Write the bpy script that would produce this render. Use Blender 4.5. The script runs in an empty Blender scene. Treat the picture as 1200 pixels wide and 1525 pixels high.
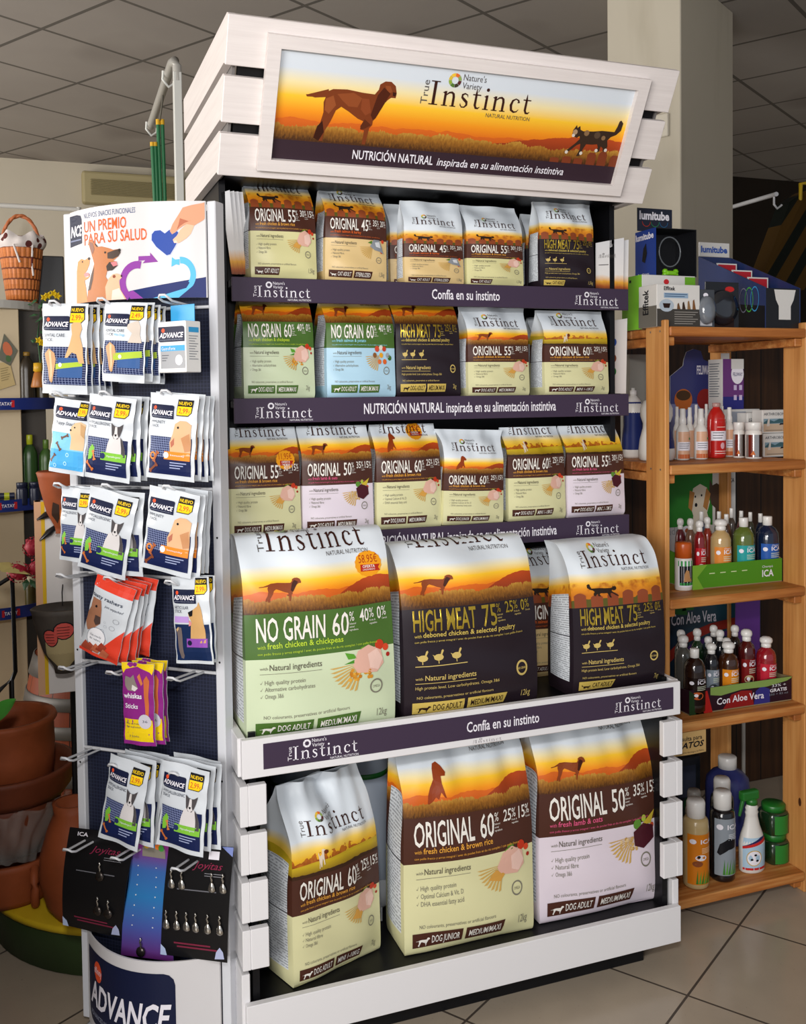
import bpy, bmesh, math, random
from mathutils import Vector, Matrix
from mathutils.geometry import tessellate_polygon
C = bpy.context.scene.collection
SC = bpy.context.scene
R = math.radians
def hx(s):
    s = s.lstrip('#')
    o = []
    for i in (0, 2, 4):
        c = int(s[i:i+2], 16)/255
        o.append(c/12.92 if c <= .04045 else ((c+.055)/1.055)**2.4)
    return (o[0], o[1], o[2], 1)
# ------------------------------------------------------------------ camera, light, exposure
CP = Vector((-.9386, -2.055, 1.4479)); YAW, PITCH, ROLL, FPX = .3682, .0368, -.0121, 1476.87
SHX, SHY = 21.806, -117.481
cy_, sy_, cp_, sp_ = math.cos(YAW), math.sin(YAW), math.cos(PITCH), math.sin(PITCH)
FW = Vector((sy_*cp_, cy_*cp_, -sp_)); r0 = Vector((cy_, -sy_, 0)); u0 = r0.cross(FW)
RT = math.cos(ROLL)*r0 + math.sin(ROLL)*u0; UP = -math.sin(ROLL)*r0 + math.cos(ROLL)*u0
cd = bpy.data.cameras.new('camera'); cam = bpy.data.objects.new('camera', cd); C.objects.link(cam)
cam.matrix_world = Matrix(((RT.x, UP.x, -FW.x, CP.x), (RT.y, UP.y, -FW.y, CP.y), (RT.z, UP.z, -FW.z, CP.z), (0, 0, 0, 1)))
cd.sensor_fit = 'VERTICAL'; cd.sensor_height = 36; cd.lens = 36*FPX/1525
cd.shift_x = -SHX/1525; cd.shift_y = SHY/1525; cd.clip_start = .02
SC.camera = cam
W = bpy.data.worlds.new('world'); SC.world = W; W.use_nodes = True
W.node_tree.nodes['Background'].inputs[0].default_value = (.80, .87, 1, 1)
W.node_tree.nodes['Background'].inputs[1].default_value = .46
def area(name, loc, target, sx, sy, power, col):
    l = bpy.data.lights.new(name, 'AREA'); l.shape = 'RECTANGLE'; l.size = sx; l.size_y = sy; l.energy = power; l.color = col
    o = bpy.data.objects.new(name, l); C.objects.link(o); o.location = loc
    o.rotation_euler = (Vector(target)-Vector(loc)).to_track_quat('-Z', 'Y').to_euler(); return o
area('shop_window_daylight', (-3.3, -3.2, 1.8), (-.3, .2, 1.1), 2.4, 2.0, 150, (1, .97, .94))
area('side_window_daylight', (-5.0, 2.2, 1.7), (0, 2.6, 1.5), 3.2, 2.2, 215, (1, .97, .93))
area('camera_flash', (-1.0, -2.15, 1.9), (0, .3, 1.15), .16, .12, 24, (1, .97, .95))
SC.view_settings.view_transform = 'Standard'; SC.view_settings.look = 'None'
SC.view_settings.exposure = 0; SC.view_settings.gamma = 1; SC.view_settings.use_curve_mapping = False
# ------------------------------------------------------------------ pixel of the photograph -> point on a real plane
def ray(px, py): return RT*((px-600-SHX)/FPX) - UP*((py-762.5-SHY)/FPX) + FW
def at(px, py, Y):
    d = ray(px, py); return CP + d*((Y-CP.y)/d.y)
def atz(px, py, Z):
    d = ray(px, py); return CP + d*((Z-CP.z)/d.z)
def atx(px, py, X):
    d = ray(px, py); return CP + d*((X-CP.x)/d.x)
# ------------------------------------------------------------------ materials
MATS = {}
def mat(name, col, rough=.5, metal=0., spec=.5, trans=0., alpha=1., emit=None, bump=0., bscale=40., coat=0.):
    if name in MATS: return MATS[name]
    m = bpy.data.materials.new(name); m.use_nodes = True; nt = m.node_tree; b = nt.nodes['Principled BSDF']
    if isinstance(col, str): col = hx(col)
    b.inputs['Base Color'].default_value = col; b.inputs['Roughness'].default_value = rough; b.inputs['Metallic'].default_value = metal
    b.inputs['Specular IOR Level'].default_value = spec; b.inputs['Transmission Weight'].default_value = trans
    b.inputs['Alpha'].default_value = alpha; b.inputs['Coat Weight'].default_value = coat
    if emit: b.inputs['Emission Color'].default_value = col; b.inputs['Emission Strength'].default_value = emit
    if bump:
        t = nt.nodes.new('ShaderNodeTexCoord'); n = nt.nodes.new('ShaderNodeTexNoise'); n.inputs['Scale'].default_value = bscale
        bp = nt.nodes.new('ShaderNodeBump'); bp.inputs['Strength'].default_value = bump; bp.inputs['Distance'].default_value = .01
        nt.links.new(t.outputs['Object'], n.inputs['Vector']); nt.links.new(n.outputs['Fac'], bp.inputs['Height'])
        nt.links.new(bp.outputs['Normal'], b.inputs['Normal'])
    MATS[name] = m; return m
class NG:
    """small wrapper to write node trees as expressions"""
    def __init__(s, name, rough=.5, spec=.5):
        s.m = bpy.data.materials.new(name); s.m.use_nodes = True; s.t = s.m.node_tree; s.b = s.t.nodes['Principled BSDF']
        s.b.inputs['Roughness'].default_value = rough; s.b.inputs['Specular IOR Level'].default_value = spec; MATS[name] = s.m
    def new(s, ty, **k):
        n = s.t.nodes.new(ty)
        for a, v in k.items(): setattr(n, a, v)
        return n
    def put(s, sock, v):
        if hasattr(v, 'is_output'): s.t.links.new(v, sock)
        else: sock.default_value = v
    def mth(s, op, a, b=0., c=0.):
        n = s.new('ShaderNodeMath', operation=op); s.put(n.inputs[0], a); s.put(n.inputs[1], b); s.put(n.inputs[2], c); return n.outputs[0]
    def uv(s):
        n = s.new('ShaderNodeUVMap'); q = s.new('ShaderNodeSeparateXYZ'); s.t.links.new(n.outputs[0], q.inputs[0]); return q.outputs[0], q.outputs[1]
    def obj(s):
        n = s.new('ShaderNodeTexCoord'); q = s.new('ShaderNodeSeparateXYZ'); s.t.links.new(n.outputs['Object'], q.inputs[0]); return n.outputs['Object'], q.outputs
    def gen(s):
        g = s.new('ShaderNodeNewGeometry'); q = s.new('ShaderNodeSeparateXYZ'); s.t.links.new(g.outputs['Position'], q.inputs[0]); return g.outputs['Position'], q.outputs
    def vec(s, x, y, z=0.):
        n = s.new('ShaderNodeCombineXYZ'); s.put(n.inputs[0], x); s.put(n.inputs[1], y); s.put(n.inputs[2], z); return n.outputs[0]
    def noise(s, v, sc, det=3., rough=.5):
        n = s.new('ShaderNodeTexNoise'); s.put(n.inputs['Vector'], v); n.inputs['Scale'].default_value = sc; n.inputs['Detail'].default_value = det
        n.inputs['Roughness'].default_value = rough; return n.outputs['Fac']
    def mix(s, f, a, b):
        n = s.new('ShaderNodeMix', data_type='RGBA'); s.put(n.inputs[0], f); s.put(n.inputs[6], a); s.put(n.inputs[7], b); return n.outputs[2]
    def ramp(s, f, stops):
        n = s.new('ShaderNodeValToRGB'); e = n.color_ramp.elements
        while len(e) < len(stops): e.new(.5)
        for k, (p, c) in enumerate(stops): e[k].position = p; e[k].color = hx(c) if isinstance(c, str) else c
        s.put(n.inputs[0], f); return n.outputs[0]
    def rng(s, v, a, b, c=0., d=1.):
        n = s.new('ShaderNodeMapRange'); s.put(n.inputs[0], v); s.put(n.inputs[1], a); s.put(n.inputs[2], b); s.put(n.inputs[3], c); s.put(n.inputs[4], d); return n.outputs[0]
    def lt(s, a, b): return s.mth('LESS_THAN', a, b)
    def gt(s, a, b): return s.mth('GREATER_THAN', a, b)
    def bump(s, h, st=.2, dist=.01):
        n = s.new('ShaderNodeBump'); n.inputs['Strength'].default_value = st; n.inputs['Distance'].default_value = dist
        s.put(n.inputs['Height'], h); s.t.links.new(n.outputs[0], s.b.inputs['Normal'])
    def col(s, c): s.put(s.b.inputs['Base Color'], c); return s.m
def ink(c, rough=.45, metal=0., spec=.18): return mat('ink_'+c+('_m' if metal else ''), c, rough, metal, spec)
# ------------------------------------------------------------------ mesh building
class MB:
    def __init__(s): s.v = []; s.f = []; s.m = []; s.sm = []; s.u = []; s.mats = []
    def mi(s, m):
        if m not in s.mats: s.mats.append(m)
        return s.mats.index(m)
    def add(s, vs, fs, m, smooth=False, uvs=None, M=None):
        o = len(s.v); k = s.mi(m)
        if M is not None: vs = [M @ Vector(p) for p in vs]
        s.v += [tuple(p) for p in vs]
        for f in fs:
            s.f.append([i+o for i in f]); s.m.append(k); s.sm.append(smooth); s.u.append([uvs[i] for i in f] if uvs else None)
        return s
    def box(s, lo, hi, m, bev=0., M=None, seg=1):
        lo, hi = Vector(lo), Vector(hi); b = bmesh.new(); bmesh.ops.create_cube(b, size=1)
        for v in b.verts: v.co = Vector([lo[i]+(v.co[i]+.5)*(hi[i]-lo[i]) for i in range(3)])
        if bev > 0: bmesh.ops.bevel(b, geom=list(b.edges), offset=min(bev, .49*min(abs(hi[i]-lo[i]) for i in range(3))), segments=seg, profile=.5, affect='EDGES')
        b.verts.index_update()
        s.add([v.co.copy() for v in b.verts], [[v.index for v in f.verts] for f in b.faces], m, False, None, M); b.free(); return s
    def lathe(s, prof, m, c=(0, 0, 0), seg=24, smooth=True, sx=1., sy=1., M=None, uvs=False, close=True, expo=None):
        n = len(prof); vs = []; fs = []; uu = []
        for k in range(seg+1):
            a = 2*math.pi*k/seg; ca, sa = math.cos(a), math.sin(a)
            if expo:
                q = (abs(ca)**expo+abs(sa)**expo)**(-1/expo); ca *= q; sa *= q
            for i, (r, z) in enumerate(prof): vs.append((c[0]+r*ca*sx, c[1]+r*sa*sy, c[2]+z)); uu.append((k/seg, i/(n-1)))
        for k in range(seg):
            for i in range(n-1):
                fs.append([k*n+i, (k+1)*n+i, (k+1)*n+i+1, k*n+i+1])
        s.add(vs, fs, m, smooth, uu if uvs else None, M)
        if close:
            for i, fl in ((0, True), (n-1, False)):
                if prof[i][0] > 1e-5:
                    lp = [vs[k*n+i] for k in range(seg)]
                    s.add(lp, [list(range(seg))[::-1] if fl else list(range(seg))], m, False, [(0, 0)]*seg if uvs else None, M)
        return s
    def tube(s, pts, r, m, seg=8, smooth=True, M=None, caps=True):
        pts = [Vector(p) for p in pts]; n = len(pts); vs = []; fs = []; up = Vector((.123, .345, .93)).normalized()
        for i, p in enumerate(pts):
            t = (pts[min(i+1, n-1)]-pts[max(i-1, 0)]).normalized(); a = t.cross(up)
            if a.length < .1: a = t.cross(Vector((1, 0, 0)))
            a.normalize(); b = t.cross(a); rr = r[i] if isinstance(r, (list, tuple)) else r
            for k in range(seg):
                q = 2*math.pi*k/seg; vs.append(p+a*(rr*math.cos(q))+b*(rr*math.sin(q)))
        for i in range(n-1):
            for k in range(seg):
                k2 = (k+1) % seg; fs.append([i*seg+k, i*seg+k2, (i+1)*seg+k2, (i+1)*seg+k])
        s.add(vs, fs, m, smooth, None, M)
        if caps:
            s.add(vs[:seg], [list(range(seg))[::-1]], m, False, None, M); s.add(vs[-seg:], [list(range(seg))], m, False, None, M)
        return s
    def grid(s, fn, nu, nv, m, smooth=True, uvf=None, flip=False):
        vs = []; uu = []; fs = []
        for j in range(nv+1):
            for i in range(nu+1):
                u, v = i/nu, j/nv; vs.append(fn(u, v)); uu.append(uvf(u, v) if uvf else (u, v))
        for j in range(nv):
            for i in range(nu):
                q = [j*(nu+1)+i, j*(nu+1)+i+1, (j+1)*(nu+1)+i+1, (j+1)*(nu+1)+i]; fs.append(q[::-1] if flip else q)
        return s.add(vs, fs, m, smooth, uu)
    # printed shapes: 2D outlines laid on a surface S(u, v, off)
    def laid(s, P2, T, S, m, off, lim=.032):
        """triangles in (u, v), split until they are small enough to follow the surface"""
        P2 = list(P2); out = []; st = [tuple(t) for t in T]; mid = {}
        while st:
            t = st.pop(); e = max(((abs(P2[t[i]][0]-P2[t[(i+1) % 3]][0])+abs(P2[t[i]][1]-P2[t[(i+1) % 3]][1]), i) for i in range(3)))
            if e[0] <= lim*1.6: out.append(t); continue
            i = e[1]; p, q, r = t[i], t[(i+1) % 3], t[(i+2) % 3]; k = (min(p, q), max(p, q))
            if k not in mid: mid[k] = len(P2); P2.append(((P2[p][0]+P2[q][0])/2, (P2[p][1]+P2[q][1])/2))
            st += [(p, mid[k], r), (mid[k], q, r)]
        return s.add([S(p[0], p[1], off) for p in P2], [list(t) for t in out], m)
    def poly(s, pts, S, m, off=.0006):
        tri = tessellate_polygon([[Vector((p[0], p[1], 0)) for p in pts]])
        return s.laid(pts, tri, S, m, off)
    def rect(s, S, a, b, c, d, m, off=.0006, n=8, nv=1):
        nv = max(nv, int(abs(d-b)/.05)); n = max(1, min(n, int(abs(c-a)/.04)+1))
        vs = []; fs = []
        for j in range(nv+1):
            for i in range(n+1): vs.append(S(a+(c-a)*i/n, b+(d-b)*j/nv, off))
        for j in range(nv):
            for i in range(n): q = j*(n+1)+i; fs.append([q, q+1, q+n+2, q+n+1])
        return s.add(vs, fs, m)
    def disc(s, S, u, v, ru, rv, m, off=.0008, n=16, a0=0., a1=360., inner=0.):
        vs = []; fs = []
        for k in range(n+1):
            a = R(a0+(a1-a0)*k/n); vs += [S(u+ru*inner*math.cos(a), v+rv*inner*math.sin(a), off), S(u+ru*math.cos(a), v+rv*math.sin(a), off)]
        for k in range(n): fs.append([2*k, 2*k+1, 2*k+3, 2*k+2])
        return s.add(vs, fs, m)
    def text(s, S, body, u, v, du, dv, m, off=.001, bold=0., shear=0., rot=False, arc=0.):
        V, F, w = glyphs(body, bold)
        out = []
        for x, y in V:
            a = (x+shear*y)/w; b = y
            if arc: b += arc*(1-(2*a-1)**2)
            if rot: out.append((u-du*b, v+dv*a))
            else: out.append((u+du*a, v+dv*b))
        T = []
        for f in F: T += [(f[0], f[i], f[i+1]) for i in range(1, len(f)-1)]
        return s.laid(out, T, S, m, off)
    def serif(s, S, body, u, v, du, dv, m, off=.001):
        Q = []; x = 0
        for ch in body:
            q, adv = SERIF[ch]; Q += [[(p[0]+x, p[1]) for p in f] for f in q]; x += adv+.085
        for f in Q: s.laid([(u+du*p[0]/x, v+dv*p[1]) for p in f], [(0, i, i+1) for i in range(1, len(f)-1)], S, m, off, .03)
        return s
    def mesh(s, name):
        me = bpy.data.meshes.new(name); me.from_pydata(s.v, [], s.f)
        for m in s.mats: me.materials.append(m)
        me.polygons.foreach_set('material_index', s.m); me.polygons.foreach_set('use_smooth', s.sm)
        if any(u is not None for u in s.u):
            l = me.uv_layers.new(name='UVMap'); d = []
            for f, u in zip(s.f, s.u):
                for i in range(len(f)): d += list(u[i]) if u else [.5, .5]
            l.data.foreach_set('uv', d)
        me.update(); return me
    def build(s, name, parent=None, M=None):
        o = bpy.data.objects.new(name, s.mesh(name)); C.objects.link(o)
        if M is not None: o.matrix_world = M
        if parent: o.parent = parent
        return o
GC = {}
def glyphs(body, bold=0.):
    k = (body, bold)
    if k not in GC:
        c = bpy.data.curves.new('lettering', 'FONT'); c.body = body; c.size = 1.0; c.resolution_u = 2; c.offset = bold
        o = bpy.data.objects.new('lettering', c); C.objects.link(o)
        me = o.to_mesh(); V = [(v.co.x, v.co.y) for v in me.vertices]; F = [list(p.vertices) for p in me.polygons]
        o.to_mesh_clear(); bpy.data.objects.remove(o); bpy.data.curves.remove(c)
        x0 = min((p[0] for p in V), default=0); x1 = max((p[0] for p in V), default=1)
        cap = CAPH[0]
        GC[k] = ([((x-x0), y/cap) for x, y in V], F, max(x1-x0, .01))
    return GC[k]
CAPH = [1.]
glyphs('H'); CAPH[0] = max(p[1] for p in GC[('H', 0.)][0]); GC.clear()
def _st(pts, ws):
    q = []; L = []
    for i, p in enumerate(pts):
        a = pts[max(i-1, 0)]; b = pts[min(i+1, len(pts)-1)]; dx, dy = b[0]-a[0], b[1]-a[1]; l = math.hypot(dx, dy) or 1
        w = ws[i]/2; L.append(((p[0]-dy/l*w, p[1]+dx/l*w), (p[0]+dy/l*w, p[1]-dx/l*w)))
    for a, b in zip(L, L[1:]): q.append([a[0], a[1], b[1], b[0]])
    return q
def _rc(a, b, c, d): return [[(a, b), (c, b), (c, d), (a, d)]]
_circ = [[(.135+.075*math.cos(k*math.pi/6), .85+.075*math.sin(k*math.pi/6)) for k in range(12)]]
SERIF = {
    'I': (_rc(.14, 0, .27, 1)+_rc(0, 0, .41, .045)+_rc(0, .955, .41, 1), .50),
    'n': (_rc(.08, 0, .19, .62)+_rc(0, 0, .28, .04)+[[(0, .56), (.08, .52), (.19, .64)]]+_st([(.17, .46), (.30, .57), (.42, .59), (.50, .53), (.53, .40)], [.04, .07, .09, .11, .11])+_rc(.475, 0, .585, .42)+_rc(.40, 0, .67, .04), .74),
    's': (_st([(.36, .46), (.34, .55), (.21, .60), (.10, .54), (.10, .43), (.21, .34), (.33, .25), (.35, .13), (.26, .03), (.13, .02), (.06, .10), (.05, .17)], [.02, .05, .06, .09, .10, .12, .12, .09, .06, .05, .05, .02]), .48),
    't': (_st([(.17, .84), (.18, .60), (.18, .15), (.24, .04), (.34, .03), (.42, .10)], [.02, .10, .11, .10, .07, .02])+_rc(.02, .57, .40, .62), .47),
    'i': (_rc(.08, 0, .19, .62)+_rc(0, 0, .28, .04)+[[(0, .56), (.08, .52), (.19, .64)]]+_circ, .34),
    'c': (_st([(.45, .44), (.42, .55), (.29, .60), (.15, .52), (.09, .32), (.14, .11), (.28, .03), (.41, .06), (.49, .16)], [.12, .07, .05, .09, .12, .11, .08, .05, .02]), .55)}
# ------------------------------------------------------------------ scene bookkeeping
def tag(o, label=None, cat=None, group=None, kind=None):
    if label: o['label'] = label
    if cat: o['category'] = cat
    if group: o['group'] = group
    if kind: o['kind'] = kind
    return o
def empty(name, loc, rz=0., label=None, cat=None, group=None, M=None):
    o = bpy.data.objects.new(name, None); C.objects.link(o); o.empty_display_size = .05
    if M is not None: o.matrix_world = M
    else: o.location = loc; o.rotation_euler = (0, 0, rz)
    return tag(o, label, cat, group)
def struct(o): o['kind'] = 'structure'; return o
def place(loc, rz=0., rx=0., ry=0.): return Matrix.Translation(Vector(loc)) @ Matrix.Rotation(rz, 4, 'Z') @ Matrix.Rotation(rx, 4, 'X') @ Matrix.Rotation(ry, 4, 'Y')
def dup(o, parent=None, M=None):
    c = o.copy(); C.objects.link(c)
    for k in o.children:
        d = dup(k); d.parent = c
    if parent: c.parent = parent
    if M is not None: c.matrix_world = M
    return c
def sst(a, b, x):
    t = min(1, max(0, (x-a)/(b-a))); return t*t*(3-2*t)
def interp(tab, v):
    for (a, *p), (b, *q) in zip(tab, tab[1:]):
        if v <= b:
            t = (v-a)/(b-a); return [x+(y-x)*t for x, y in zip(p, q)]
    return list(tab[-1][1:])
def smooth_tab(tab, n=40):
    """resample a sparse table (v, ...) with Catmull-Rom so outlines stay round"""
    out = []; L = len(tab)
    for k in range(n+1):
        v = tab[0][0]+(tab[-1][0]-tab[0][0])*k/n; i = 0
        while i < L-2 and v > tab[i+1][0]: i += 1
        t = (v-tab[i][0])/(tab[i+1][0]-tab[i][0]); p1, p2 = tab[i], tab[i+1]; row = [v]
        for j in range(1, len(p1)):
            def sl(a, b): return (tab[b][j]-tab[a][j])/(tab[b][0]-tab[a][0])
            h = p2[0]-p1[0]; m1 = sl(max(i-1, 0), i+1)*h; m2 = sl(i, min(i+2, L-1))*h
            row.append((2*t**3-3*t*t+1)*p1[j]+(t**3-2*t*t+t)*m1+(-2*t**3+3*t*t)*p2[j]+(t**3-t*t)*m2)
        out.append(row)
    return out
# ------------------------------------------------------------------ the room
ZC = 3.273; CA = R(31.67)
def ceiling_mat():
    g = NG('ceiling_tiles', .9, .2); P, q = g.gen(); c, s = math.cos(CA), math.sin(CA)
    u = g.mth('ADD', g.mth('MULTIPLY', q[0], c), g.mth('MULTIPLY', q[1], s)); v = g.mth('SUBTRACT', g.mth('MULTIPLY', q[1], c), g.mth('MULTIPLY', q[0], s))
    def cell(x, o): return g.mth('ABSOLUTE', g.mth('SUBTRACT', g.mth('FRACT', g.mth('DIVIDE', g.mth('SUBTRACT', x, o-.3), .6)), .5))
    # a grid node lies at world (-.86, 3.206)
    uo = -.86*c+3.206*s; vo = 3.206*c+.86*s
    d = g.mth('MINIMUM', cell(u, uo), cell(v, vo)); bar = g.lt(d, .018)
    n = g.noise(P, 1.3, 4.); st = g.rng(g.noise(P, .9, 2.), .62, .78)
    base = g.mix(n, hx('#98928d'), hx('#aea8a2')); base = g.mix(g.mth('MULTIPLY', st, .5), base, hx('#5e554c'))
    g.col(g.mix(bar, base, hx('#6a6661'))); g.bump(g.mth('MULTIPLY', bar, 1.), .4, .004); return g.m
def floor_mat():
    g = NG('floor_tiles', .16, .45); P, q = g.gen(); a = .5762; c, s = math.cos(a), math.sin(a); T = .385; oz = 1
    u = g.mth('ADD', g.mth('MULTIPLY', q[0], c), g.mth('MULTIPLY', q[1], s)); v = g.mth('SUBTRACT', g.mth('MULTIPLY', q[1], c), g.mth('MULTIPLY', q[0], s))
    uo = .815*c+.105*s; vo = .105*c-.815*s
    def cell(x, o): return g.mth('ABSOLUTE', g.mth('SUBTRACT', g.mth('FRACT', g.mth('DIVIDE', g.mth('SUBTRACT', x, o-T/2), T)), .5))
    d = g.mth('MINIMUM', cell(u, uo), cell(v, vo)); j = g.lt(d, .008)
    n = g.noise(P, 9., 5.); n2 = g.rng(g.noise(P, 160., 2.), .70, .74)
    base = g.mix(n, hx('#9c9080'), hx('#aea08d')); base = g.mix(g.mth('MULTIPLY', n2, .35), base, hx('#5d5247'))
    g.col(g.mix(j, base, hx('#4a4139'))); g.put(g.b.inputs['Roughness'], g.rng(g.mth('ADD', j, g.mth('MULTIPLY', n, .3)), 0., 1.3, .14, .6)); return g.m
def wall_mat(name, a, b, stain='#8c8068'):
    g = NG(name, .85, .2); P, q = g.gen(); n = g.noise(P, 1.1, 5., .6); st = g.rng(g.noise(g.vec(g.mth('MULTIPLY', q[0], 3.), g.mth('MULTIPLY', q[1], 3.), g.mth('MULTIPLY', q[2], .6)), 1.4, 5.), .58, .72)
    c = g.mix(n, hx(a), hx(b)); g.col(g.mix(g.mth('MULTIPLY', st, .45), c, hx(stain))); return g.m
m_ceil, m_floor, m_wall = ceiling_mat(), floor_mat(), wall_mat('wall_paint', '#c9c1b0', '#bbb29f')
RX0, RX1, RY0, RY1 = -5.2, 6.6, -4.6, 6.05
struct(MB().box((RX0, RY0, -.1), (RX1, RY1, 0), m_floor).build('floor'))
struct(MB().box((RX0, RY0, ZC), (RX1, RY1, ZC+.1), m_ceil).build('ceiling'))
struct(MB().box((RX0, RY1, 0), (RX1, RY1+.1, ZC), m_wall).build('wall_back'))
struct(MB().box((RX0-.1, RY0, 0), (RX0, RY1, ZC), m_wall).build('wall_left'))
struct(MB().box((RX1, RY0, 0), (RX1+.1, RY1, ZC), m_wall).build('wall_right'))
struct(MB().box((2.35, 4.85, 0), (RX1-.001, 4.95, ZC-.001), wall_mat('dark_wall', '#2c251f', '#221c17', '#1a1512')).build('wall_partition'))
# the pillar, turned with the ceiling grid
ce = Vector((2.233, 1.897)); di = Vector((math.cos(CA), math.sin(CA))); dj = Vector((-di.y, di.x))
ln = (ce-Vector((atx(1013, 60, 1.6).x, 0))).length
def near_edge():
    d = ray(1013.5, 60); d2 = Vector((d.x, d.y)); o = Vector((CP.x, CP.y))
    den = d2.x*di.y-d2.y*di.x; t = ((ce.x-o.x)*di.y-(ce.y-o.y)*di.x)/den; return o+d2*t
ne = near_edge()
def left_edge():
    d = ray(904, 60); d2 = Vector((d.x, d.y)); o = Vector((CP.x, CP.y)); den = d2.x*dj.y-d2.y*dj.x
    t = ((ne.x-o.x)*dj.y-(ne.y-o.y)*dj.x)/den; return o+d2*t
le = left_edge()
wi, wj = (ce-ne).length, (le-ne).length
pm = wall_mat('pillar_paint', '#c6bfae', '#bab2a1', '#a39a86')
mb = MB(); mb.box((0, 0, 0), (wi, wj, ZC), pm, .004)
PM = Matrix.Translation((ne.x, ne.y, 0)) @ Matrix.Rotation(CA, 4, 'Z')
struct(mb.build('pillar', M=PM))
# socket on the pillar's left face
def onpillar(px, py):
    d = ray(px, py); t = ((ne.x-CP.x)*dj.y-(ne.y-CP.y)*dj.x)/(d.x*dj.y-d.y*dj.x); P = CP+d*t; return PM.inverted() @ P
a = onpillar(988, 170); b = onpillar(996.5, 203)
sm = mat('ivory_plastic', '#cfc8b8', .4)
mb = MB(); mb.box((-.012, min(a.y, b.y), b.z), (0, max(a.y, b.y)+.06, a.z), sm, .004)
o = tag(mb.build('wall_socket', M=PM), 'ivory wall socket on the pillar beside the tilted header board', 'socket')
mb = MB(); mb.box((-.016, min(a.y, b.y)+.02, b.z+.03), (-.012, max(a.y, b.y)+.03, a.z-.03), mat('ivory_dark', '#a8a08e', .5), .002); mb.build('switch_plate', o)
# air vent on the back wall
a, b = at(121, 256, RY1-.05), at(275, 312, RY1-.05)
t = empty('wall_heater', ((a.x+b.x)/2, RY1, b.z), 0, 'beige louvred air unit high on the stained back wall', 'air unit')
w = (b.x-a.x)/2; h = a.z-b.z
mb = MB(); mb.box((-w, -.12, 0), (w, -.001, h), mat('unit_beige', '#a89c74', .6), .02, seg=2); mb.build('housing', t)
mb = MB()
for k in range(9): mb.box((-w+.06, -.135, .06+k*(h-.12)/9), (w-.06, -.12, .06+(k+.6)*(h-.12)/9), mat('unit_slat', '#8f845f', .6), .004)
mb.build('louvre_grille', t)
# ------------------------------------------------------------------ the display unit
def wood_white():
    g = NG('white_wood', .42, .4); P, q = g.obj(); n = g.noise(g.vec(g.mth('MULTIPLY', q[0], 2.), g.mth('MULTIPLY', q[1], 2.), g.mth('MULTIPLY', q[2], 60.)), 2.2, 6., .65)
    g.col(g.mix(g.rng(n, .35, .75), hx('#e4dddA'), hx('#d8d0cd'))); g.bump(n, .12, .002); return g.m
m_ww = wood_white(); m_blk = mat('black_laminate', '#0d0d10', .4, 0, .3); m_pur = mat('aubergine_print', '#3d3044', .45, 0, .3); m_wi = ink('#e9e6ee')
m_lam = mat('white_laminate', '#dfdee0', .35)
US = empty('display_stand', (0, 0, 0), 0, 'large white slatted pet food display stand with black shelves and tilted header', 'display stand')
# black core
mb = MB(); mb.box((-.53, .455, .14), (.53, .475, 2.16), m_blk); mb.build('back_panel', US)
for x in (-.53, .515):
    mb = MB(); mb.box((x, .262, .735), (x+.015, .455, 2.0), m_blk); mb.box((x, .03, .09), (x+.015, .60, .735), m_blk); mb.build('side_panel', US)
SH = [1.722, 1.444, 1.120]
for z in SH:
    mb = MB(); mb.box((-.513, .228, z-.018), (.513, .455, z), m_blk, .002); mb.build('shelf', US)
mb = MB(); mb.box((-.535, .018, .126), (.535, .455, .146), m_blk, .002); mb.build('base_deck', US)
mb = MB(); mb.box((-.48, .06, .0), (.48, .44, .126), m_blk, .002); mb.build('plinth', US)
ZT = .703
mb = MB(); mb.box((-.53, .018, ZT-.014), (.53, .44, ZT), m_blk, .002); mb.build('tray_deck', US)
mb = MB(); mb.box((-.55, 0, .066), (.55, .018, .157), m_lam, .0015); mb.build('base_board', US)
mb = MB(); mb.box((-.55, 0, .646), (.55, .018, .729), m_lam, .0015); mb.build('tray_board', US)
for s in (-1, 1):
    x0, x1 = (-.556, -.538) if s < 0 else (.538, .556)
    mb = MB(); mb.box((x0, .0182, .646), (x1, .455, .729), m_lam, .0015); mb.build('tray_side', US)
    mb = MB(); mb.box((x0, .0182, .066), (x1, .455, .217), m_lam, .0015); mb.build('base_side', US)
    for k in range(4):
        zt = .631-.103*k; mb = MB()
        mb.box((x0, .0, zt-.087), (x1, .455, zt), m_lam, .0015)
        i0, i1 = (x1, -.499) if s < 0 else (.499, x0)
        mb.box((i0, .0, zt-.087), (i1, .018, zt), m_lam, .0015); mb.build('corner_board', US)
    for k in range(9):      # cladding slats of the upper sides
        z1 = 1.905-.13*k
        if z1 < .85: break
        mb = MB(); mb.box((x0, .31, z1-.105), (x1, .475, z1), m_ww, .0015); mb.build('side_slat', US)
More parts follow.
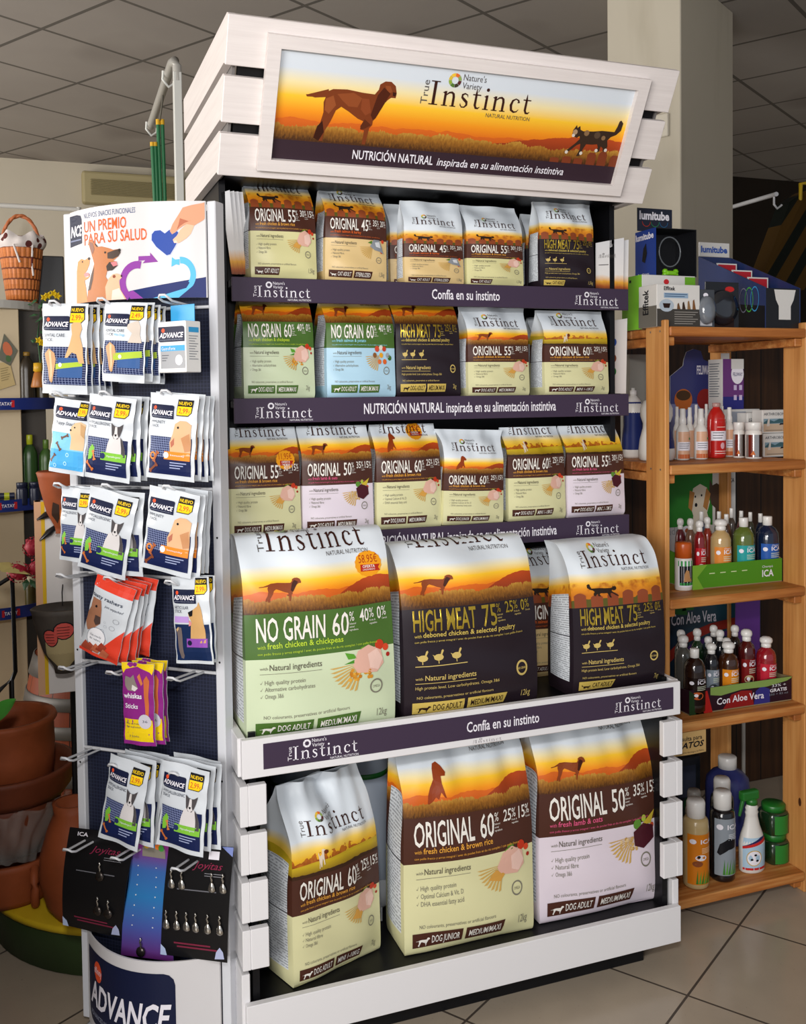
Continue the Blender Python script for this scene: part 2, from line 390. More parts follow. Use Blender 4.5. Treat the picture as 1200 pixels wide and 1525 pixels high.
# header
HW = .55; HT, HB = Vector((0, -.005, 2.233)), Vector((0, .158, 1.941)); hl = (HB-HT).length; hd = (HB-HT).normalized(); hn = Vector((0, hd.z, -hd.y))
if hn.y > 0: hn = -hn
def HS(x, t, off=0.): return Vector((x, 0, 0))+HT+hd*t+hn*off
HM = Matrix((( 1, 0, 0, 0), (0, -hd.y, -hn.y, HT.y), (0, -hd.z, -hn.z, HT.z), (0, 0, 0, 1)))   # local x, up the face, into the face
segs = ((0, .30), (.365, .655), (.725, 1.))
for a, b in segs:
    mb = MB(); t0, t1 = a*hl, b*hl
    mb.box((-HW, -t1, 0), (HW, -t0, .018), m_ww, .0015, HM)
    mb.build('header_board', US)
    for s in (-1, 1):
        x0, x1 = ((-HW, -HW+.018) if s < 0 else (HW-.018, HW)); p, q = HS(0, t0, -.018), HS(0, t1, -.018); mb = MB()
        vs = [(x, y, z) for x in (x0, x1) for (y, z) in ((p.y, p.z), (.646, p.z), (.646, q.z), (q.y, q.z))]
        mb.add(vs, [[0, 1, 2, 3], [7, 6, 5, 4], [0, 4, 5, 1], [1, 5, 6, 2], [2, 6, 7, 3], [3, 7, 4, 0]], m_ww); mb.build('header_side', US)
mb = MB(); mb.box((-HW+.03, -hl+.004, .019), (HW-.03, -.01, .03), m_blk, 0, HM); mb.build('header_backing', US)
for s in (-1, 1):
    x0, x1 = ((-HW+.019, -HW+.025) if s < 0 else (HW-.025, HW-.019)); p, q = HS(0, .01, -.02), HS(0, hl-.004, -.02); mb = MB()
    vs = [(x, y, z) for x in (x0, x1) for (y, z) in ((p.y, p.z), (.64, p.z), (.64, q.z), (q.y, q.z))]
    mb.add(vs, [[0, 1, 2, 3], [7, 6, 5, 4], [0, 4, 5, 1], [1, 5, 6, 2], [2, 6, 7, 3], [3, 7, 4, 0]], mat('slat_gap_grey', '#6e6a68', .7)); mb.build('header_batten', US)
mb = MB(); mb.box((-.52, .17, 1.955), (.52, .64, 1.965), m_blk); mb.build('header_soffit', US)
# picture frame on the header: local x, t (down the face), n
mb = MB(); F0 = (-.467, .026, .467, .313); F1 = (-.438, .053, .438, .287)
def fb(pts):
    vs = [HM @ Vector((x, -t, -.017)) for x, t in pts]+[HM @ Vector((x, -t, -.0002)) for x, t in pts]
    mb.add(vs, [[0, 1, 2, 3], [7, 6, 5, 4], [0, 4, 5, 1], [1, 5, 6, 2], [2, 6, 7, 3], [3, 7, 4, 0]], m_ww)
X0, T0, X1, T1 = F0; x0, t0, x1, t1 = F1
fb([(X0, T0), (X1, T0), (x1, t0), (x0, t0)]); fb([(x0, t1), (x1, t1), (X1, T1), (X0, T1)]); fb([(X0, T0), (x0, t0), (x0, t1), (X0, T1)]); fb([(x1, t0), (X1, T0), (X1, T1), (x1, t1)])
mb.build('picture_frame', US)
def scenery(g, u, v, k, white='#dbe3ea', vs=(.645, .775), asp=1.):
    """printed landscape colours: sky fading to sunset, hills, grass"""
    if k == 'cat':
        sky = g.ramp(g.rng(v, vs[0], vs[1]), [(0, '#c9741c'), (.3, '#e2931f'), (.55, '#f0b93f'), (.8, '#ead9a8'), (1, white)])
        n = g.noise(g.vec(g.mth('MULTIPLY', u, 5.*asp), g.mth('MULTIPLY', v, 9.)), 2., 4.)
        sky = g.mix(g.mth('MULTIPLY', g.rng(n, .5, .7), g.lt(v, vs[0]+.07)), sky, hx('#b5651a'))
        fu = g.mth('FRACT', g.mth('MULTIPLY', u, 6.*asp)); top = g.mth('ADD', vs[0]-.02, g.mth('MULTIPLY', g.noise(g.vec(g.mth('FLOOR', g.mth('MULTIPLY', u, 6.*asp)), .5), 7.3, 0.), .06))
        du = g.mth('SUBTRACT', fu, .5); post = g.mth('MULTIPLY', g.lt(g.mth('ABSOLUTE', du), .36), g.lt(v, g.mth('SUBTRACT', top, g.mth('MULTIPLY', g.mth('MULTIPLY', du, du), .12))))
        green = g.lt(v, g.mth('ADD', vs[0]-.05, g.mth('MULTIPLY', n, .05)))
        c = g.mix(green, sky, hx('#5a5520')); return g.mix(post, c, hx('#8c4526'))
    if k == 'terrier':
        sky = g.ramp(g.rng(v, vs[0], vs[1]), [(0, '#c98f1c'), (.3, '#eab52a'), (.6, '#f3cf5e'), (.85, '#e6dcc0'), (1, white)])
        n = g.noise(g.vec(g.mth('MULTIPLY', u, 4.*asp), g.mth('MULTIPLY', v, 6.)), 3., 4.)
        tree = g.lt(v, g.mth('ADD', vs[0]-.05, g.mth('MULTIPLY', n, .16))); c = g.mix(tree, sky, g.mix(g.rng(n, .4, .6), hx('#8a3f12'), hx('#b86a1e')))
        fl = g.lt(v, g.mth('ADD', vs[0]+.005, g.mth('MULTIPLY', u, .02))); c = g.mix(fl, c, g.mix(g.rng(v, vs[0]-.06, vs[0]), hx('#6b4a12'), hx('#c2a524')))
        dk = g.lt(v, g.mth('ADD', vs[0]-.05, g.mth('MULTIPLY', n, .02))); return g.mix(dk, c, hx('#3a2314'))
    sky = g.ramp(g.rng(v, vs[0], vs[1]), [(0, '#d85c16'), (.26, '#f0951a'), (.52, '#fac632'), (.76, '#f0e0aa'), (1, white)])
    n1 = g.noise(g.vec(g.mth('MULTIPLY', u, 3.*asp), 3.7), 1.6, 3.); h1 = g.mth('ADD', vs[0]-.012, g.mth('MULTIPLY', n1, .07))
    c = g.mix(g.lt(v, h1), sky, g.mix(g.rng(v, vs[0]-.06, vs[0]+.02), hx('#a8420f'), hx('#d2641b')))
    bumpu = g.mth('SUBTRACT', 1., g.mth('POWER', g.mth('ABSOLUTE', g.mth('DIVIDE', g.mth('SUBTRACT', u, .92), .36)), 1.6))
    n2 = g.noise(g.vec(g.mth('MULTIPLY', u, 8.*asp), 1.3), 1.5, 3.)
    h2 = g.mth('ADD', g.mth('ADD', vs[0]-.035, g.mth('MULTIPLY', bumpu, .085)), g.mth('MULTIPLY', n2, .02))
    c = g.mix(g.lt(v, h2), c, g.mix(g.rng(v, vs[0]-.05, vs[0]+.05), hx('#6a2410'), hx('#b5481c')))
    gr = g.noise(g.vec(g.mth('MULTIPLY', u, 60.*asp), g.mth('MULTIPLY', v, 34.)), 1.3, 4., .65); n3 = g.noise(g.vec(g.mth('MULTIPLY', u, 4.*asp), 8.1), 1.5, 2.)
    h3 = g.mth('ADD', g.mth('ADD', vs[0]-.052, g.mth('MULTIPLY', n3, .07)), g.mth('MULTIPLY', gr, .035))
    gc = g.ramp(g.mth('ADD', g.mth('MULTIPLY', gr, .45), g.rng(v, vs[0]-.09, vs[0]+.01, -.1, .5)), [(0, '#24120b'), (.3, '#4a2b12'), (.55, '#94601f'), (.8, '#c7953a')])
    return g.mix(g.lt(v, h3), c, gc)
def header_print():
    g = NG('header_print', .5, .3); u, v = g.uv()
    c = scenery(g, u, g.mth('ADD', g.mth('MULTIPLY', v, .45), .50), 'dog', '#d6dee6', (.65, .88), 2.4)
    g.col(g.mix(g.lt(v, .185), c, hx('#33222c'))); return g.m
PW, PH = x1-x0, t1-t0
def PS(u, v, off=0.): return HM @ Vector((x0+u*PW, -(t1-v*PH), -.003-off))
mb = MB(); mb.grid(lambda u, v: PS(u, v), 1, 1, header_print())
DOG = [((x-130)/450, (540-y)/450) for x, y in [(130,322),(180,318),(235,298),(260,285),(330,280),(410,288),(470,290),(487,265),(490,240),(515,223),(545,222),(570,240),(580,275),(578,298),(555,298),(540,310),(520,335),(505,370),(490,405),(478,420),(478,440),(465,455),(460,500),(455,540),(437,540),(440,470),(418,465),(420,452),(440,445),(430,425),(400,415),(350,385),(310,365),(285,385),(265,440),(240,490),(235,540),(215,540),(215,500),(205,530),(188,525),(195,490),(215,450),(225,400),(220,350),(228,325),(180,330),(135,332)]]
CAT = [((x-507)/310, (600-y)/310) for x, y in [(800,385),(815,400),(812,440),(790,465),(760,480),(745,500),(755,530),(750,560),(735,565),(730,545),(715,535),(712,565),(690,572),(688,560),(700,545),(690,525),(660,530),(625,530),(612,560),(600,598),(582,600),(595,560),(590,530),(570,540),(540,570),(515,588),(507,582),(530,560),(560,530),(580,505),(575,490),(560,500),(540,495),(530,480),(530,460),(545,432),(552,448),(565,435),(572,455),(590,462),(650,458),(700,450),(740,450),(775,450),(785,420),(790,390)]]
SIT = [((x-375)/125, (470-y)/125) for x, y in [(380,465),(385,430),(400,400),(425,370),(432,330),(440,312),(460,305),(480,320),(497,345),(490,358),(468,358),(465,385),(470,410),(480,445),(470,440),(455,420),(440,450),(425,440),(405,460),(385,470)]]
TER = [((x-365)/140, (810-y)/140) for x, y in [(365,805),(372,770),(370,735),(366,705),(372,700),(380,725),(400,715),(405,690),(400,680),(420,672),(435,680),(442,692),(435,702),(425,705),(425,730),(428,765),(430,785),(420,790),(415,760),(408,745),(400,775),(395,800),(385,800),(380,770),(372,810)]]
I_BR, I_DK, I_W = ink('#7a3a1c'), ink('#2a1a16'), ink('#e6e6ea')
def sil(mb, S, P, u, v, du, dv, m, off=.0009, mir=False):
    mb.poly([(u+du*((1-x) if mir else x), v+dv*y) for x, y in P], S, m, off)
sil(mb, PS, DOG, .075, .20, .235, .235*PW/PH*.98, I_BR, .0006)
sil(mb, PS, [(.0, .47), (.24, .55), (.25, .47), (.1, .45)], .075, .20, .235, .235*PW/PH, I_BR, .0007)
mb.poly([(.075+.235*x, .20+.235*PW/PH*.98*y) for x, y in [(.79,.55),(.85,.64),(.93,.58),(.87,.45),(.80,.30),(.77,.28),(.74,.33),(.76,.42)]], PS, ink('#4e2212'), .0009)
mb.poly([(.075+.235*x, .20+.235*PW/PH*.98*y) for x, y in [(.13,.03),(.19,.0),(.24,.10),(.21,.22),(.16,.16)]], PS, ink('#3a1a10'), .0009)
for pts, c in (([(.34,.52),(.52,.55),(.62,.50),(.58,.40),(.48,.40),(.40,.46)], '#8f4a26'), ([(.22,.46),(.30,.50),(.34,.40),(.27,.30),(.22,.34)], '#96502a'), ([(.62,.50),(.70,.50),(.74,.36),(.68,.32),(.62,.38)], '#8a4424'), ([(.68,.28),(.76,.22),(.70,.18),(.65,.16),(.64,.20)], '#5a2a16'), ([(.86,.66),(.92,.66),(.95,.60),(.90,.58)], '#8f4a26'), ([(.955,.60),(.995,.595),(.99,.555),(.96,.56)], '#3a1a12')):
    mb.poly([(.075+.235*x, .20+.235*PW/PH*.98*y) for x, y in pts], PS, ink(c), .0008)
sil(mb, PS, CAT, .825, .265, .165, .165*PW/PH*.95, ink('#3a2a20'), .0006)
for x, y, r, m in ((.34, .42, .05, '#8a6a4a'), (.55, .40, .06, '#5a4636'), (.68, .36, .04, '#8a6a4a'), (.12, .42, .045, '#b09070'), (.1, .36, .03, '#d8cfc4'), (.32, .06, .03, '#d8cfc4'), (.60, .13, .03, '#d8cfc4'), (.78, .15, .03, '#d8cfc4'), (.04, .06, .03, '#d8cfc4')):
    mb.disc(PS, .825+.165*x, .265+.165*PW/PH*.95*y, r*.165, r*.165*PW/PH, ink(m), .0009, 10)
for x, h in ((.80, .05), (.838, .07), (.875, .06), (.915, .13), (.95, .15), (.99, .12)):
    mb.poly([(x-.014, .185), (x+.014, .185), (x+.014, .185+h*.8), (x+.008, .185+h), (x-.008, .185+h), (x-.014, .185+h*.8)], PS, ink('#7d3b22'), .0004)
RING = ['#e2702a', '#8fa65a', '#5b2b2a', '#3f3a2a', '#557a34', '#8faa3c', '#d9b93a', '#efc23c']
def emblem(mb, S, u, v, r, asp, mono=None, off=.001):
    for k in range(8): mb.disc(S, u, v, r, r*asp, mono or ink(RING[k]), off, 3, 90-45*k-42, 90-45*k, .52)
def brand(mb, S, u, v, w, asp, dark, grey, mono=None, off=.001, small=True):
    """printed wordmark; w in u units, asp = u-to-v ratio"""
    H = w*.185*asp
    mb.serif(S, 'Instinct', u+.075*w, v, w*.925, H, dark, off)
    mb.text(S, 'True', u+.06*w, v+H*.0, .055*w, H*1.0, grey, off, 0, 0, True)
    emblem(mb, S, u+.27*w, v+H*1.10, .055*w, asp, mono, off)
    if small:
        mb.text(S, "Nature's", u+.34*w, v+H*1.14, .20*w, H*.26, grey, off); mb.text(S, 'Variety', u+.34*w, v+H*.80, .17*w, H*.26, grey, off)
    mb.text(S, 'NATURAL NUTRITION', u+.59*w, v-H*.30, .40*w, H*.17, grey, off)
I_BROWN = ink('#3a1c16'); I_GREY = ink('#55504e')
brand(mb, PS, .375, .64, .325, PW/PH, I_BROWN, I_GREY)
mb.text(PS, 'NUTRICIÓN NATURAL', .215, .055, .225, .085, m_wi, .001, .012)
mb.text(PS, 'inspirada en su alimentación instintiva', .452, .055, .385, .075, m_wi, .001, .008, .12)
mb.build('header_poster', US)
# shelf strips
def strip(name, xa, xb, z0, z1, y, th, msg, ma, mz, my=None, lx=(.045, .135), rx=(.845, .13)):
    mb = MB(); mb.box((xa, y, z0), (xb, y+th, z1), m_pur, .001); w, h = xb-xa, z1-z0
    def S(u, v, off=0.): return Vector((xa+u*w, y-off-.0002, z0+v*h))
    for (u, ww) in (lx, rx): brand(mb, S, u, .20, ww*.97, w/h, m_wi, m_wi, m_wi, .0006)
    mb.text(S, msg, ma, .30, mz, .42, m_wi, .0006, .012)
    return mb.build(name, US)
SX0, SX1 = -.511, .545
strip('shelf_strip', SX0, SX1, 1.671, 1.727, .218, .01, 'Confía en su instinto', .465, .175, rx=(.845, .13))
strip('shelf_strip', SX0, SX1, 1.3905, 1.4485, .218, .01, 'NUTRICIÓN NATURAL inspirada en su alimentación instintiva', .295, .495)
strip('shelf_strip', SX0, SX1, 1.068, 1.125, .218, .01, 'NUTRICIÓN NATURAL inspirada en su alimentación instintiva', .295, .495)
strip('shelf_strip', -.505, .528, .6625, .7175, -.0016, .0015, 'Confía en su instinto', .455, .18, lx=(.05, .16), rx=(.835, .135))
mb = MB()
def S(u, v, off=0.): return Vector((-.02+u*.1, -off-.0002, .648+v*.012))
brand(mb, S, 0, .2, .75, 4.5, ink('#8a868a'), ink('#9a969a'), ink('#9a969a'), .0004, False); mb.build('tray_print', US)
for z in (2.0, ):
    pass
# ------------------------------------------------------------------ pet food bags
def film_mat(name, scene, band, lower, dark=False, st=1.):
    g = NG(name, .38, .32); u, v = g.uv(); v = g.mth('DIVIDE', v, st); side = g.gt(u, 1.5); s = g.mth('FRACT', u)
    c = scenery(g, u, v, scene)
    if dark: c = g.mix(g.lt(v, .575), c, hx(lower))
    else:
        c = g.mix(g.lt(v, .585), c, hx(band)); c = g.mix(g.lt(v, .392), c, hx(lower))
    # gusset panel of fine print
    pv = g.mth('MULTIPLY', g.gt(v, .10), g.lt(v, .66)); pu = g.mth('MULTIPLY', g.gt(s, .12), g.lt(s, .86)); pan = g.mth('MULTIPLY', g.mth('MULTIPLY', pv, pu), side)
    ln = g.gt(g.mth('FRACT', g.mth('MULTIPLY', v, 70.)), .55); wd = g.gt(g.noise(g.vec(g.mth('MULTIPLY', s, 9.), g.mth('MULTIPLY', g.mth('FLOOR', g.mth('MULTIPLY', v, 70.)), 3.1)), 2., 1.), .42)
    pr = g.mix(g.mth('MULTIPLY', g.mth('MULTIPLY', ln, wd), .8), hx('#dfe4e9'), hx('#8d9299'))
    pr = g.mix(g.lt(g.mth('ABSOLUTE', g.mth('SUBTRACT', v, .40)), .003), pr, hx('#3a3a40'))
    c = g.mix(pan, c, pr)
    g.col(c); P, q = g.obj(); g.bump(g.noise(P, 26., 2.), .10, .004); return g.m
PALE = '#d6d3a4'
FILM = {}
def film(scene, band, lower, dark=False, st=1.):
    k = (scene, band, lower, st)
    if k not in FILM: FILM[k] = film_mat('film_%s_%s_%s_%d' % (scene, band[1:], lower[1:], st*100), scene, band, lower, dark, st)
    return FILM[k]
BRN, GRN = '#4a2a20', '#486a2c'
TYPES = {   # scene, title, numbers, sub line, sub colour, band, lower, bars, weight, food
    'chick_cat': ('cat', 'ORIGINAL', '55 30 15', 'fresh chicken & brown rice', '#e0a040', BRN, '#d6d19a', ['CAT ADULT'], '1,5kg', 'chicken'),
    'salmon_cat': ('cat', 'ORIGINAL', '45 35 20', 'fresh salmon & barley', '#d8642c', BRN, '#d9bd86', ['CAT ADULT', 'STERILIZED'], '1,5kg', 'salmon'),
    'meat_cat': ('cat', 'HIGH MEAT', '75 25 0', 'deboned chicken & selected poultry', '#c9b15a', '#241b22', '#241b22', ['CAT ADULT'], '1,5kg', 'dark'),
    'meat_dog': ('dog', 'HIGH MEAT', '75 25 0', 'deboned chicken & selected poultry', '#c9b15a', '#241b22', '#241b22', ['DOG ADULT', 'MEDIUM/MAXI'], '2kg', 'dark'),
    'green': ('dog', 'NO GRAIN', '60 40 0', 'fresh chicken & chickpeas', '#b6d23c', GRN, '#c9d6b4', ['DOG ADULT', 'MEDIUM/MAXI'], '2kg', 'chickpea'),
    'blue': ('dog', 'NO GRAIN', '60 40 0', 'fresh salmon & potato', '#8fd0e0', GRN, '#acd0e4', ['DOG ADULT', 'MEDIUM/MAXI'], '2kg', 'potato'),
    'chick_dog': ('dog', 'ORIGINAL', '55 30 15', 'fresh chicken & brown rice', '#e0a040', BRN, PALE, ['DOG ADULT', 'MEDIUM/MAXI'], '2kg', 'chicken'),
    'lamb_dog': ('dog', 'ORIGINAL', '50 35 15', 'fresh lamb & oats', '#d85a80', BRN, '#ddd2dc', ['DOG ADULT', 'MEDIUM/MAXI'], '2kg', 'lamb'),
    'junior': ('sit', 'ORIGINAL', '60 25 15', 'fresh chicken & brown rice', '#e0a040', BRN, PALE, ['DOG JUNIOR', 'MEDIUM/MAXI'], '2kg', 'chicken'),
    'mini': ('terrier', 'ORIGINAL', '60 25 15', 'fresh chicken & brown rice', '#e0a040', BRN, PALE, ['DOG ADULT', 'MINI 1-10KG'], '2kg', 'chicken'),
    'mini_lamb': ('terrier', 'ORIGINAL', '55 30 15', 'fresh lamb & rice', '#d85a80', BRN, '#ddd2dc', ['DOG ADULT', 'MINI 1-10KG'], '2kg', 'lamb'),
}
GOLD = mat('gold_foil', '#c9a93a', .30, .75); I_GOLD = ink('#c8b068'); I_CREAM = ink('#e8e4dc')
def bar_print(mb, S, asp, bars, dark, bar_m, txt_m):
    u = .055
    for k, b in enumerate(bars):
        w = (.365 if k == 0 else .30) if len(b) > 8 else .33
        mb.poly([(u, .046), (u+w-.015, .046), (u+w, .106), (u+.0, .106)] if k == len(bars)-1 else [(u, .046), (u+w, .046), (u+w, .106), (u, .106)], S, bar_m, .0007)
        if k == 0:
            sh = CAT if 'CAT' in b else DOG
            sil(mb, S, sh, u+.025, .052, .10, .046*(1 if 'CAT' in b else 1.05), txt_m, .0012, 'CAT' in b)
            mb.text(S, b, u+.14, .060, w-.16, .032, txt_m, .0012, .01)
        else: mb.text(S, b, u+.025, .060, w-.055, .032, txt_m, .0012, .01)
        u += w+.025
def food_print(mb, S, asp, kind):
    def d(u, v, r, c, k=1.): mb.disc(S, u, v, r, r*asp*k, ink(c), .0009, 12)
    def e(pts, c, off=.0010): mb.poly(pts, S, ink(c), off)
    cu, cv = .78, .335
    for k in range(9):     # ears of grain
        a = R(185+k*9); mb.poly([(cu-.03, cv), (cu-.03+.22*math.cos(a), cv+.20*asp*math.sin(a)*.9), (cu-.025+.20*math.cos(a+.05), cv+.19*asp*math.sin(a+.05)*.9)], S, ink('#c9a45a'), .0007)
    if kind in ('chicken', 'chickpea'):
        d(cu+.11, cv+.065, .032, '#c03a22'); d(cu+.155, cv+.05, .022, '#d0492a'); d(cu+.17, cv+.015, .014, '#a82a20'); d(cu+.02, cv+.07, .028, '#4f7a2a', .7); d(cu-.01, cv+.055, .02, '#6a9a35', .8)
        e([(cu-.09, cv-.01), (cu-.05, cv+.05), (cu+.03, cv+.072), (cu+.12, cv+.04), (cu+.135, cv-.02), (cu+.08, cv-.055), (cu, cv-.05), (cu-.06, cv-.045)], '#dcae9c')
        e([(cu+.02, cv+.03), (cu+.09, cv+.05), (cu+.13, cv+.0), (cu+.09, cv-.045), (cu+.03, cv-.03)], '#e8c4b6', .0013)
        if kind == 'chickpea':
            random.seed(3)
            for k in range(26): d(cu-.12+random.random()*.16, cv-.075+random.random()*.045, .012, random.choice(['#d09030', '#e0a840', '#c07a24']))
            e([(cu-.14, cv+.05), (cu-.08, cv+.04), (cu-.06, cv+.02), (cu-.12, cv+.02)], '#5a9a30'); e([(cu-.15, cv+.0), (cu-.08, cv+.015), (cu-.08, cv-.0)], '#4a8a28')
        else: e([(cu-.16, cv-.06), (cu-.10, cv-.02), (cu-.02, cv-.045), (cu-.06, cv-.075)], '#cf9a48')
    elif kind == 'salmon':
        e([(cu-.08, cv+.0), (cu-.02, cv+.06), (cu+.08, cv+.06), (cu+.13, cv-.01), (cu+.16, cv-.06), (cu+.09, cv-.04), (cu, cv-.03)], '#8a8f96'); e([(cu+.0, cv+.035), (cu+.08, cv+.045), (cu+.10, cv-.01), (cu+.02, cv-.0)], '#d3d6da', .0013)
        d(cu+.14, cv+.05, .025, '#d0472a'); e([(cu-.12, cv+.03), (cu-.05, cv+.05), (cu-.04, cv+.02)], '#4f7a2a'); d(cu+.12, cv-.045, .02, '#c0402a')
    elif kind == 'potato':
        for a, b, r, c in ((-.10, .0, .03, '#8a5a30'), (-.06, .05, .035, '#c94a30'), (0, .06, .03, '#d8d0c0'), (.05, .05, .03, '#b8402a'), (.0, .0, .03, '#e0a02c'), (.05, -.05, .03, '#d8642c'), (-.03, -.05, .028, '#d87038'), (.10, .0, .03, '#9aa0a6'), (.13, -.02, .03, '#3f6a2a')): d(cu+a, cv+b, r, c)
    elif kind == 'lamb':
        d(cu-.01, cv+.055, .035, '#5a8a34'); d(cu+.05, cv+.075, .022, '#a8c040'); e([(cu+.03, cv+.05), (cu+.16, cv+.10), (cu+.12, cv+.04)], '#c9b03a'); d(cu+.13, cv+.03, .02, '#c04a2a')
        e([(cu-.04, cv+.02), (cu+.04, cv+.055), (cu+.14, cv+.03), (cu+.15, cv-.03), (cu+.06, cv-.07), (cu-.02, cv-.05)], '#4a1c26')
        random.seed(5)
        for k in range(26): d(cu-.14+random.random()*.14, cv-.065+random.random()*.06, .012, random.choice(['#c9a468', '#dcc090', '#b8904c']))
def bag_print(mb, S, ty, w, h, bv=.835):
    scene, title, nums, sub, subc, band, lower, bars, kg, food = TYPES[ty]; asp = w/h; dark = food == 'dark'
    if dark: tm, sm_, gm, bm, bt = GOLD, ink(subc), I_GOLD, ink('#c8ae58'), I_DK
    else:
        tm, sm_, gm, bm, bt = I_CREAM, ink(subc), ink('#7d7a6c'), ink(band), I_CREAM
    brand(mb, S, .13, bv, .74, asp, I_BROWN, I_GREY)
    if scene == 'dog': sil(mb, S, DOG, .10, .632, .275, .128, ink('#86401e')); mb.poly([(.10+.275*x, .632+.128*y) for x, y in [(.79,.55),(.85,.64),(.93,.58),(.87,.45),(.80,.30),(.77,.28),(.74,.33),(.76,.42)]], S, ink('#3f1a0e'), .0012)
    elif scene == 'sit': sil(mb, S, SIT, .17, .635, .17, .115, ink('#8e3a16'))
    elif scene == 'terrier':
        sil(mb, S, TER, .27, .615, .13, .105, ink('#d8c8b4')); mb.disc(S, .345, .70, .022, .022*asp, ink('#6a3018'), .0012, 8)
    else: sil(mb, S, CAT, .15, .625, .33, .125, ink('#2c2018'), .0009, True)
    mb.text(S, title, .07, .468, .445, .098, tm, .0012, .012)
    pos = ((.562, .112, .468, .098), (.752, .066, .518, .052), (.882, .056, .518, .052))
    for k, n in enumerate(nums.split()):
        x, ww, v0, hh = pos[k]; ww = ww if len(n) > 1 else ww*.55
        mb.text(S, n, x, v0, ww, hh, tm, .0012, .008); mb.text(S, '%', x+ww+.004, v0+hh-.040, .034, .040, tm, .0012)
        for q, l in enumerate((('Selected', 'animal', 'ingredients'), ('Fruits &', 'vegetables'), ('Cereals',))[k]): mb.text(S, l, x+ww+.005, v0+hh-.056-.014*q, .0056*len(l), .008, gm if dark else I_CREAM, .0010)
    mb.text(S, 'with', .075, .437, .05, .016, sm_, .0012); mb.text(S, sub, .135, .437, .020*len(sub), .024, sm_, .0012, .012)
    mb.text(S, 'con pollo fresco y arroz integral / avec du poulet frais et du riz complet / con pollo fresco', .075, .411, .80, .010, sm_, .0012)
    if dark:
        for k, x in enumerate((.09, .20, .33)):
            mb.disc(S, x+.035, .335, .035, .016, I_GOLD, .0010, 10); mb.poly([(x+.055, .338), (x+.075, .365), (x+.07, .372), (x+.06, .368), (x+.045, .34)], S, I_GOLD); mb.poly([(x-.008, .35), (x+.01, .33), (x+.03, .335)], S, I_GOLD); mb.rect(S, x+.03, .305, x+.036, .322, I_GOLD, .001, 1)
        mb.rect(S, .075, .293, .44, .297, I_GOLD, .0008, 4)
        mb.text(S, 'with', .075, .225, .05, .014, I_GOLD); mb.text(S, 'Natural ingredients', .14, .222, .36, .026, I_GOLD, .001, .01); mb.rect(S, .075, .205, .50, .208, I_GOLD, .0008, 4)
        mb.text(S, 'High protein level. Low carbohydrates. Omega 3&6', .075, .175, .60, .016, I_GOLD)
        mb.text(S, 'NO colourants, preservatives or artificial flavours', .085, .125, .55, .014, I_GOLD)
        mb.disc(S, .86, .225, .048, .048*asp, I_GOLD, .0009, 20, 0, 360, .72); mb.text(S, 'NO GRAIN', .825, .218, .07, .012, I_GOLD, .001, .01)
    else:
        mb.text(S, 'with', .085, .345, .05, .013, gm); mb.text(S, 'Natural ingredients', .145, .342, .335, .026, ink('#5a5448'), .001, .004); mb.rect(S, .085, .325, .48, .327, gm, .0008, 4)
        lines = {'chickpea': ('High quality protein', 'Alternative carbohydrates', 'Omega 3&6'), 'potato': ('High quality protein', 'Alternative carbohydrates', 'Omega 3&6')}.get(food, ('High quality protein', 'Natural fibre', 'Omega 3&6'))
        if scene == 'sit': lines = ('High quality protein', 'Optimal Calcium & Vit. D', 'DHA essential fatty acid')
        for k, l in enumerate(lines):
            v = .278-.031*k; mb.text(S, l, .115, v, .0128*len(l), .019, gm); mb.poly([(.085, v+.008), (.092, v+.002), (.105, v+.02), (.092, v+.006)], S, gm)
        mb.text(S, 'NO colourants, preservatives or artificial flavours', .105, .124, .56, .015, gm)
        mb.disc(S, .855, .215, .046, .046*asp, gm, .0009, 20, 0, 360, .80); mb.text(S, 'OMEGA', .83, .208, .05, .012, gm)
        food_print(mb, S, asp, food)
    mb.text(S, kg, .86, .07, .018*len(kg), .034, gm, .001)
    bar_print(mb, S, asp, bars, dark, bm, bt)
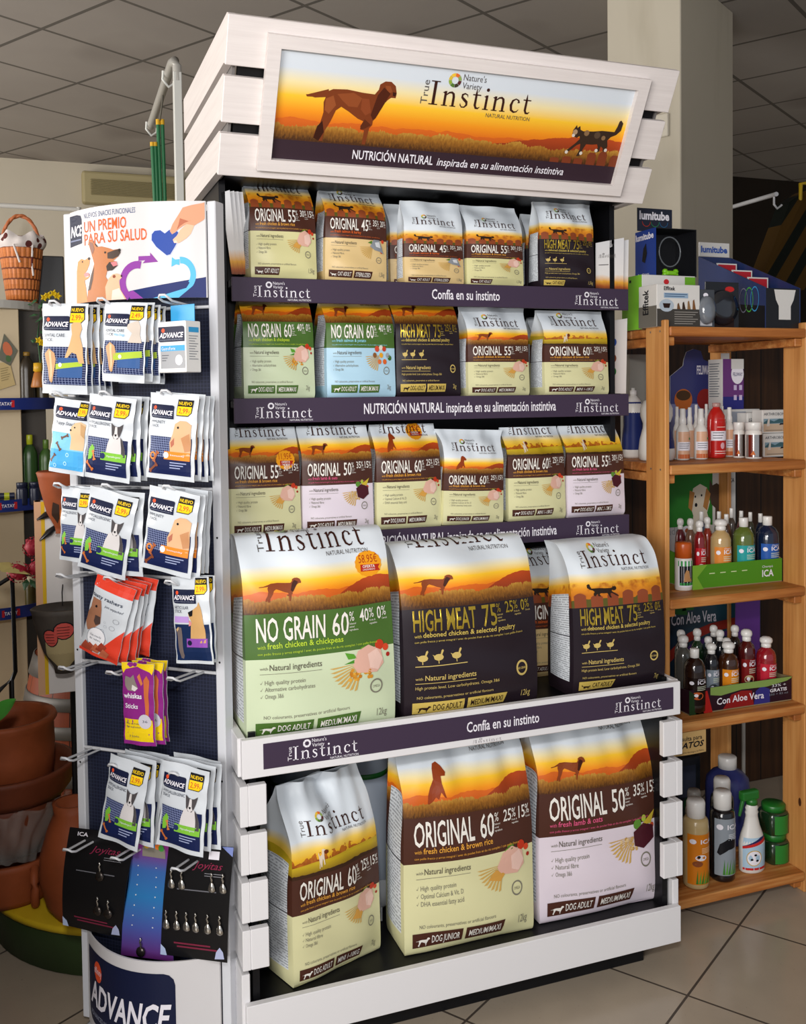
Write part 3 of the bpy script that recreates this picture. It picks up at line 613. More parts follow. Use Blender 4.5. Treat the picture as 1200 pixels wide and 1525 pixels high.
def make_bag(name, ty, w, h, d, M, label, group, seed=0, bulge=.012, fold=0., wr=.003, topw=1.0, lean=0., pinch=.0, crumple=0., printed=True, gus=.35, st=1.0, bv=.835):
    """stand-up gusset bag; origin at the middle of its base. fold > 0: top rolled backward by that length"""
    rnd = random.Random(seed); ph = [rnd.random()*6.3 for _ in range(12)]
    if fold:
        F = [(0, -d/2+.006, 0), (.03, -d/2-.004, .012), (.25, -d/2-.010, h*.25), (.55, -d/2-.004, h*.56), (.72, -d/2+.010+lean*.3, h*.745), (.84, -d/2+.03+lean*.6, h*.875), (.91, -d/2+.055+lean*.8, h*.945), (.955, -d/2+.055+fold*.35+lean, h*.985), (1, -d/2+.055+fold+lean, h*.985)]
        B = [(0, d/2-.004, 0), (.1, d/2, h*.1), (.6, d/2, h*.56), (.9, d/2-.01, h*.86), (.96, min(d/2, -d/2+.055+fold+lean)+.0, h*.93), (1, -d/2+.055+fold+lean+.001, h*.982)]
    else:
        F = [(0, -d/2+.004, 0), (.03, -d/2-.002, .008), (.3, -d/2, h*.30), (.58, -d/2+.002, h*.58), (.72, -d/2*.88+lean*.25, h*.72), (.85, -d/2*.52+lean*.6, h*.85), (.94, -d/2*.16+lean*.92, h*.94), (1, -.0015+lean, h)]
        B = [(0, d/2-.004, 0), (.03, d/2+.002, .008), (.3, d/2, h*.30), (.58, d/2-.002, h*.58), (.72, d/2*.88+lean*.25, h*.72), (.85, d/2*.52+lean*.6, h*.85), (.94, d/2*.16+lean*.92, h*.94), (1, .0015+lean, h)]
    A = [(0, w/2*.985), (.06, w/2), (.5, w/2*.99), (.75, w/2*(.985-pinch)), (.88, w/2*(1.0-pinch)), (1, w/2*topw)]
    F, B, A = smooth_tab(F, 90), smooth_tab(B, 90), smooth_tab(A)
    def wave(u, v):
        t = sst(.55, .95, v); q = wr*(math.sin(5.1*u*2+2.3*v*3+ph[0])*.5+math.sin(11*u+7*v+ph[1])*.35)*(.25+t)
        q += crumple*t*(math.sin(17*u+ph[2]+5*v)+.6*math.sin(31*u+ph[3]-9*v))*.5
        q += .35*wr*math.sin(23*v+4*u+ph[4])*sst(.0, .2, u)*sst(1., .8, u)
        return q
    def P(u, v):
        y, z = interp(F, v); a = interp(A, v)[0]; x = 2*u-1
        g = sst(0, .12, v)*(1-sst(.7, 1., v)*.85)
        return Vector((x*a, y-bulge*(1-x*x)*g+wave(u, v)*(1-abs(x)**6), z+(fold and 0.0)))
    def S(u, v, off=0.):
        p = P(u, v); e = .004; du = P(min(u+e, 1), v)-P(max(u-e, 0), v); dv = P(u, min(v+e, 1))-P(u, max(v-e, 0)); n = du.cross(dv)
        return p+n.normalized()*off
    scene, _, _, _, _, band, lower, _, _, food = TYPES[ty]
    m = film(scene, band, lower, food == 'dark', st); mb = MB(); NU, NV = (34, 90) if fold else (26, 56)
    mb.grid(P, NU, NV, m, True, lambda u, v: (u, v))
    for sgn in (-1, 1):
        def side(s, v, sgn=sgn):
            p = P(0 if sgn < 0 else 1, v); b = interp(B, v); a = interp(A, v)[0]
            q = Vector((sgn*a, b[0], b[1])); r = p.lerp(q, s); tuck = gus*abs(b[0]-p.y)*.5*sst(.45, .85, v)*math.sin(math.pi*s)*(1 if not fold else .6)
            r.x += sgn*(.006*math.sin(math.pi*s)*sst(0, .1, v)*(1-sst(.5, .8, v))-tuck*.8); return r
        mb.grid(side, 6, NV, m, True, lambda s, v: (2+s, v), sgn > 0 and False or sgn < 0)
    def back(u, v):
        b = interp(B, v); a = interp(A, v)[0]; return Vector(((2*u-1)*a, b[0], b[1]))
    mb.grid(back, 4, 20, m, True, lambda u, v: (2.5, min(v, .99)), True)
    mb.grid(lambda u, s: P(u, 0).lerp(back(u, 0), s), 4, 1, m, False, lambda u, s: (u, .01), True)
    if printed: bag_print(mb, lambda u, v, off=.0006: S(u, v*st, off+.0007), ty, w, h, bv)
    o = mb.build(name, None, M); tag(o, label, 'pet food bag', group); return o, S
def price_spot(bag, S, u, v, r, asp, price):
    mb = MB(); y, o_, rd = ink('#e89a1c'), ink('#c9481c'), ink('#b02a18')
    pts = [(u+r*(1+.05*(k % 2))*math.cos(k*math.pi/16), v+r*asp*(1+.05*(k % 2))*math.sin(k*math.pi/16)) for k in range(32)]
    mb.poly(pts, S, y, .0014); mb.text(S, price, u-r*.72, v+r*asp*.08, r*1.44, r*asp*.62, ink('#a83a12'), .0018)
    mb.poly([(u-r*.62, v-r*asp*.05), (u+r*.9, v-r*asp*.1), (u+r*.75, v-r*asp*.35), (u+r*.9, v-r*asp*.6), (u-r*.62, v-r*asp*.6)], S, rd, .0016)
    mb.text(S, 'OFERTA', u-r*.45, v-r*asp*.33, r*.95, r*asp*.22, I_CREAM, .002, .012); mb.text(S, 'LANZAMIENTO', u-r*.45, v-r*asp*.53, r*.95, r*asp*.13, I_CREAM, .002)
    return mb.build('price_sticker', bag)
def shelf_bag(ty, xl, xr, pz, Y, z, top, label, group, d=.10, tilt=0., yaw=0., **k):
    """front face between two photo columns read at row pz on the plane Y; top row read at the seam"""
    a, b = at(xl, pz, Y), at(xr, pz, Y); w = b.x-a.x; cx = (a.x+b.x)/2
    h = k.pop('h', None) or at((xl+xr)/2, top, Y+d/2).z-z
    M = Matrix.Translation((cx, Y+d/2+.004, z+.001)) @ Matrix.Rotation(yaw, 4, 'Z') @ Matrix.Rotation(tilt, 4, 'Y')
    k.setdefault('st', 1.09); k.setdefault('bv', .765); k.setdefault('wr', .0045)
    return make_bag('pet_food_bag', ty, w, h, d, M, label, group, **k)
G1, G2, G3, G4, G5 = 'cat food bags on the top shelf', 'small dog food bags on the second shelf', 'small dog food bags on the third shelf', 'large bags standing in the white tray', 'large bags on the bottom deck'
YB = .245
shelf_bag('chick_cat', 374, 472, 410, YB, SH[0], 269, 'pale yellow cat food bag beside the upright leaflets on the top shelf', G1, seed=1, st=1.19, bv=0.735, lean=.03)
shelf_bag('salmon_cat', 484, 575.5, 415, YB, SH[0], 281, 'tan cat food bag standing second from the leaflets, top seam tilted', G1, seed=2, st=1.13, bv=0.74, tilt=R(1.5), lean=.02, crumple=.001)
shelf_bag('salmon_cat', 582, 664, 415, YB+.055, SH[0], 307, 'tan cat food bag half hidden behind another tan bag on the top shelf', G1, seed=3, st=0.84, bv=0.84, d=.09)
shelf_bag('salmon_cat', 603, 691, 419, YB-.002, SH[0], 302, 'tan cat food bag with two number boxes at the middle of the top shelf', G1, seed=4, st=0.83, bv=0.85, d=.055, crumple=.0015)
shelf_bag('chick_cat', 696, 780, 424, YB, SH[0], 309, 'pale yellow cat food bag between the tan and the black bag', G1, seed=5, st=0.87, bv=0.81)
shelf_bag('meat_cat', 785, 868, 428, YB+.075, SH[0], 322, 'black cat food bag mostly hidden behind the crumpled black one', G1, seed=6, st=0.95, bv=0.81, d=.07)
shelf_bag('meat_cat', 805, 886, 428, YB, SH[0], 300, 'crumpled black cat food bag with gold letters on the top shelf', G1, seed=7, st=0.95, bv=0.81, d=.065, crumple=.004, wr=.006, topw=1.08)
shelf_bag('green', 363.5, 469.5, 588, YB, SH[1], 446, 'light green grain free dog food bag at the end of the second shelf', G2, seed=11, st=1.24, bv=0.755, d=.12, h=.252)
shelf_bag('blue', 487.5, 589.5, 588, YB, SH[1], 446, 'light blue dog food bag with green band, salmon and potato picture', G2, seed=12, st=1.24, bv=0.755, d=.12, h=.252)
shelf_bag('meat_dog', 591, 686.5, 582, YB+.004, SH[1], 446, 'black dog food bag with gold letters on the second shelf', G2, seed=13, st=1.27, bv=0.745, d=.11, h=.252)
shelf_bag('chick_dog', 691, 782, 586, YB+.10, SH[1], 470, 'pale yellow dog food bag hidden behind its crumpled twin, second shelf', G2, seed=14, st=0.98, bv=0.79, d=.08)
shelf_bag('chick_dog', 698, 789, 588, YB, SH[1], 459, 'pale yellow dog food bag right beside the black one, second shelf', G2, seed=15, st=0.98, bv=0.79, d=.085, crumple=.002, topw=1.08)
shelf_bag('mini', 796, 872, 587, YB+.10, SH[1], 474, 'pale yellow bag seen in the gap behind the white terrier bag', G2, seed=16, st=1.0, bv=0.81, d=.08)
shelf_bag('mini', 812, 907, 587, YB, SH[1], 464, 'pale yellow small breed bag with white terrier on the second shelf', G2, seed=17, st=1.0, bv=0.81, d=.085, crumple=.002, topw=1.04)
b, S = shelf_bag('chick_dog', 343, 449, 790, YB-.004, SH[2], 632, 'pale yellow bag with orange 11.95 price sticker on the third shelf', G3, seed=21, st=1.16, bv=0.785, d=.10, h=.258)
price_spot(b, S, .79, .70, .135, .62, '11,95€')
shelf_bag('lamb_dog', 451.5, 557, 788, YB-.004, SH[2], 632, 'pink dog food bag with lamb and oats at the third shelf', G3, seed=22, st=1.16, bv=0.785, d=.10, h=.258)
b, S = shelf_bag('junior', 562, 658.5, 783, YB-.004, SH[2], 632, 'pale yellow junior bag with orange 12.95 price sticker at its top', G3, seed=23, st=1.16, bv=0.785, d=.10, h=.258)
price_spot(b, S, .66, .93, .13, .62, '12,95€')
shelf_bag('junior', 660, 749.5, 777, YB-.012, SH[2], 640, 'crumpled pale yellow junior bag standing lower than its neighbours', G3, seed=24, st=0.92, bv=0.84, d=.085, crumple=.004, topw=1.15, tilt=R(2.2))
shelf_bag('mini', 758, 843, 771, YB, SH[2], 620, 'wrinkled pale yellow terrier bag on the third shelf', G3, seed=25, st=1.18, bv=0.775, d=.10, wr=.006, crumple=.003, h=.243)
shelf_bag('mini_lamb', 846, 931, 767, YB, SH[2], 620, 'pink small breed bag at the shelf end nearest the pine rack', G3, seed=26, st=1.18, bv=0.775, d=.10, wr=.005, crumple=.002, h=.243)
# big bags
def big_bag(ty, xl, xr, pz, Y, z, top, d, label, group, yaw=0., tilt=0., ht=None, **k):
    a, b = at(xl, pz, Y), at(xr, pz, Y); w = b.x-a.x; cx = (a.x+b.x)/2; h = ht or at((xl+xr)/2, top, Y+.07).z-z
    M = Matrix.Translation((cx, Y+d/2, z+.001)) @ Matrix.Rotation(yaw, 4, 'Z') @ Matrix.Rotation(tilt, 4, 'Y')
    return make_bag('large_pet_food_bag', ty, w, h, d, M, label, group, **k)
TYPES = dict(TYPES)
for k in ('green', 'meat_dog', 'junior', 'lamb_dog'):
    t = list(TYPES[k]); t[8] = '12kg'; TYPES[k+'_12'] = tuple(t)
t = list(TYPES['mini']); t[8] = '7kg'; TYPES['mini_7'] = tuple(t)
t = list(TYPES['salmon_cat']); t[8] = '7kg'; TYPES['salmon_7'] = tuple(t)
t = list(TYPES['meat_cat']); t[8] = '7kg'; TYPES['meat_7'] = tuple(t)
b, S = big_bag('green_12', 366, 587, 1060, .045, ZT, 787, .15, 'large light green 12 kg bag with orange 58.95 price sticker', G4, fold=.07, bulge=.022, bv=.832, st=1.05, seed=31, wr=.009, topw=1.0, tilt=R(-.5))
price_spot(b, S, .855, .79, .092, .60, '58.95€')
big_bag('meat_dog_12', 600, 798, 1040, .05, ZT, 800, .15, 'large black 12 kg dog food bag with gold lettering in the tray', G4, fold=.07, bulge=.02, bv=.85, st=1.09, seed=32, wr=.009, tilt=R(-.6))
big_bag('salmon_7', 770, 875, 1010, .25, ZT, 812, .12, 'tan bag standing in shade behind the black cat food bag', G4, fold=.04, bulge=.015, seed=33)
big_bag('meat_7', 851, 987, 1000, .06, ZT, 800, .12, 'black cat food bag with a rolled white top in the tray', G4, fold=.08, bulge=.014, bv=.80, seed=34, wr=.007, crumple=.004)
ZD = .147
def deck_bag(ty, pl, pr, top, d, label, ht=None, tilt=0., **k):
    a, b = atz(pl[0], pl[1], ZD), atz(pr[0], pr[1], ZD); v = b-a; w = v.length; yaw = math.atan2(v.y, v.x); n = Vector((-v.y, v.x, 0)).normalized()
    c = (a+b)/2+n*(d/2); h = ht or at((pl[0]+pr[0])/2, top, c.y).z-ZD
    M = Matrix.Translation((c.x, c.y, ZD+.001)) @ Matrix.Rotation(yaw, 4, 'Z') @ Matrix.Rotation(tilt, 4, 'Y')
    return make_bag('large_pet_food_bag', ty, w, h, d, M, label, G5, **k)
deck_bag('mini_7', (437, 1474), (566, 1414), 1148, .15, 'pale yellow 7 kg terrier bag with tall white pinched top', seed=41, st=.955, bv=.79, wr=.009, crumple=.014, bulge=.016, topw=.92, pinch=.03, gus=.5)
deck_bag('junior_12', (602, 1426), (794, 1384), 1100, .13, 'pale yellow 12 kg junior bag in the middle of the bottom deck', seed=42, wr=.010, crumple=.012, lean=.02, bulge=.022, topw=.93, pinch=.02, ht=.50, st=1.10)
deck_bag('lamb_dog_12', (803, 1378), (983, 1338), 1080, .12, 'pink and white 12 kg lamb bag on the bottom deck', seed=43, wr=.010, crumple=.011, lean=.02, bulge=.02, topw=.95, pinch=.02, ht=.50, st=1.10)
big_bag('junior_12', 587, 712, 1280, .34, ZD, 1100, .10, 'pale yellow bag deep in the bottom deck behind the junior bag', G5, seed=44, ht=.50, bulge=.012)
big_bag('salmon_7', 760, 850, 1250, .34, ZD, 1100, .08, 'brown topped bag deep in the gap between two large bags', G5, seed=45, ht=.52, bulge=.012)
# ------------------------------------------------------------------ rotating treat rack
EA = Vector((.755, -.656, 0)).normalized(); EN = Vector((EA.y, -EA.x, 0)); RO = Vector((-.72, .2, 0))
RM = Matrix.Translation(RO) @ Matrix.Rotation(math.atan2(EA.y, EA.x), 4, 'Z')       # local x along the face, -y towards the viewer
def rk(px, py, n):
    d = ray(px, py); t = (n-(CP-RO).dot(EN))/d.dot(EN); P = CP+d*t; return (P-RO).dot(EA), P.z
RT_ = empty('treat_rack', (0, 0, 0), 0, 'narrow white treat rack with navy mesh panel, wire hooks and curved dog sign', 'display rack', M=RM)
m_met = mat('white_metal', '#d2d4d9', .35, 0, .5); m_wire = mat('white_wire', '#d0d2d6', .35)
for s in (-1, 1):
    mb = MB(); mb.box((s*.186-.0105, -.0, .02), (s*.186+.0105, .035, 1.868), m_met, .002)
    for z in (.35, .62, .88, 1.15): mb.disc(lambda u, v, off, s=s, z=z: Vector((s*.186+u, -off, z+v)), 0, 0, .0025, .0025, m_blk, .0004, 8)
    mb.build('post', RT_)
g = NG('navy_mesh', .5, .4); P, q = g.obj()
def gl(x, T, w): return g.lt(g.mth('FRACT', g.mth('DIVIDE', x, T)), w)
ln = g.mth('MAXIMUM', gl(g.mth('ADD', q[0], 1.), .008, .18), gl(q[2], .008, .18)); g.col(g.mix(ln, hx('#151a2e'), hx('#2a3047'))); m_navy = g.m
mb = MB(); mb.box((-.1752, .012, .05), (.1752, .022, 1.85), m_navy); mb.build('mesh_panel', RT_)
ROWZ = [1.645, 1.45, 1.254, 1.057, .855, .655, .453]
for z in ROWZ:
    mb = MB(); mb.tube([(-.1755, .004, z), (.1755, .004, z)], .0038, m_wire, 8); mb.build('cross_bar', RT_)
HK = MB()
HK.tube([(-.011, .0, 0), (-.011, -.09, .006), (-.011, -.104, .012), (-.006, -.108, .017), (.006, -.108, .017), (.011, -.104, .012), (.011, -.09, .006), (.011, 0, 0)], .0026, m_wire, 6)
hk0 = None
for z in ROWZ:
    for a in (-.142, -.018, .134):
        if hk0 is None: hk0 = HK.build('hook', RT_); h_ = hk0
        else: h_ = hk0.copy(); C.objects.link(h_); h_.parent = RT_
        h_.location = (a, 0, z)
mb = MB(); mb.lathe([(0, 0), (.185, 0), (.185, .008), (.17, .018), (.06, .03), (0, .03)], m_met, seg=48); mb.build('base_disc', RT_)
# curved sign
def bow(hw, b): return lambda a: -b*(1-min(1, abs(a)/hw)**2)
bs = bow(.177, .048); Zt, Zb = 1.868, 1.664
def SGN(u, v, off=0.):
    a = -.1745+.349*u; return Vector((a, bs(a)-off-.002, Zb+v*(Zt-Zb)))
mw = mat('sign_white', '#d0cecf', .25, 0, .3); I_NAVY = ink('#16204a'); I_NVD = ink('#151b38'); I_RED = ink('#e0522c'); I_OR = ink('#e8602c')
mb = MB(); mb.grid(SGN, 40, 4, mw)
mb.grid(lambda u, v: SGN(u, v, -.004), 40, 4, mw, True, None, True)
n = 40
for v in (0, 1): mb.add([SGN(i/n, v, o) for i in range(n+1) for o in (0, -.004)], [[2*i, 2*i+1, 2*i+3, 2*i+2][::(1 if v == 0 else -1)] for i in range(n)], mw)
WT = [(0, 0), (.014, .0), (.048, .07), (.077, .12), (.106, .155), (.14, .20), (.216, .30), (.298, .40), (.394, .50), (.495, .60), (.606, .70), (.72, .80), (.846, .90), (.976, 1), (1.2, 1.0)]
def SGP(u, v, off=0.): return SGN(min(.998, interp(WT, max(0, u))[0]), v, off)
mb.text(SGP, 'NUEVOS SNACKS FUNCIONALES', .115, .895, .37, .055, ink('#4a5a80'), .0008); mb.text(SGP, 'UN PREMIO', .115, .745, .305, .115, I_OR, .0008, .012); mb.text(SGP, 'PARA SU SALUD', .115, .61, .45, .115, I_OR, .0008, .012)
mb.poly([(.012, .62), (.095, .64), (.095, .90), (.085, .94), (.06, .955), (.012, .955)], SGP, I_NVD, .0006); mb.text(SGP, 'NCE', .02, .725, .072, .11, m_wi, .001, .03, .15); mb.rect(SGP, .018, .675, .088, .690, ink('#7a82a0'), .001, 3)
I_BL = ink('#2a4aa0'); I_PU = ink('#8a3f9a'); I_LB = ink('#5ab8e6')
def arcband(cu, cv, r, w, a0, a1, m, asp=1.75, off=.0007, n=14):
    vs = []; fs = []
    for k in range(n+1):
        a = R(a0+(a1-a0)*k/n)
        for q in (r-w/2, r+w/2): vs.append(SGP(cu+q*math.cos(a), cv+q*asp*math.sin(a), off))
    for k in range(n): fs.append([2*k, 2*k+1, 2*k+3, 2*k+2])
    mb.add(vs, fs, m)
mb.poly([(.30, 0), (.985, 0), (.985, .215), (.75, .16), (.44, .085)], SGP, ink('#1c2a66'), .0006)
arcband(.49, .17, .105, .045, 75, 235, I_PU); mb.poly([(.50, .44), (.585, .44), (.585, .475), (.64, .375), (.53, .365), (.55, .395), (.50, .392)], SGP, I_PU, .0008); mb.poly([(.41, .06), (.455, .09), (.53, .0), (.44, .0)], SGP, I_PU, .0008)
arcband(.80, .24, .085, .04, -40, 95, I_LB); mb.poly([(.73, .32), (.735, .42), (.76, .395), (.79, .40), (.79, .335), (.765, .345)], SGP, I_LB, .0008); mb.poly([(.865, .17), (.835, .10), (.60, .0), (.78, .0), (.88, .12)], SGP, I_LB, .0009)
hpts = [(.70, .44), (.63, .53), (.598, .60), (.60, .66), (.62, .695), (.66, .70), (.69, .665), (.72, .70), (.755, .71), (.785, .675), (.785, .60), (.76, .53), (.725, .45)]
mb.poly([(.692+(x-.692)*1.08, .58+(y-.58)*1.08) for x, y in hpts], SGP, ink('#c3cbe2'), .0006); mb.poly(hpts, SGP, I_BL, .0009)
SK, SKD, SKL = ink('#d99a78'), ink('#b86a4c'), ink('#e8b898')
mb.poly([(.985, .985), (.88, .955), (.82, .93), (.795, .87), (.745, .76), (.725, .69), (.74, .655), (.765, .675), (.79, .71), (.81, .73), (.845, .76), (.90, .745), (.985, .82)], SGP, SK, .0010)
mb.poly([(.845, .76), (.80, .70), (.775, .64), (.745, .60), (.755, .565), (.79, .565), (.84, .61), (.875, .66), (.90, .745)], SGP, SKL, .0012); mb.poly([(.80, .82), (.86, .79), (.88, .80), (.83, .77), (.80, .74), (.775, .70), (.79, .76)], SGP, SKD, .0014); mb.poly([(.75, .585), (.755, .567), (.782, .567), (.77, .595)], SGP, ink('#f0d0bc'), .0014)
# dogs on the sign
TN, TD, BK, GD = ink('#b8764a'), ink('#8a5230'), ink('#2e2622'), ink('#d8935a')
mb.poly([(.045, .0), (.05, .35), (.06, .45), (.085, .475), (.115, .455), (.14, .475), (.155, .46), (.15, .40), (.13, .34), (.105, .30), (.115, .27), (.15, .27), (.15, .31), (.135, .25), (.11, .235), (.12, .15), (.13, .0)], SGP, GD, .0007)
mb.poly([(.105, .30), (.115, .275), (.15, .28), (.14, .315), (.12, .32)], SGP, ink('#d88a8a'), .0010); mb.disc(SGP, .148, .463, .009, .016, BK, .0011, 8); mb.disc(SGP, .095, .44, .006, .011, BK, .0011, 8)
mb.poly([(.125, .0), (.135, .12), (.16, .28), (.185, .40), (.165, .52), (.145, .63), (.15, .655), (.18, .64), (.205, .575), (.24, .575), (.285, .55), (.32, .525), (.365, .53), (.375, .49), (.36, .455), (.32, .41), (.345, .40), (.352, .355), (.31, .315), (.275, .305), (.265, .25), (.30, .15), (.30, .0)], SGP, TN, .0009)
mb.poly([(.155, .64), (.18, .62), (.19, .55), (.175, .50), (.16, .56)], SGP, ink('#8f6658'), .0012); mb.poly([(.185, .655), (.195, .62), (.215, .575), (.20, .57), (.185, .62)], SGP, BK, .0008); mb.poly([(.28, .50), (.33, .52), (.368, .53), (.376, .49), (.36, .455), (.32, .43), (.28, .44)], SGP, ink('#4a3c36'), .0012)
mb.poly([(.29, .40), (.345, .40), (.352, .355), (.31, .31), (.275, .31), (.27, .36)], SGP, ink('#3a302c'), .0011); mb.poly([(.30, .395), (.345, .40), (.352, .36), (.32, .35)], SGP, ink('#d07a80'), .0014); mb.poly([(.135, .12), (.16, .28), (.185, .37), (.175, .24), (.155, .13)], SGP, ink('#5a4a44'), .0012); mb.disc(SGP, .265, .505, .007, .012, BK, .0014, 8); mb.disc(SGP, .368, .515, .010, .018, BK, .0015, 8)
mb.poly([(.265, .0), (.26, .14), (.285, .23), (.315, .27), (.345, .275), (.375, .255), (.38, .225), (.36, .20), (.37, .1), (.41, .0)], SGP, ink('#dcb090'), .0012); mb.disc(SGP, .325, .245, .012, .018, ink('#8a4a34'), .0014, 8); mb.disc(SGP, .378, .245, .006, .011, BK, .0014, 8); mb.poly([(.30, .0), (.31, .1), (.36, .12), (.40, .0)], SGP, ink('#e8d4c4'), .0014)
mb.build('curved_sign', RT_)
# curved base box
bb = bow(.178, .078)
def BSX(u, v, off=0.):
    a = -.1745+.349*u; return Vector((a, bb(a)-off-.002, .021+v*.215))
mb = MB(); mb.grid(BSX, 40, 2, mw); mb.grid(lambda u, v: BSX(u, v, -.004), 40, 2, mw, True, None, True)
mb.add([BSX(i/n, 1, o) for i in range(n+1) for o in (0, -.004)], [[2*i, 2*i+1, 2*i+3, 2*i+2][::-1] for i in range(n)], mw)
mb.add([BSX(i/n, .08) for i in range(n+1)], [list(range(n+1))], mat('navy_card', '#10142a', .5))
def rr(u0, v0, u1, v1, ru, rv, cs=(1, 1, 1, 1)):
    o = []
    for (cu, cv, a0, k) in ((u0+ru, v0+rv, 180, 0), (u1-ru, v0+rv, 270, 1), (u1-ru, v1-rv, 0, 2), (u0+ru, v1-rv, 90, 3)):
        if cs[k]: o += [(cu+ru*math.cos(R(a0+d)), cv+rv*math.sin(R(a0+d))) for d in (0, 30, 60, 90)]
        else: o.append(((u0, u1, u1, u0)[k], (v0, v0, v1, v1)[k]))
    return o
def advance(mb, S, u0, v0, u1, v1, off=.0006, tagline=True, block=None, sh=.18):
    """navy logo block with orange dot and italic lettering"""
    du, dv = u1-u0, v1-v0
    mb.poly(rr(u0, v0, u1, v1, du*.09, dv*.15, (1, 0, 1, 0)), S, block or I_NVD, off)
    mb.disc(S, u0+du*.19, v0+dv*.76, du*.065, dv*.14, I_RED, off+.0003, 14)
    mb.text(S, 'ADVANCE', u0+du*.035, v0+dv*.27, du*.90, dv*.32, m_wi, off+.0004, .025, sh)
    if tagline: mb.text(S, 'ADVANCED NUTRITION FOR OPTIMAL HEALTH', u0+du*.04, v0+dv*.10, du*.88, dv*.065, ink('#9aa0b4'), off+.0004)
advance(mb, BSX, .04, .09, .775, .88, .0008); mb.text(BSX, 'affinity', .135, .665, .09, .07, m_wi, .0016); mb.build('base_box', RT_)
# ---- pouches
FOIL = mat('foil_white', '#ccd2d8', .24, 0, .6); SILV = mat('foil_silver', '#c8ccd2', .22, .6); I_YE = ink('#f0c818'); I_BLK = ink('#15151a'); I_LIME = ink('#7ab83a'); I_ORG = ink('#e8862c'); I_RDT = ink('#c8302a'); I_GRY = ink('#7d828c'); I_TXT = ink('#3c4456')
g = NG('navy_grid_print', .25, .6); u, v = g.uv(); ln = g.mth('MAXIMUM', g.lt(g.mth('FRACT', g.mth('MULTIPLY', u, 34.)), .22), g.lt(g.mth('FRACT', g.mth('MULTIPLY', v, 52.)), .22))
g.col(g.mix(g.mth('MULTIPLY', ln, g.rng(v, .25, .5)), hx('#202a5c'), hx('#a8b2cc'))); GRIDM = g.m
def price_tag(mb, S, u, v, du, dv, txt):
    mb.poly([(u-.012, v-.01), (u+du*.8, v-.01), (u+du+.012, v+dv*.2), (u+du+.012, v+dv+.01), (u-.012, v+dv+.01)], S, I_BLK, .0011)
    mb.poly([(u, v), (u+du*.8, v), (u+du, v+dv*.2), (u+du, v+dv*.60), (u, v+dv*.60)], S, I_YE, .0015); mb.text(S, txt, u+du*.12, v+dv*.14, du*.66, dv*.34, I_RDT, .0019); mb.text(S, '€', u+du*.83, v+dv*.16, du*.1, dv*.16, I_RDT, .0019)
    mb.text(S, 'NUEVO', u+du*.04, v+dv*.70, du*.92, dv*.22, I_YE, .0015, .02)
def bone(mb, S, u, v, l, ang, c, asp, off=.0013):
    ca, sa = math.cos(R(ang)), math.sin(R(ang))
    def q(x, y): return (u+l*(x*ca-y*sa), v+l*asp*(x*sa+y*ca))
    mb.poly([q(*p) for p in [(-.42,-.13),(.42,-.13),(.5,-.26),(.68,-.24),(.72,-.08),(.66,0),(.72,.10),(.66,.25),(.5,.26),(.42,.13),(-.42,.13),(-.5,.26),(-.68,.24),(-.72,.08),(-.66,0),(-.72,-.1),(-.66,-.25),(-.5,-.26)]], S, c, off)
def bulldog(mb, S, u, v, w, h, off=.0012):
    G, Wt = ink('#4a4648'), ink('#d0cccc')
    def p(pts): return [(u+w*x, v+h*y) for x, y in pts]
    mb.poly(p([(.05, 0), (.12, .3), (.22, .52), (.35, .62), (.65, .62), (.85, .5), (.95, .25), (1, 0)]), S, Wt, off); mb.poly(p([(.75, .58), (.85, .5), (.95, .25), (1, .0), (.82, .0), (.8, .3)]), S, G, off+.0003)
    mb.poly(p([(.26, .98), (.30, .75), (.33, .62), (.45, .52), (.62, .52), (.72, .64), (.78, .78), (.84, .98), (.68, .90), (.55, .88), (.42, .90)]), S, G, off+.0004); mb.poly(p([(.47, .88), (.57, .88), (.60, .68), (.66, .58), (.52, .5), (.40, .58), (.45, .68)]), S, Wt, off+.0006); mb.poly(p([(.46, .66), (.58, .66), (.55, .6), (.49, .6)]), S, I_BLK, off+.0008)
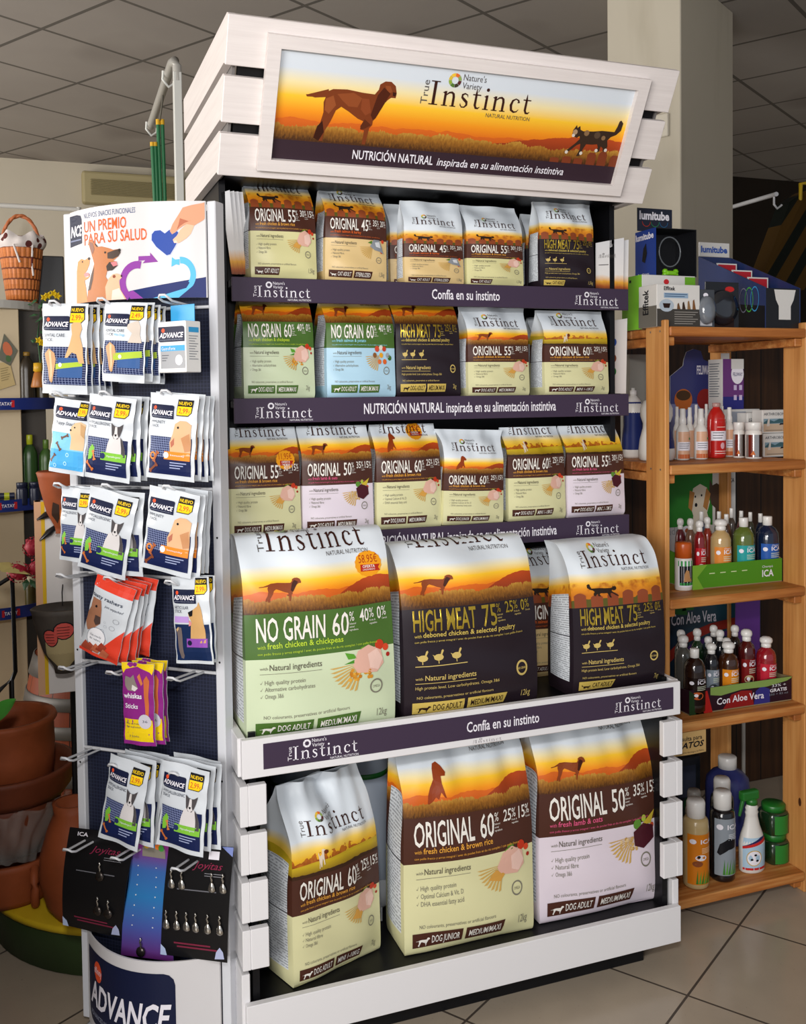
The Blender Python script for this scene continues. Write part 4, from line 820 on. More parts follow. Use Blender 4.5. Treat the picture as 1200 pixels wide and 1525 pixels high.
def pouch_print(mb, S, kind, asp):
    if kind in ('dental', 'dental_mini'):
        advance(mb, S, .04, .70, .66, .86); mb.text(S, 'DENTAL CARE', .05, .63, .50, .035, I_TXT); mb.text(S, 'STICK', .05, .58, .22, .035, I_TXT)
        if kind == 'dental_mini': mb.text(S, 'Mini Dogs', .30, .58, .26, .03, I_LB)
        mb.rect(S, .04, .10, .98, .52, GRIDM if 0 else I_NAVY, .0005, 10, 4)
        for k in range(14): mb.rect(S, .04+k*.066, .10, .048+k*.066, .52, ink('#8e9ac0'), .0007, 1, 4)
        for k in range(16): mb.rect(S, .04, .11+k*.026, .98, .1135+k*.026, ink('#8e9ac0'), .0007, 10)
        mb.poly([(.10, .44), (.20, .50), (.33, .45), (.36, .38), (.30, .14), (.27, .12), (.23, .14), (.13, .36)], S, ink('#c49a70'), .0013); mb.poly([(.20, .48), (.26, .46), (.29, .2), (.26, .15), (.22, .36)], S, ink('#e0bc94'), .0016)
        mb.rect(S, .40, .18, .92, .40, ink('#34588f'), .0010, 6, 2); mb.poly([(.36, .27), (.92, .31), (.92, .36), (.36, .33)] if kind == 'dental' else [(.30, .27), (.96, .32), (.96, .40), (.30, .36)], S, ink('#a8c03c'), .0013); mb.disc(S, .46, .32, .04, .04*asp, m_wi, .0016, 10)
        gold = ink('#d0a878') if kind == 'dental' else ink('#c8bcb0'); x0_ = .62 if kind == 'dental' else .66
        mb.poly([(x0_-.06, .40), (x0_+.04, .55), (x0_+.10, .66), (x0_+.08, .76), (x0_+.16, .81), (x0_+.26, .80), (x0_+.30, .72), (x0_+.26, .64), (x0_+.32, .5), (x0_+.34, .34), (x0_+.24, .34), (x0_+.2, .44), (x0_+.1, .46), (x0_+.0, .40)] if kind == 'dental' else [(x0_-.02, .50), (x0_+.08, .62), (x0_-.04, .68), (x0_-.02, .73), (x0_+.10, .76), (x0_+.2, .78), (x0_+.26, .70), (x0_+.24, .6), (x0_+.28, .5)], S, gold, .0014)
        price_tag(mb, S, .67, .79, .27, .17, '2.99' if kind == 'dental' else '2.49'); mb.text(S, 'x7', .07, .115, .08, .03, m_wi, .001)
    elif kind == 'puppy':
        advance(mb, S, .10, .74, .98, .90); mb.text(S, 'Puppy Snack', .12, .655, .6, .045, I_TXT, .001, 0, .2); mb.rect(S, .03, .06, .97, .55, ink('#7cc0e6'), .0006, 8, 4); mb.rect(S, .03, .06, .97, .32, ink('#4aa4de'), .0009, 8, 2)
        for x, y, a in ((.45, .50, 25), (.28, .36, -50), (.13, .20, 50)): bone(mb, S, x, y, .17, a, ink('#6a4a3a'), asp)
        mb.poly([(.62, .34), (.64, .50), (.60, .56), (.62, .64), (.72, .70), (.85, .72), (.97, .69), (.97, .34)], S, ink('#d8b890'), .0013); mb.disc(S, .72, .64, .02, .02*asp, I_BLK, .0016, 8); mb.disc(S, .62, .60, .025, .025*asp, I_BLK, .0016, 8); mb.poly([(.85, .70), (.97, .66), (.97, .5), (.88, .55)], S, ink('#c09868'), .0016)
        for x, y in ((.55, .26), (.5, .14), (.2, .1)): mb.disc(S, x, y, .05, .05*asp, ink('#a8d8f0'), .0013, 12, 0, 360, .6)
        price_tag(mb, S, .76, .80, .22, .17, '2.99')
    elif kind in ('hypo', 'immunity'):
        advance(mb, S, .05, .71, .56, .87); mb.text(S, 'HYPOALLERGENIC' if kind == 'hypo' else 'IMMUNITY', .06, .65, .50 if kind == 'hypo' else .32, .035, I_TXT); mb.text(S, 'SNACK', .06, .605, .18, .033, I_TXT)
        mb.rect(S, .06, .06, .94, .50, I_NAVY, .0005, 10, 4)
        for k in range(14): mb.rect(S, .08+k*.04, .26, .088+k*.04, .50, ink('#8e9ac0'), .0007, 1, 3)
        for k in range(9): mb.rect(S, .06, .27+k*.026, .64, .2745+k*.026, ink('#8e9ac0'), .0007, 8)
        gc = I_LIME if kind == 'hypo' else I_ORG
        if kind == 'hypo': bulldog(mb, S, .47, .30, .44, .40)
        else:
            mb.poly([(.52, .30), (.50, .44), (.56, .54), (.60, .66), (.70, .70), (.82, .70), (.92, .66), (.93, .30)], S, ink('#d6ac84'), .0012); mb.poly([(.74, .50), (.90, .56), (.93, .36), (.82, .34)], S, ink('#c08a60'), .0015); mb.poly([(.52, .44), (.60, .50), (.60, .42), (.54, .38)], S, ink('#b06a54'), .0015); mb.disc(S, .67, .62, .022, .022*asp, I_BLK, .0016, 8)
        mb.rect(S, .40, .24, .93, .335, gc, .0016, 6); mb.disc(S, .44, .29, .055, .055*asp, ink('#26305c') if kind == 'hypo' else m_wi, .0019, 12); mb.text(S, 'Hypoallergenic' if kind == 'hypo' else 'Immunity', .53, .285, .3, .02, m_wi, .002)
        if kind == 'hypo': mb.poly([(.12, .22), (.10, .34), (.18, .41), (.24, .37), (.20, .24)], S, I_LIME, .0010); bone(mb, S, .24, .28, .13, 110, ink('#c87840'), asp); bone(mb, S, .16, .15, .15, 135, ink('#c06a34'), asp)
        else: bone(mb, S, .22, .26, .15, 65, ink('#a05a38'), asp); bone(mb, S, .17, .13, .16, 40, ink('#7a4028'), asp); mb.disc(S, .15, .27, .07, .07*asp, I_ORG, .0009, 12, 0, 360, .6)
        for k in range(3): mb.rect(S, .52, .20-.03*k, .86-.06*k, .212-.03*k, ink('#9aa4c8'), .0012, 3)
        price_tag(mb, S, .63, .765, .27, .17, '2,99')
    elif kind == 'rasher':
        RD = ink('#d8402c', .3); mb.rect(S, .0, .86, 1, 1, RD, .0005, 8, 2); mb.poly([(.55, .02), (1, .02), (1, .45), (.62, .18)], S, RD, .0006); mb.rect(S, 0, 0, 1, .04, RD, .0007, 8)
        mb.text(S, 'tasty rashers', .02, .74, .82, .045, I_TXT, .001, .012); mb.text(S, 'just unpacked', .42, .66, .46, .03, I_TXT, .001, 0, .2)
        mb.poly([(.02, .38), (.0, .50), (.08, .60), (.06, .72), (.30, .72), (.36, .62), (.40, .50), (.42, .44), (.30, .36), (.14, .30)], S, ink('#9a6a50'), .0010); mb.poly([(.24, .52), (.38, .52), (.42, .44), (.32, .40), (.24, .44)], S, ink('#4a3a36'), .0013); mb.disc(S, .22, .63, .03, .03*asp, I_BLK, .0013, 8)
        for x, y, r in ((.78, .54, .075), (.72, .44, .07), (.52, .48, .028), (.55, .43, .04), (.5, .36, .055)): mb.disc(S, x, y, r, r*asp*.7, I_GRY, .0010, 14, 0, 360, .9)
        mb.disc(S, .40, .25, .24, .13, I_W, .0012, 18); mb.disc(S, .40, .25, .24, .13, I_GRY, .0013, 18, 0, 360, .95); mb.text(S, "I'm ready", .25, .26, .28, .025, I_TXT, .0016); mb.text(S, 'for rashers', .25, .215, .28, .025, I_TXT, .0016)
        for k, (x, y) in enumerate(((.30, .10), (.45, .11), (.58, .15), (.18, .10), (.66, .08))): mb.poly([(x-.14, y-.05), (x+.05, y-.06), (x+.14, y+.03), (x-.02, y+.07)], S, ink(('#a84a34', '#c0684a', '#983c2a')[k % 3]), .0014+.0001*k)
    elif kind == 'articular':
        advance(mb, S, .05, .70, .70, .86); mb.text(S, 'ARTICULAR', .06, .635, .42, .036, I_TXT); mb.text(S, 'STICK', .06, .59, .22, .036, I_TXT); mb.rect(S, .05, .48, .46, .55, ink('#b490d0'), .0008, 4); mb.rect(S, .05, .04, .97, .46, ink('#16284e'), .0006, 8, 3)
        mb.poly([(.48, .25), (.52, .45), (.55, .48), (.47, .56), (.46, .60), (.60, .63), (.72, .67), (.76, .72), (.80, .66), (.84, .55), (.88, .40), (.88, .25)], S, ink('#c49a64'), .0011); mb.poly([(.46, .60), (.60, .63), (.58, .56), (.50, .55)], S, I_BLK, .0014); mb.poly([(.46, .44), (.52, .45), (.55, .48), (.48, .51)], S, ink('#d88a8a'), .0014); mb.rect(S, .38, .20, .92, .30, ink('#8a4aa8'), .0014, 5); mb.disc(S, .46, .25, .06, .06*asp, I_NVD, .0017, 12)
        mb.poly([(.08, .40), (.16, .43), (.24, .42), (.28, .10), (.24, .06), (.18, .07)], S, ink('#6e6260'), .0012); mb.poly([(.08, .40), (.16, .43), (.16, .40), (.09, .37)], S, ink('#c8a878'), .0014); price_tag(mb, S, .68, .81, .27, .17, '2.99')
    elif kind == 'stick':
        PP, YL = ink('#8a2a80', .3), ink('#e8c81c', .3); mb.rect(S, 0, 0, 1, 1, PP, .0005, 6, 12); mb.poly([(0, .93), (0, 1), (1, 1), (1, .93), (.96, .87), (.9, .90), (.5, .96), (.12, .92), (.05, .87)], S, YL, .0008); mb.rect(S, .05, .05, .95, .32, YL, .0008, 5, 3)
        mb.poly([(.70, .80), (.80, .86), (.88, .80), (.84, .30), (.76, .28)], S, ink('#c86a3c'), .0012); mb.poly([(.50, .84), (.58, .88), (.68, .76), (.62, .73)], S, ink('#d07a48'), .0012); mb.poly([(.08, .78), (.12, .84), (.28, .82), (.38, .86), (.44, .78), (.52, .70), (.40, .66), (.2, .67), (.1, .72)], S, ink('#8a8078'), .0012); mb.poly([(.34, .74), (.52, .70), (.42, .66), (.32, .68)], S, ink('#d8d4d0'), .0015)
        mb.text(S, 'whiskas', .06, .575, .58, .06, m_wi, .0014, .02); mb.text(S, 'Sticks', .09, .45, .42, .055, m_wi, .0014, .01); mb.disc(S, .72, .30, .2, .2*asp, ink('#c8c4d0'), .0015, 18); mb.text(S, '36', .64, .285, .16, .03, I_TXT, .0018)
        mb.text(S, 'Rico en Pollo', .12, .255, .42, .02, I_TXT, .0012); mb.text(S, 'Rich in Chicken', .12, .215, .46, .02, I_TXT, .0012); mb.text(S, '3 Sticks', .22, .10, .3, .025, I_TXT, .0012)
def pouch_mesh(kind, w, h, th, seed, base=None, edge=None):
    rnd = random.Random(seed); ph = [rnd.random()*6.3 for _ in range(6)]; base = base or FOIL; edge = edge or SILV
    def prof(u, v):
        x = 2*u-1; t = sst(0, .16, v)*sst(1, .78, v)*(1-abs(x)**3.2); return th*t
    def wv(u, v):
        c = sst(0, .1, v)*sst(1, .9, v); return .0022*(math.sin(7*u+5*v+ph[0])+.6*math.sin(13*v-9*u+ph[1]))*(.3+.7*(1-c))+.0012*math.sin(24*v+ph[2])*c*abs(2*u-1)
    def X(u, v): return (u-.5)*w*(1-.03*math.sin(math.pi*v)), (v-1)*h
    def Fp(u, v, off=0.):
        x, z = X(u, v); return Vector((x, -prof(u, v)*.6+wv(u, v)-off, z))
    def Bp(u, v):
        x, z = X(u, v); return Vector((x, prof(u, v)*.4+wv(u, v)+.0012, z))
    mb = MB(); mb.grid(Fp, 20, 28, base); mb.grid(Bp, 6, 10, edge, True, None, True)
    for s in (0, 1):
        mb.grid(lambda u, v, s=s: Fp(s, v).lerp(Bp(s, v), u), 1, 28, edge, True, None, s == 0)
    for v in (0, 1): mb.grid(lambda u, q, v=v: Fp(u, v).lerp(Bp(u, v), q), 12, 1, edge, True, None, v == 0)
    def S(u, v, off=.0006):
        return Fp(u, v, off+.0006)
    pouch_print(mb, S, kind, w/h); return mb
ORD = ['front', 'second', 'third', 'fourth', 'fifth', 'sixth', 'rearmost']
def hang(name, kind, TL, TR, BL, BR, n, count, where, cat, group, th=.012, step=.018, seed=0, drift=.002, base=None):
    tl, tr, bl, br = [rk(p[0], p[1], n) for p in (TL, TR, BL, BR)]
    top = ((tl[0]+tr[0])/2, (tl[1]+tr[1])/2); bot = ((bl[0]+br[0])/2, (bl[1]+br[1])/2)
    w = (math.hypot(tr[0]-tl[0], tr[1]-tl[1])+math.hypot(br[0]-bl[0], br[1]-bl[1]))/2; h = math.hypot(top[0]-bot[0], top[1]-bot[1])
    tilt = math.atan2(bot[0]-top[0], top[1]-bot[1]); o = None; rnd = random.Random(seed)
    for i in range(count):
        M = RM @ Matrix.Translation((top[0]+drift*i*rnd.choice((-1, 1, .4)), -(n-step*i), top[1]+(.0 if i == 0 else rnd.uniform(-.004, .004)))) @ Matrix.Rotation(-tilt*(1 if i == 0 else rnd.uniform(.2, .9)), 4, 'Y') @ Matrix.Rotation(R(rnd.uniform(-2, 2)), 4, 'Z')
        if o is None: o = pouch_mesh(kind, w, h, th, seed+7, base).build(name, None, M); c = o
        else: c = o.copy(); C.objects.link(c); c.matrix_world = M
        if count == 1: lab = where
        elif i == 0: lab = where+', front of stack'
        else: lab = where+', '+(ORD[i] if i < count-1 else 'rearmost')+' in stack'
        tag(c, lab, cat, group)
GP = 'foil treat pouches hanging on the white rack'
hang('treat_pouch', 'dental', (62, 452), (133, 452), (64, 588), (128, 585), .095, 5, 'dental stick pouch with golden dog on the top hook', 'treat pouch', GP, seed=1)
hang('treat_pouch', 'dental_mini', (153, 452), (222, 450), (153, 571), (214, 567), .095, 4, 'short dental pouch with 2.49 tag on the top middle hook', 'treat pouch', GP, seed=2, step=.02)
hang('treat_pouch', 'puppy', (83, 594), (132, 596), (71, 706), (127, 705), .098, 1, 'light blue puppy snack pouch with brown bones on the second row', 'treat pouch', GP, seed=3)
hang('treat_pouch', 'hypo', (131, 590), (205, 590), (125, 714), (191, 716), .096, 3, 'bulldog pouch with green band on the second row of hooks', 'treat pouch', GP, seed=4)
hang('treat_pouch', 'immunity', (224, 587), (296, 587), (217, 713), (290, 716), .096, 4, 'orange banded pouch with pale dog on the second row', 'treat pouch', GP, seed=5)
hang('treat_pouch', 'hypo', (91, 726), (142, 728), (90, 835), (135, 838), .085, 2, 'narrow bulldog pouch by the left post on the third row', 'treat pouch', GP, seed=6)
hang('treat_pouch', 'hypo', (133, 730), (209, 736), (118, 850), (182, 858), .098, 2, 'slanting bulldog pouch with green band on the third row', 'treat pouch', GP, seed=7)
hang('treat_pouch', 'immunity', (222, 727), (301, 733), (210, 850), (283, 856), .096, 4, 'orange banded pouch with half torn tag on the third row', 'treat pouch', GP, seed=8)
hang('rasher_pouch', 'rasher', (143, 866), (205, 868), (118, 975), (174, 981), .10, 6, 'red and white rasher pouch with brown dog muzzle', 'treat pouch', 'red rasher pouches on the fourth row', seed=9, step=.0165, th=.015)
hang('treat_pouch', 'articular', (253, 858), (311, 860), (263, 985), (319, 992), .085, 2, 'articular stick pouch with shepherd dog and purple band', 'treat pouch', GP, seed=10)
hang('stick_pack', 'stick', (183, 985), (228, 990), (185, 1107), (232, 1112), .095, 3, 'narrow purple and yellow cat stick pack', 'treat pack', 'purple cat stick packs on the fifth row', seed=11, th=.006, step=.018, drift=.012)
hang('treat_pouch', 'hypo', (165, 1126), (224, 1138), (146, 1250), (206, 1264), .098, 4, 'bulldog pouch with green band on the sixth row, middle hook', 'treat pouch', GP, seed=12, step=.02, drift=.004)
hang('treat_pouch', 'hypo', (244, 1133), (312, 1147), (232, 1260), (303, 1274), .098, 4, 'bulldog pouch on the sixth row, hook by the display stand', 'treat pouch', GP, seed=13, step=.02, drift=.004)
# white supplement box on the top row
M = RM @ Matrix.Translation((rk(268, 555, .075)[0], -.075, rk(268, 555, .075)[1])) @ Matrix.Rotation(R(-14), 4, 'Z')
wb, hb_ = .082, .105; db = .042; mb = MB(); mb.box((-wb/2, -db/2, 0), (wb/2, db/2, hb_), mat('white_card', '#e4e4e2', .5), .0015)
def S(u, v, off=.0006): return Vector((-wb/2+u*wb, -db/2-off, v*hb_))
advance(mb, S, .03, .60, .97, .90); mb.rect(S, .1, .42, .97, .53, ink('#3a9ad0'), .0006); mb.text(S, 'GastroForte', .14, .44, .5, .06, m_wi, .001); mb.rect(S, .1, .08, .97, .42, ink('#9a9ca0'), .0006); mb.disc(S, .76, .24, .13, .13*wb/hb_, m_wi, .0009, 18)
for k in range(3): mb.rect(S, .15, .33-.05*k, .40-.05*k, .345-.05*k, ink('#50525a'), .0009, 2)
def S2(u, v, off=.0006): return Vector((wb/2+off, -db/2+u*db, v*hb_))
mb.rect(S2, .2, .78, .85, .88, ink('#3a9ad0'), .0006, 1)
for k in range(10): mb.rect(S2, .2, .70-.05*k, .8-.1*(k % 3), .715-.05*k, ink('#888c92'), .0006, 1)
o = tag(mb.build('supplement_box', None, M), 'white supplement box with blue hang flap on the top hook', 'box')
mb = MB(); mb.box((-wb/2+.006, .010, hb_), (wb/2-.006, .0115, hb_+.036), mat('blue_card', '#3aa0d8', .4)); mb.build('hang_flap', o)
# charm display cards
def card(kind, TL, TR, BL, BR, n, label, curve):
    tl, tr, bl, br = [rk(p[0], p[1], n) for p in (TL, TR, BL, BR)]
    def S(u, v, off=0.):
        a = (tl[0]*(1-u)+tr[0]*u)*v+(bl[0]*(1-u)+br[0]*u)*(1-v); z = (tl[1]*(1-u)+tr[1]*u)*v+(bl[1]*(1-u)+br[1]*u)*(1-v)
        return Vector((a, -n-off-curve*math.sin(math.pi*v)*(1 if kind != 'blue' else math.sin(2.2*math.pi*v)*.6), z))
    mb = MB()
    if kind == 'blue':
        g = NG('blue_card_print', .35, .4); u, v = g.uv(); g.col(g.ramp(v, [(0, '#6a2a78'), (.25, '#4a5aa8'), (.5, '#2f7ab8'), (.72, '#3f6ab0'), (.88, '#7a3a88'), (1, '#a03080')])); m = g.m
    else: m = mat('black_card', '#121214', .35)
    mb.grid(S, 8, 16, m); mb.grid(lambda u, v: S(u, v, -.0015), 8, 16, m, True, None, True)
    mb.grid(lambda u, v: S(0, u, -.0015*v), 16, 1, m, True); mb.grid(lambda u, v: S(1, u, -.0015*v), 16, 1, m, True, None, True)
    if kind == 'blue':
        mb.rect(S, .3, .84, .85, .92, ink('#8a8478'), .001, 3)
        for k, c in enumerate(('#e0b020', '#d04a30', '#3a9ad0', '#e87a2c', '#4aa048')): mb.disc(S, .40+.09*k, .935+.012*math.sin(k), .07, .028, ink(c), .001+.0001*k, 10)
        for k in range(7):
            for x in (.2, .62): mb.disc(S, x, .75-.08*k, .016, .006, ink('#c8d0d8'), .0008, 8)
    else:
        mb.text(S, 'Joyitas', .38 if kind == 'A' else .42, .80, .42, .06, ink('#8a2a48'), .0008, 0, .3)
        for k in range(2): mb.rect(S, .60, .76-.02*k, .86, .765-.02*k, ink('#8a8a90'), .0008, 3)
        mb.rect(S, .2, .605, .8, .615, ink('#6a6a70'), .0008, 4); mb.rect(S, .2, .12, .75, .135, ink('#7a2a40'), .0008, 4); mb.rect(S, .25, .09, .85, .105, ink('#7a2a40'), .0008, 4)
        mb.poly([(0, 0), (.10, .0), (.07, .06), (.0, .10)], S, ink('#b8c8e8'), .0008); mb.poly([(.82, .02), (.96, .03), (.94, .09), (.89, .13), (.84, .09)], S, ink('#b0b8d8'), .0008)
        if kind == 'A': mb.text(S, 'ICA', .14, .935, .16, .035, m_wi, .0008, .02)
        else: mb.rect(S, .64, .885, .80, .955, m_wi, .0008, 2); mb.poly([(.82, 1), (1, 1), (1, .92)], S, ink('#7a88c0'), .0008)
    M = RM; o = mb.build('charm_card', None, M); tag(o, label, 'display card', 'charm cards hung on the lowest hooks'); return S
SA = card('A', (104, 1232), (203, 1244), (94, 1377), (182, 1398), .028, 'black charm card by the left post with three round charms', .012)
SB = card('blue', (196, 1243), (255, 1252), (180, 1422), (258, 1432), .03, 'blue and purple charm card between the two black cards', .010)
SD = card('B', (252, 1254), (348, 1262), (239, 1421), (338, 1434), .036, 'black charm card full of silver charms beside the display stand', .006)
CH = mat('charm_silver', '#b8b4ac', .2, .9); CHD = mat('charm_dark', '#4a4440', .25, .8)
def charm(S, u, v, label, dark=False):
    p = S(u, v, .002); o = empty('charm', (0, 0, 0), 0, label, 'charm', 'metal charms on the display cards', M=RM @ Matrix.Translation(p)); mb = MB()
    if dark: mb.lathe([(0, -.003), (.010, -.003), (.0115, 0), (.010, .003), (0, .003)], CHD, (0, 0, 0), 18, M=Matrix.Translation((0, -.003, -.011)) @ Matrix.Rotation(R(90), 4, 'X'))
    else: mb.lathe([(0, -.021), (.006, -.021), (.0085, -.017), (.0075, -.010), (.004, -.002), (.0015, 0)], CH, (0, -.003, 0), 12, sy=.5)
    mb.build('pendant', o); mb = MB(); mb.tube([(0, -.003, 0), (.002, -.004, .006), (-.001, -.004, .012), (.002, -.004, .017), (.0, -.003, .021)], [.0016, .0026, .0018, .0026, .0012], CH, 6); mb.build('clasp', o)
for (u, v, l) in ((.58, .64, 'round dark charm alone in the upper row of the left black card'), (.60, .30, 'round dark charm in the lower row of the left black card'), (.77, .29, 'round dark charm nearest the blue card in the lower row')): charm(SA, u, v, l, True)
charm(SB, .40, .10, 'round dark charm near the bottom of the blue card', True)
W1 = ['first', 'second', 'third', 'fourth', 'fifth', 'sixth']
for k, u in enumerate((.11, .27, .73, .90)): charm(SD, u, .70, 'silver bell charm, %s from the left in the upper row of the full black card' % W1[k])
for k, u in enumerate((.08, .24, .39, .53, .71, .89)): charm(SD, u, .34, 'silver bell charm, %s from the left in the lower row of the full black card' % W1[k])
# ------------------------------------------------------------------ pine rack with pet care goods
def pine(name, ax, a='#c68a4c', b='#aa6e36', knots=True):
    g = NG(name, .5, .35); P, q = g.obj(); sc = [30., 30., 30.]; sc[ax] = 1.6
    v = g.vec(*[g.mth('MULTIPLY', q[i], sc[i]) for i in range(3)]); n = g.noise(v, 1.3, 5., .6)
    c = g.ramp(n, [(.3, b), (.5, a), (.72, '#d49c5c')])
    if knots:
        k = g.new('ShaderNodeTexVoronoi'); sc2 = [13., 13., 13.]; sc2[ax] = 6.; g.put(k.inputs['Vector'], g.vec(*[g.mth('MULTIPLY', q[i], sc2[i]) for i in range(3)])); k.inputs['Scale'].default_value = 1.
        c = g.mix(g.lt(k.outputs['Distance'], .075), c, hx('#4a2410'))
    return g.col(c)
m_pv, m_ph = pine('pine_upright', 2), pine('pine_board', 0, '#b06c32', '#8c4e20')
PX0, PX1, PY0, PY1 = .632, 1.104, .178, .60
SZ = [1.627, 1.255, .892, .551, .062]
PR = empty('pine_rack', (0, 0, 0), 0, 'knotty pine storage rack with five shelves beside the display stand', 'shelf rack')
for x0, x1 in ((PX0, PX0+.014), (PX1, PX1+.014)):
    for y in (PY0, PY1-.085):
        mb = MB(); mb.box((x0, y, 0), (x1, y+.09, 1.645), m_pv, .002)
        for z in SZ:
            for dy in (.022, .066):
                xs = x0 if x0 == PX0 else PX1
                mb.disc(lambda u, v, off, xs=xs, y=y, dy=dy, z=z: Vector((xs-off, y+dy+u, z-.012+v)), 0, 0, .003, .003, mat('screw_steel', '#8a8078', .4, .6), .0005, 8)
        mb.build('upright', PR)
for z in SZ:
    mb = MB(); mb.box((PX0+.0145, PY0-.004, z-.026), (PX1-.0005, PY0+.10, z), m_ph, .003)
    for k in range(4): mb.box((PX0+.0145, PY0+.105+.078*k, z-.024), (PX1-.0005, PY0+.178+.078*k, z), m_ph, .003)
    mb.build('shelf_board', PR)
    for x in (PX0+.0145, PX1-.026):
        mb = MB(); mb.box((x, PY0+.012, z-.05), (x+.025, PY1-.02, z-.0265), m_ph, .002); mb.build('shelf_bearer', PR)
# items -------------------------------------------------------------
CAPW = mat('cap_white', '#dedcd8', .3); PLW = mat('plastic_white', '#dddad4', .35)
def patch(mb, rfun, c, th0, span, z0, z1, m, off=.0006, n=8, sx=1., sy=1.):
    def S(u, v, o=off):
        a = th0+(u-.5)*span; z = z0+v*(z1-z0); r = rfun(z)+o; return Vector((c[0]+r*math.cos(a)*sx, c[1]+r*math.sin(a)*sy, z))
    mb.grid(lambda u, v: S(u, v, off), n, 4, m); return S
def prof_r(prof):
    def f(z):
        for (r, a), (q, b) in zip(prof, prof[1:]):
            if a <= z <= b and b > a: return r+(q-r)*(z-a)/(b-a)
        return prof[-1][0]
    return f
def bottle(name, label, cat, group, px, z, top, shape, body, cap=None, lab=None, cap_m=None, th=-100., y=None, flat=1., deco=None):
    """px = (left column, right column, base row); heights are read from the top row"""
    xl, xr, by = px
    p = atz((xl+xr)/2, by, z) if y is None else at((xl+xr)/2, by, y)
    Y = p.y; dd = ray((xl+xr)/2, by); r = (at(xr, by, Y).x-at(xl, by, Y).x)/2*.985*dd.y/math.hypot(dd.x, dd.y); h = at((xl+xr)/2, top, Y).z-z
    if y is None: Y += r*.9; p = Vector((at((xl+xr)/2, by, Y).x, Y, z))
    o = empty(name, (p.x, Y, z+.0008), 0, label, cat, group); prof, capprof = SHAPES[shape]
    pr = [(a*r, b*h) for a, b in prof]; mb = MB(); mb.lathe(pr, body, seg=28, sy=flat)
    mb.build('bottle_body', o)
    if capprof:
        mb = MB(); mb.lathe([(a*r, b*h) for a, b in capprof], cap_m or CAPW, seg=20, sy=(flat+1)/2 if flat < 1 else 1); mb.build('cap', o)
    if lab:
        mb = MB(); f = prof_r(pr); S = patch(mb, f, (0, 0), R(th), R(lab[3] if len(lab) > 3 else 110), lab[1]*h, lab[2]*h, lab[0], .0006, 10, 1., flat)
        if deco: deco(mb, S)
        mb.build('label', o)
    return o
RND = [(.0, 0), (.92, 0), (1, .02)]
SHAPES = {
    'ball': (RND+[(1, .10), (1, .62), (.97, .70), (.80, .77), (.50, .81), (.42, .83)], [(.42, .825), (.50, .83), (.50, .875), (.42, .885), (.60, .90), (.66, .93), (.60, .97), (.36, .995), (.0, 1.0)]),
    'flat': (RND+[(1, .10), (1, .64), (.95, .74), (.72, .81), (.40, .85), (.36, .86)], [(.36, .855), (.42, .86), (.42, .99), (.38, 1), (0, 1)]),
    'spray': (RND+[(1, .12), (1, .52), (.9, .60), (.62, .66), (.50, .69)], [(.50, .69), (.56, .70), (.56, .80), (.44, .83), (.40, .99), (.34, 1.0), (0, 1.0)]),
    'red': (RND+[(1, .1), (1, .66), (.92, .76), (.62, .86), (.40, .90), (.38, .92)], [(.38, .92), (.44, .925), (.44, .995), (0, 1)]),
    'jar': (RND+[(1, .1), (1, .68), (.96, .74), (.84, .77)], [(.84, .77), (.95, .775), (.97, .98), (.92, 1), (0, 1)]),
    'aero': (RND+[(1, .1), (1, .62), (.97, .66), (.92, .67)], [(.93, .668), (.97, .67), (.97, .95), (.88, .99), (0, 1)]),
    'litre': (RND+[(1, .05), (1, .70), (.95, .77), (.80, .795), (.62, .80)], [(.66, .80), (.72, .805), (.72, .97), (.60, 1.0), (0, .99)]),
    'wave': ([(0, 0), (.86, 0), (.96, .03), (1, .12), (.96, .30), (.84, .46), (.80, .52), (.86, .60), (.84, .70), (.62, .82), (.34, .88), (.26, .90)], [(.26, .90), (.30, .905), (.30, .96), (.16, .97), (.16, 1), (0, 1)]),
    'waveb': ([(0, 0), (.86, 0), (.97, .03), (1, .14), (.92, .34), (.76, .52), (.74, .60), (.88, .72), (.88, .84), (.70, .96), (.4, 1.0), (0, 1.0)], None),
}
def liquid(c, rough=.12): return mat('liquid_'+c[1:], c, rough, 0, .6, coat=.5)
def lines(mb, S, n, u0, u1, v0, dv, c, off=.0012):
    for k in range(n): mb.rect(S, u0, v0-dv*k, u1-.06*(k % 3), v0-dv*k+dv*.35, ink(c), off, 4)
# --- shelf 2
z = SZ[1]; g_b = 'bottles on the second pine shelf'
o = bottle('shampoo_bottle', 'white and navy curvy bottle behind the pine upright, pump on top', 'bottle', g_b, (925, 961, 683), z, 578, 'wave', PLW, lab=(ink('#1c2a66', .25), .12, .80, 150), th=-125)
bottle('shampoo_bottle', 'big white waisted bottle standing half hidden by the pine upright', 'bottle', g_b, (949, 1006, 688), z, 594, 'waveb', PLW, lab=(ink('#1c2a66', .25), .2, .62, 60), th=-60)
def deco_spray(c):
    def f(mb, S): mb.rect(S, 0, .0, 1, .16, ink(c), .0009, 6); mb.rect(S, -.05, .30, 1.05, .62, m_wi, .0012, 6); lines(mb, S, 3, .1, .8, .54, .08, '#8a8a90', .0015); mb.rect(S, .75, .70, .98, .78, ink('#3a8a4a'), .0012, 2)
    return f
PEACH = ink('#dba078')
SPR = (('white spray bottle with price label, first in front', (1006, 1027, 686), 609, '#c86a3c'), ('white spray bottle with price label beside the red bottle', (1033, 1054, 685), 609, '#c86a3c'), ('white spray bottle between the red bottle and the pill jars', (1078, 1094, 681), 607, '#c86a3c'))
for lab, px, top, c in SPR: bottle('spray_bottle', lab, 'spray bottle', 'small spray bottles on the pine rack', px, z, top, 'spray', PLW, lab=(mat('label_peach', '#d9a988', .4), .03, .55, 130), deco=deco_spray(c))
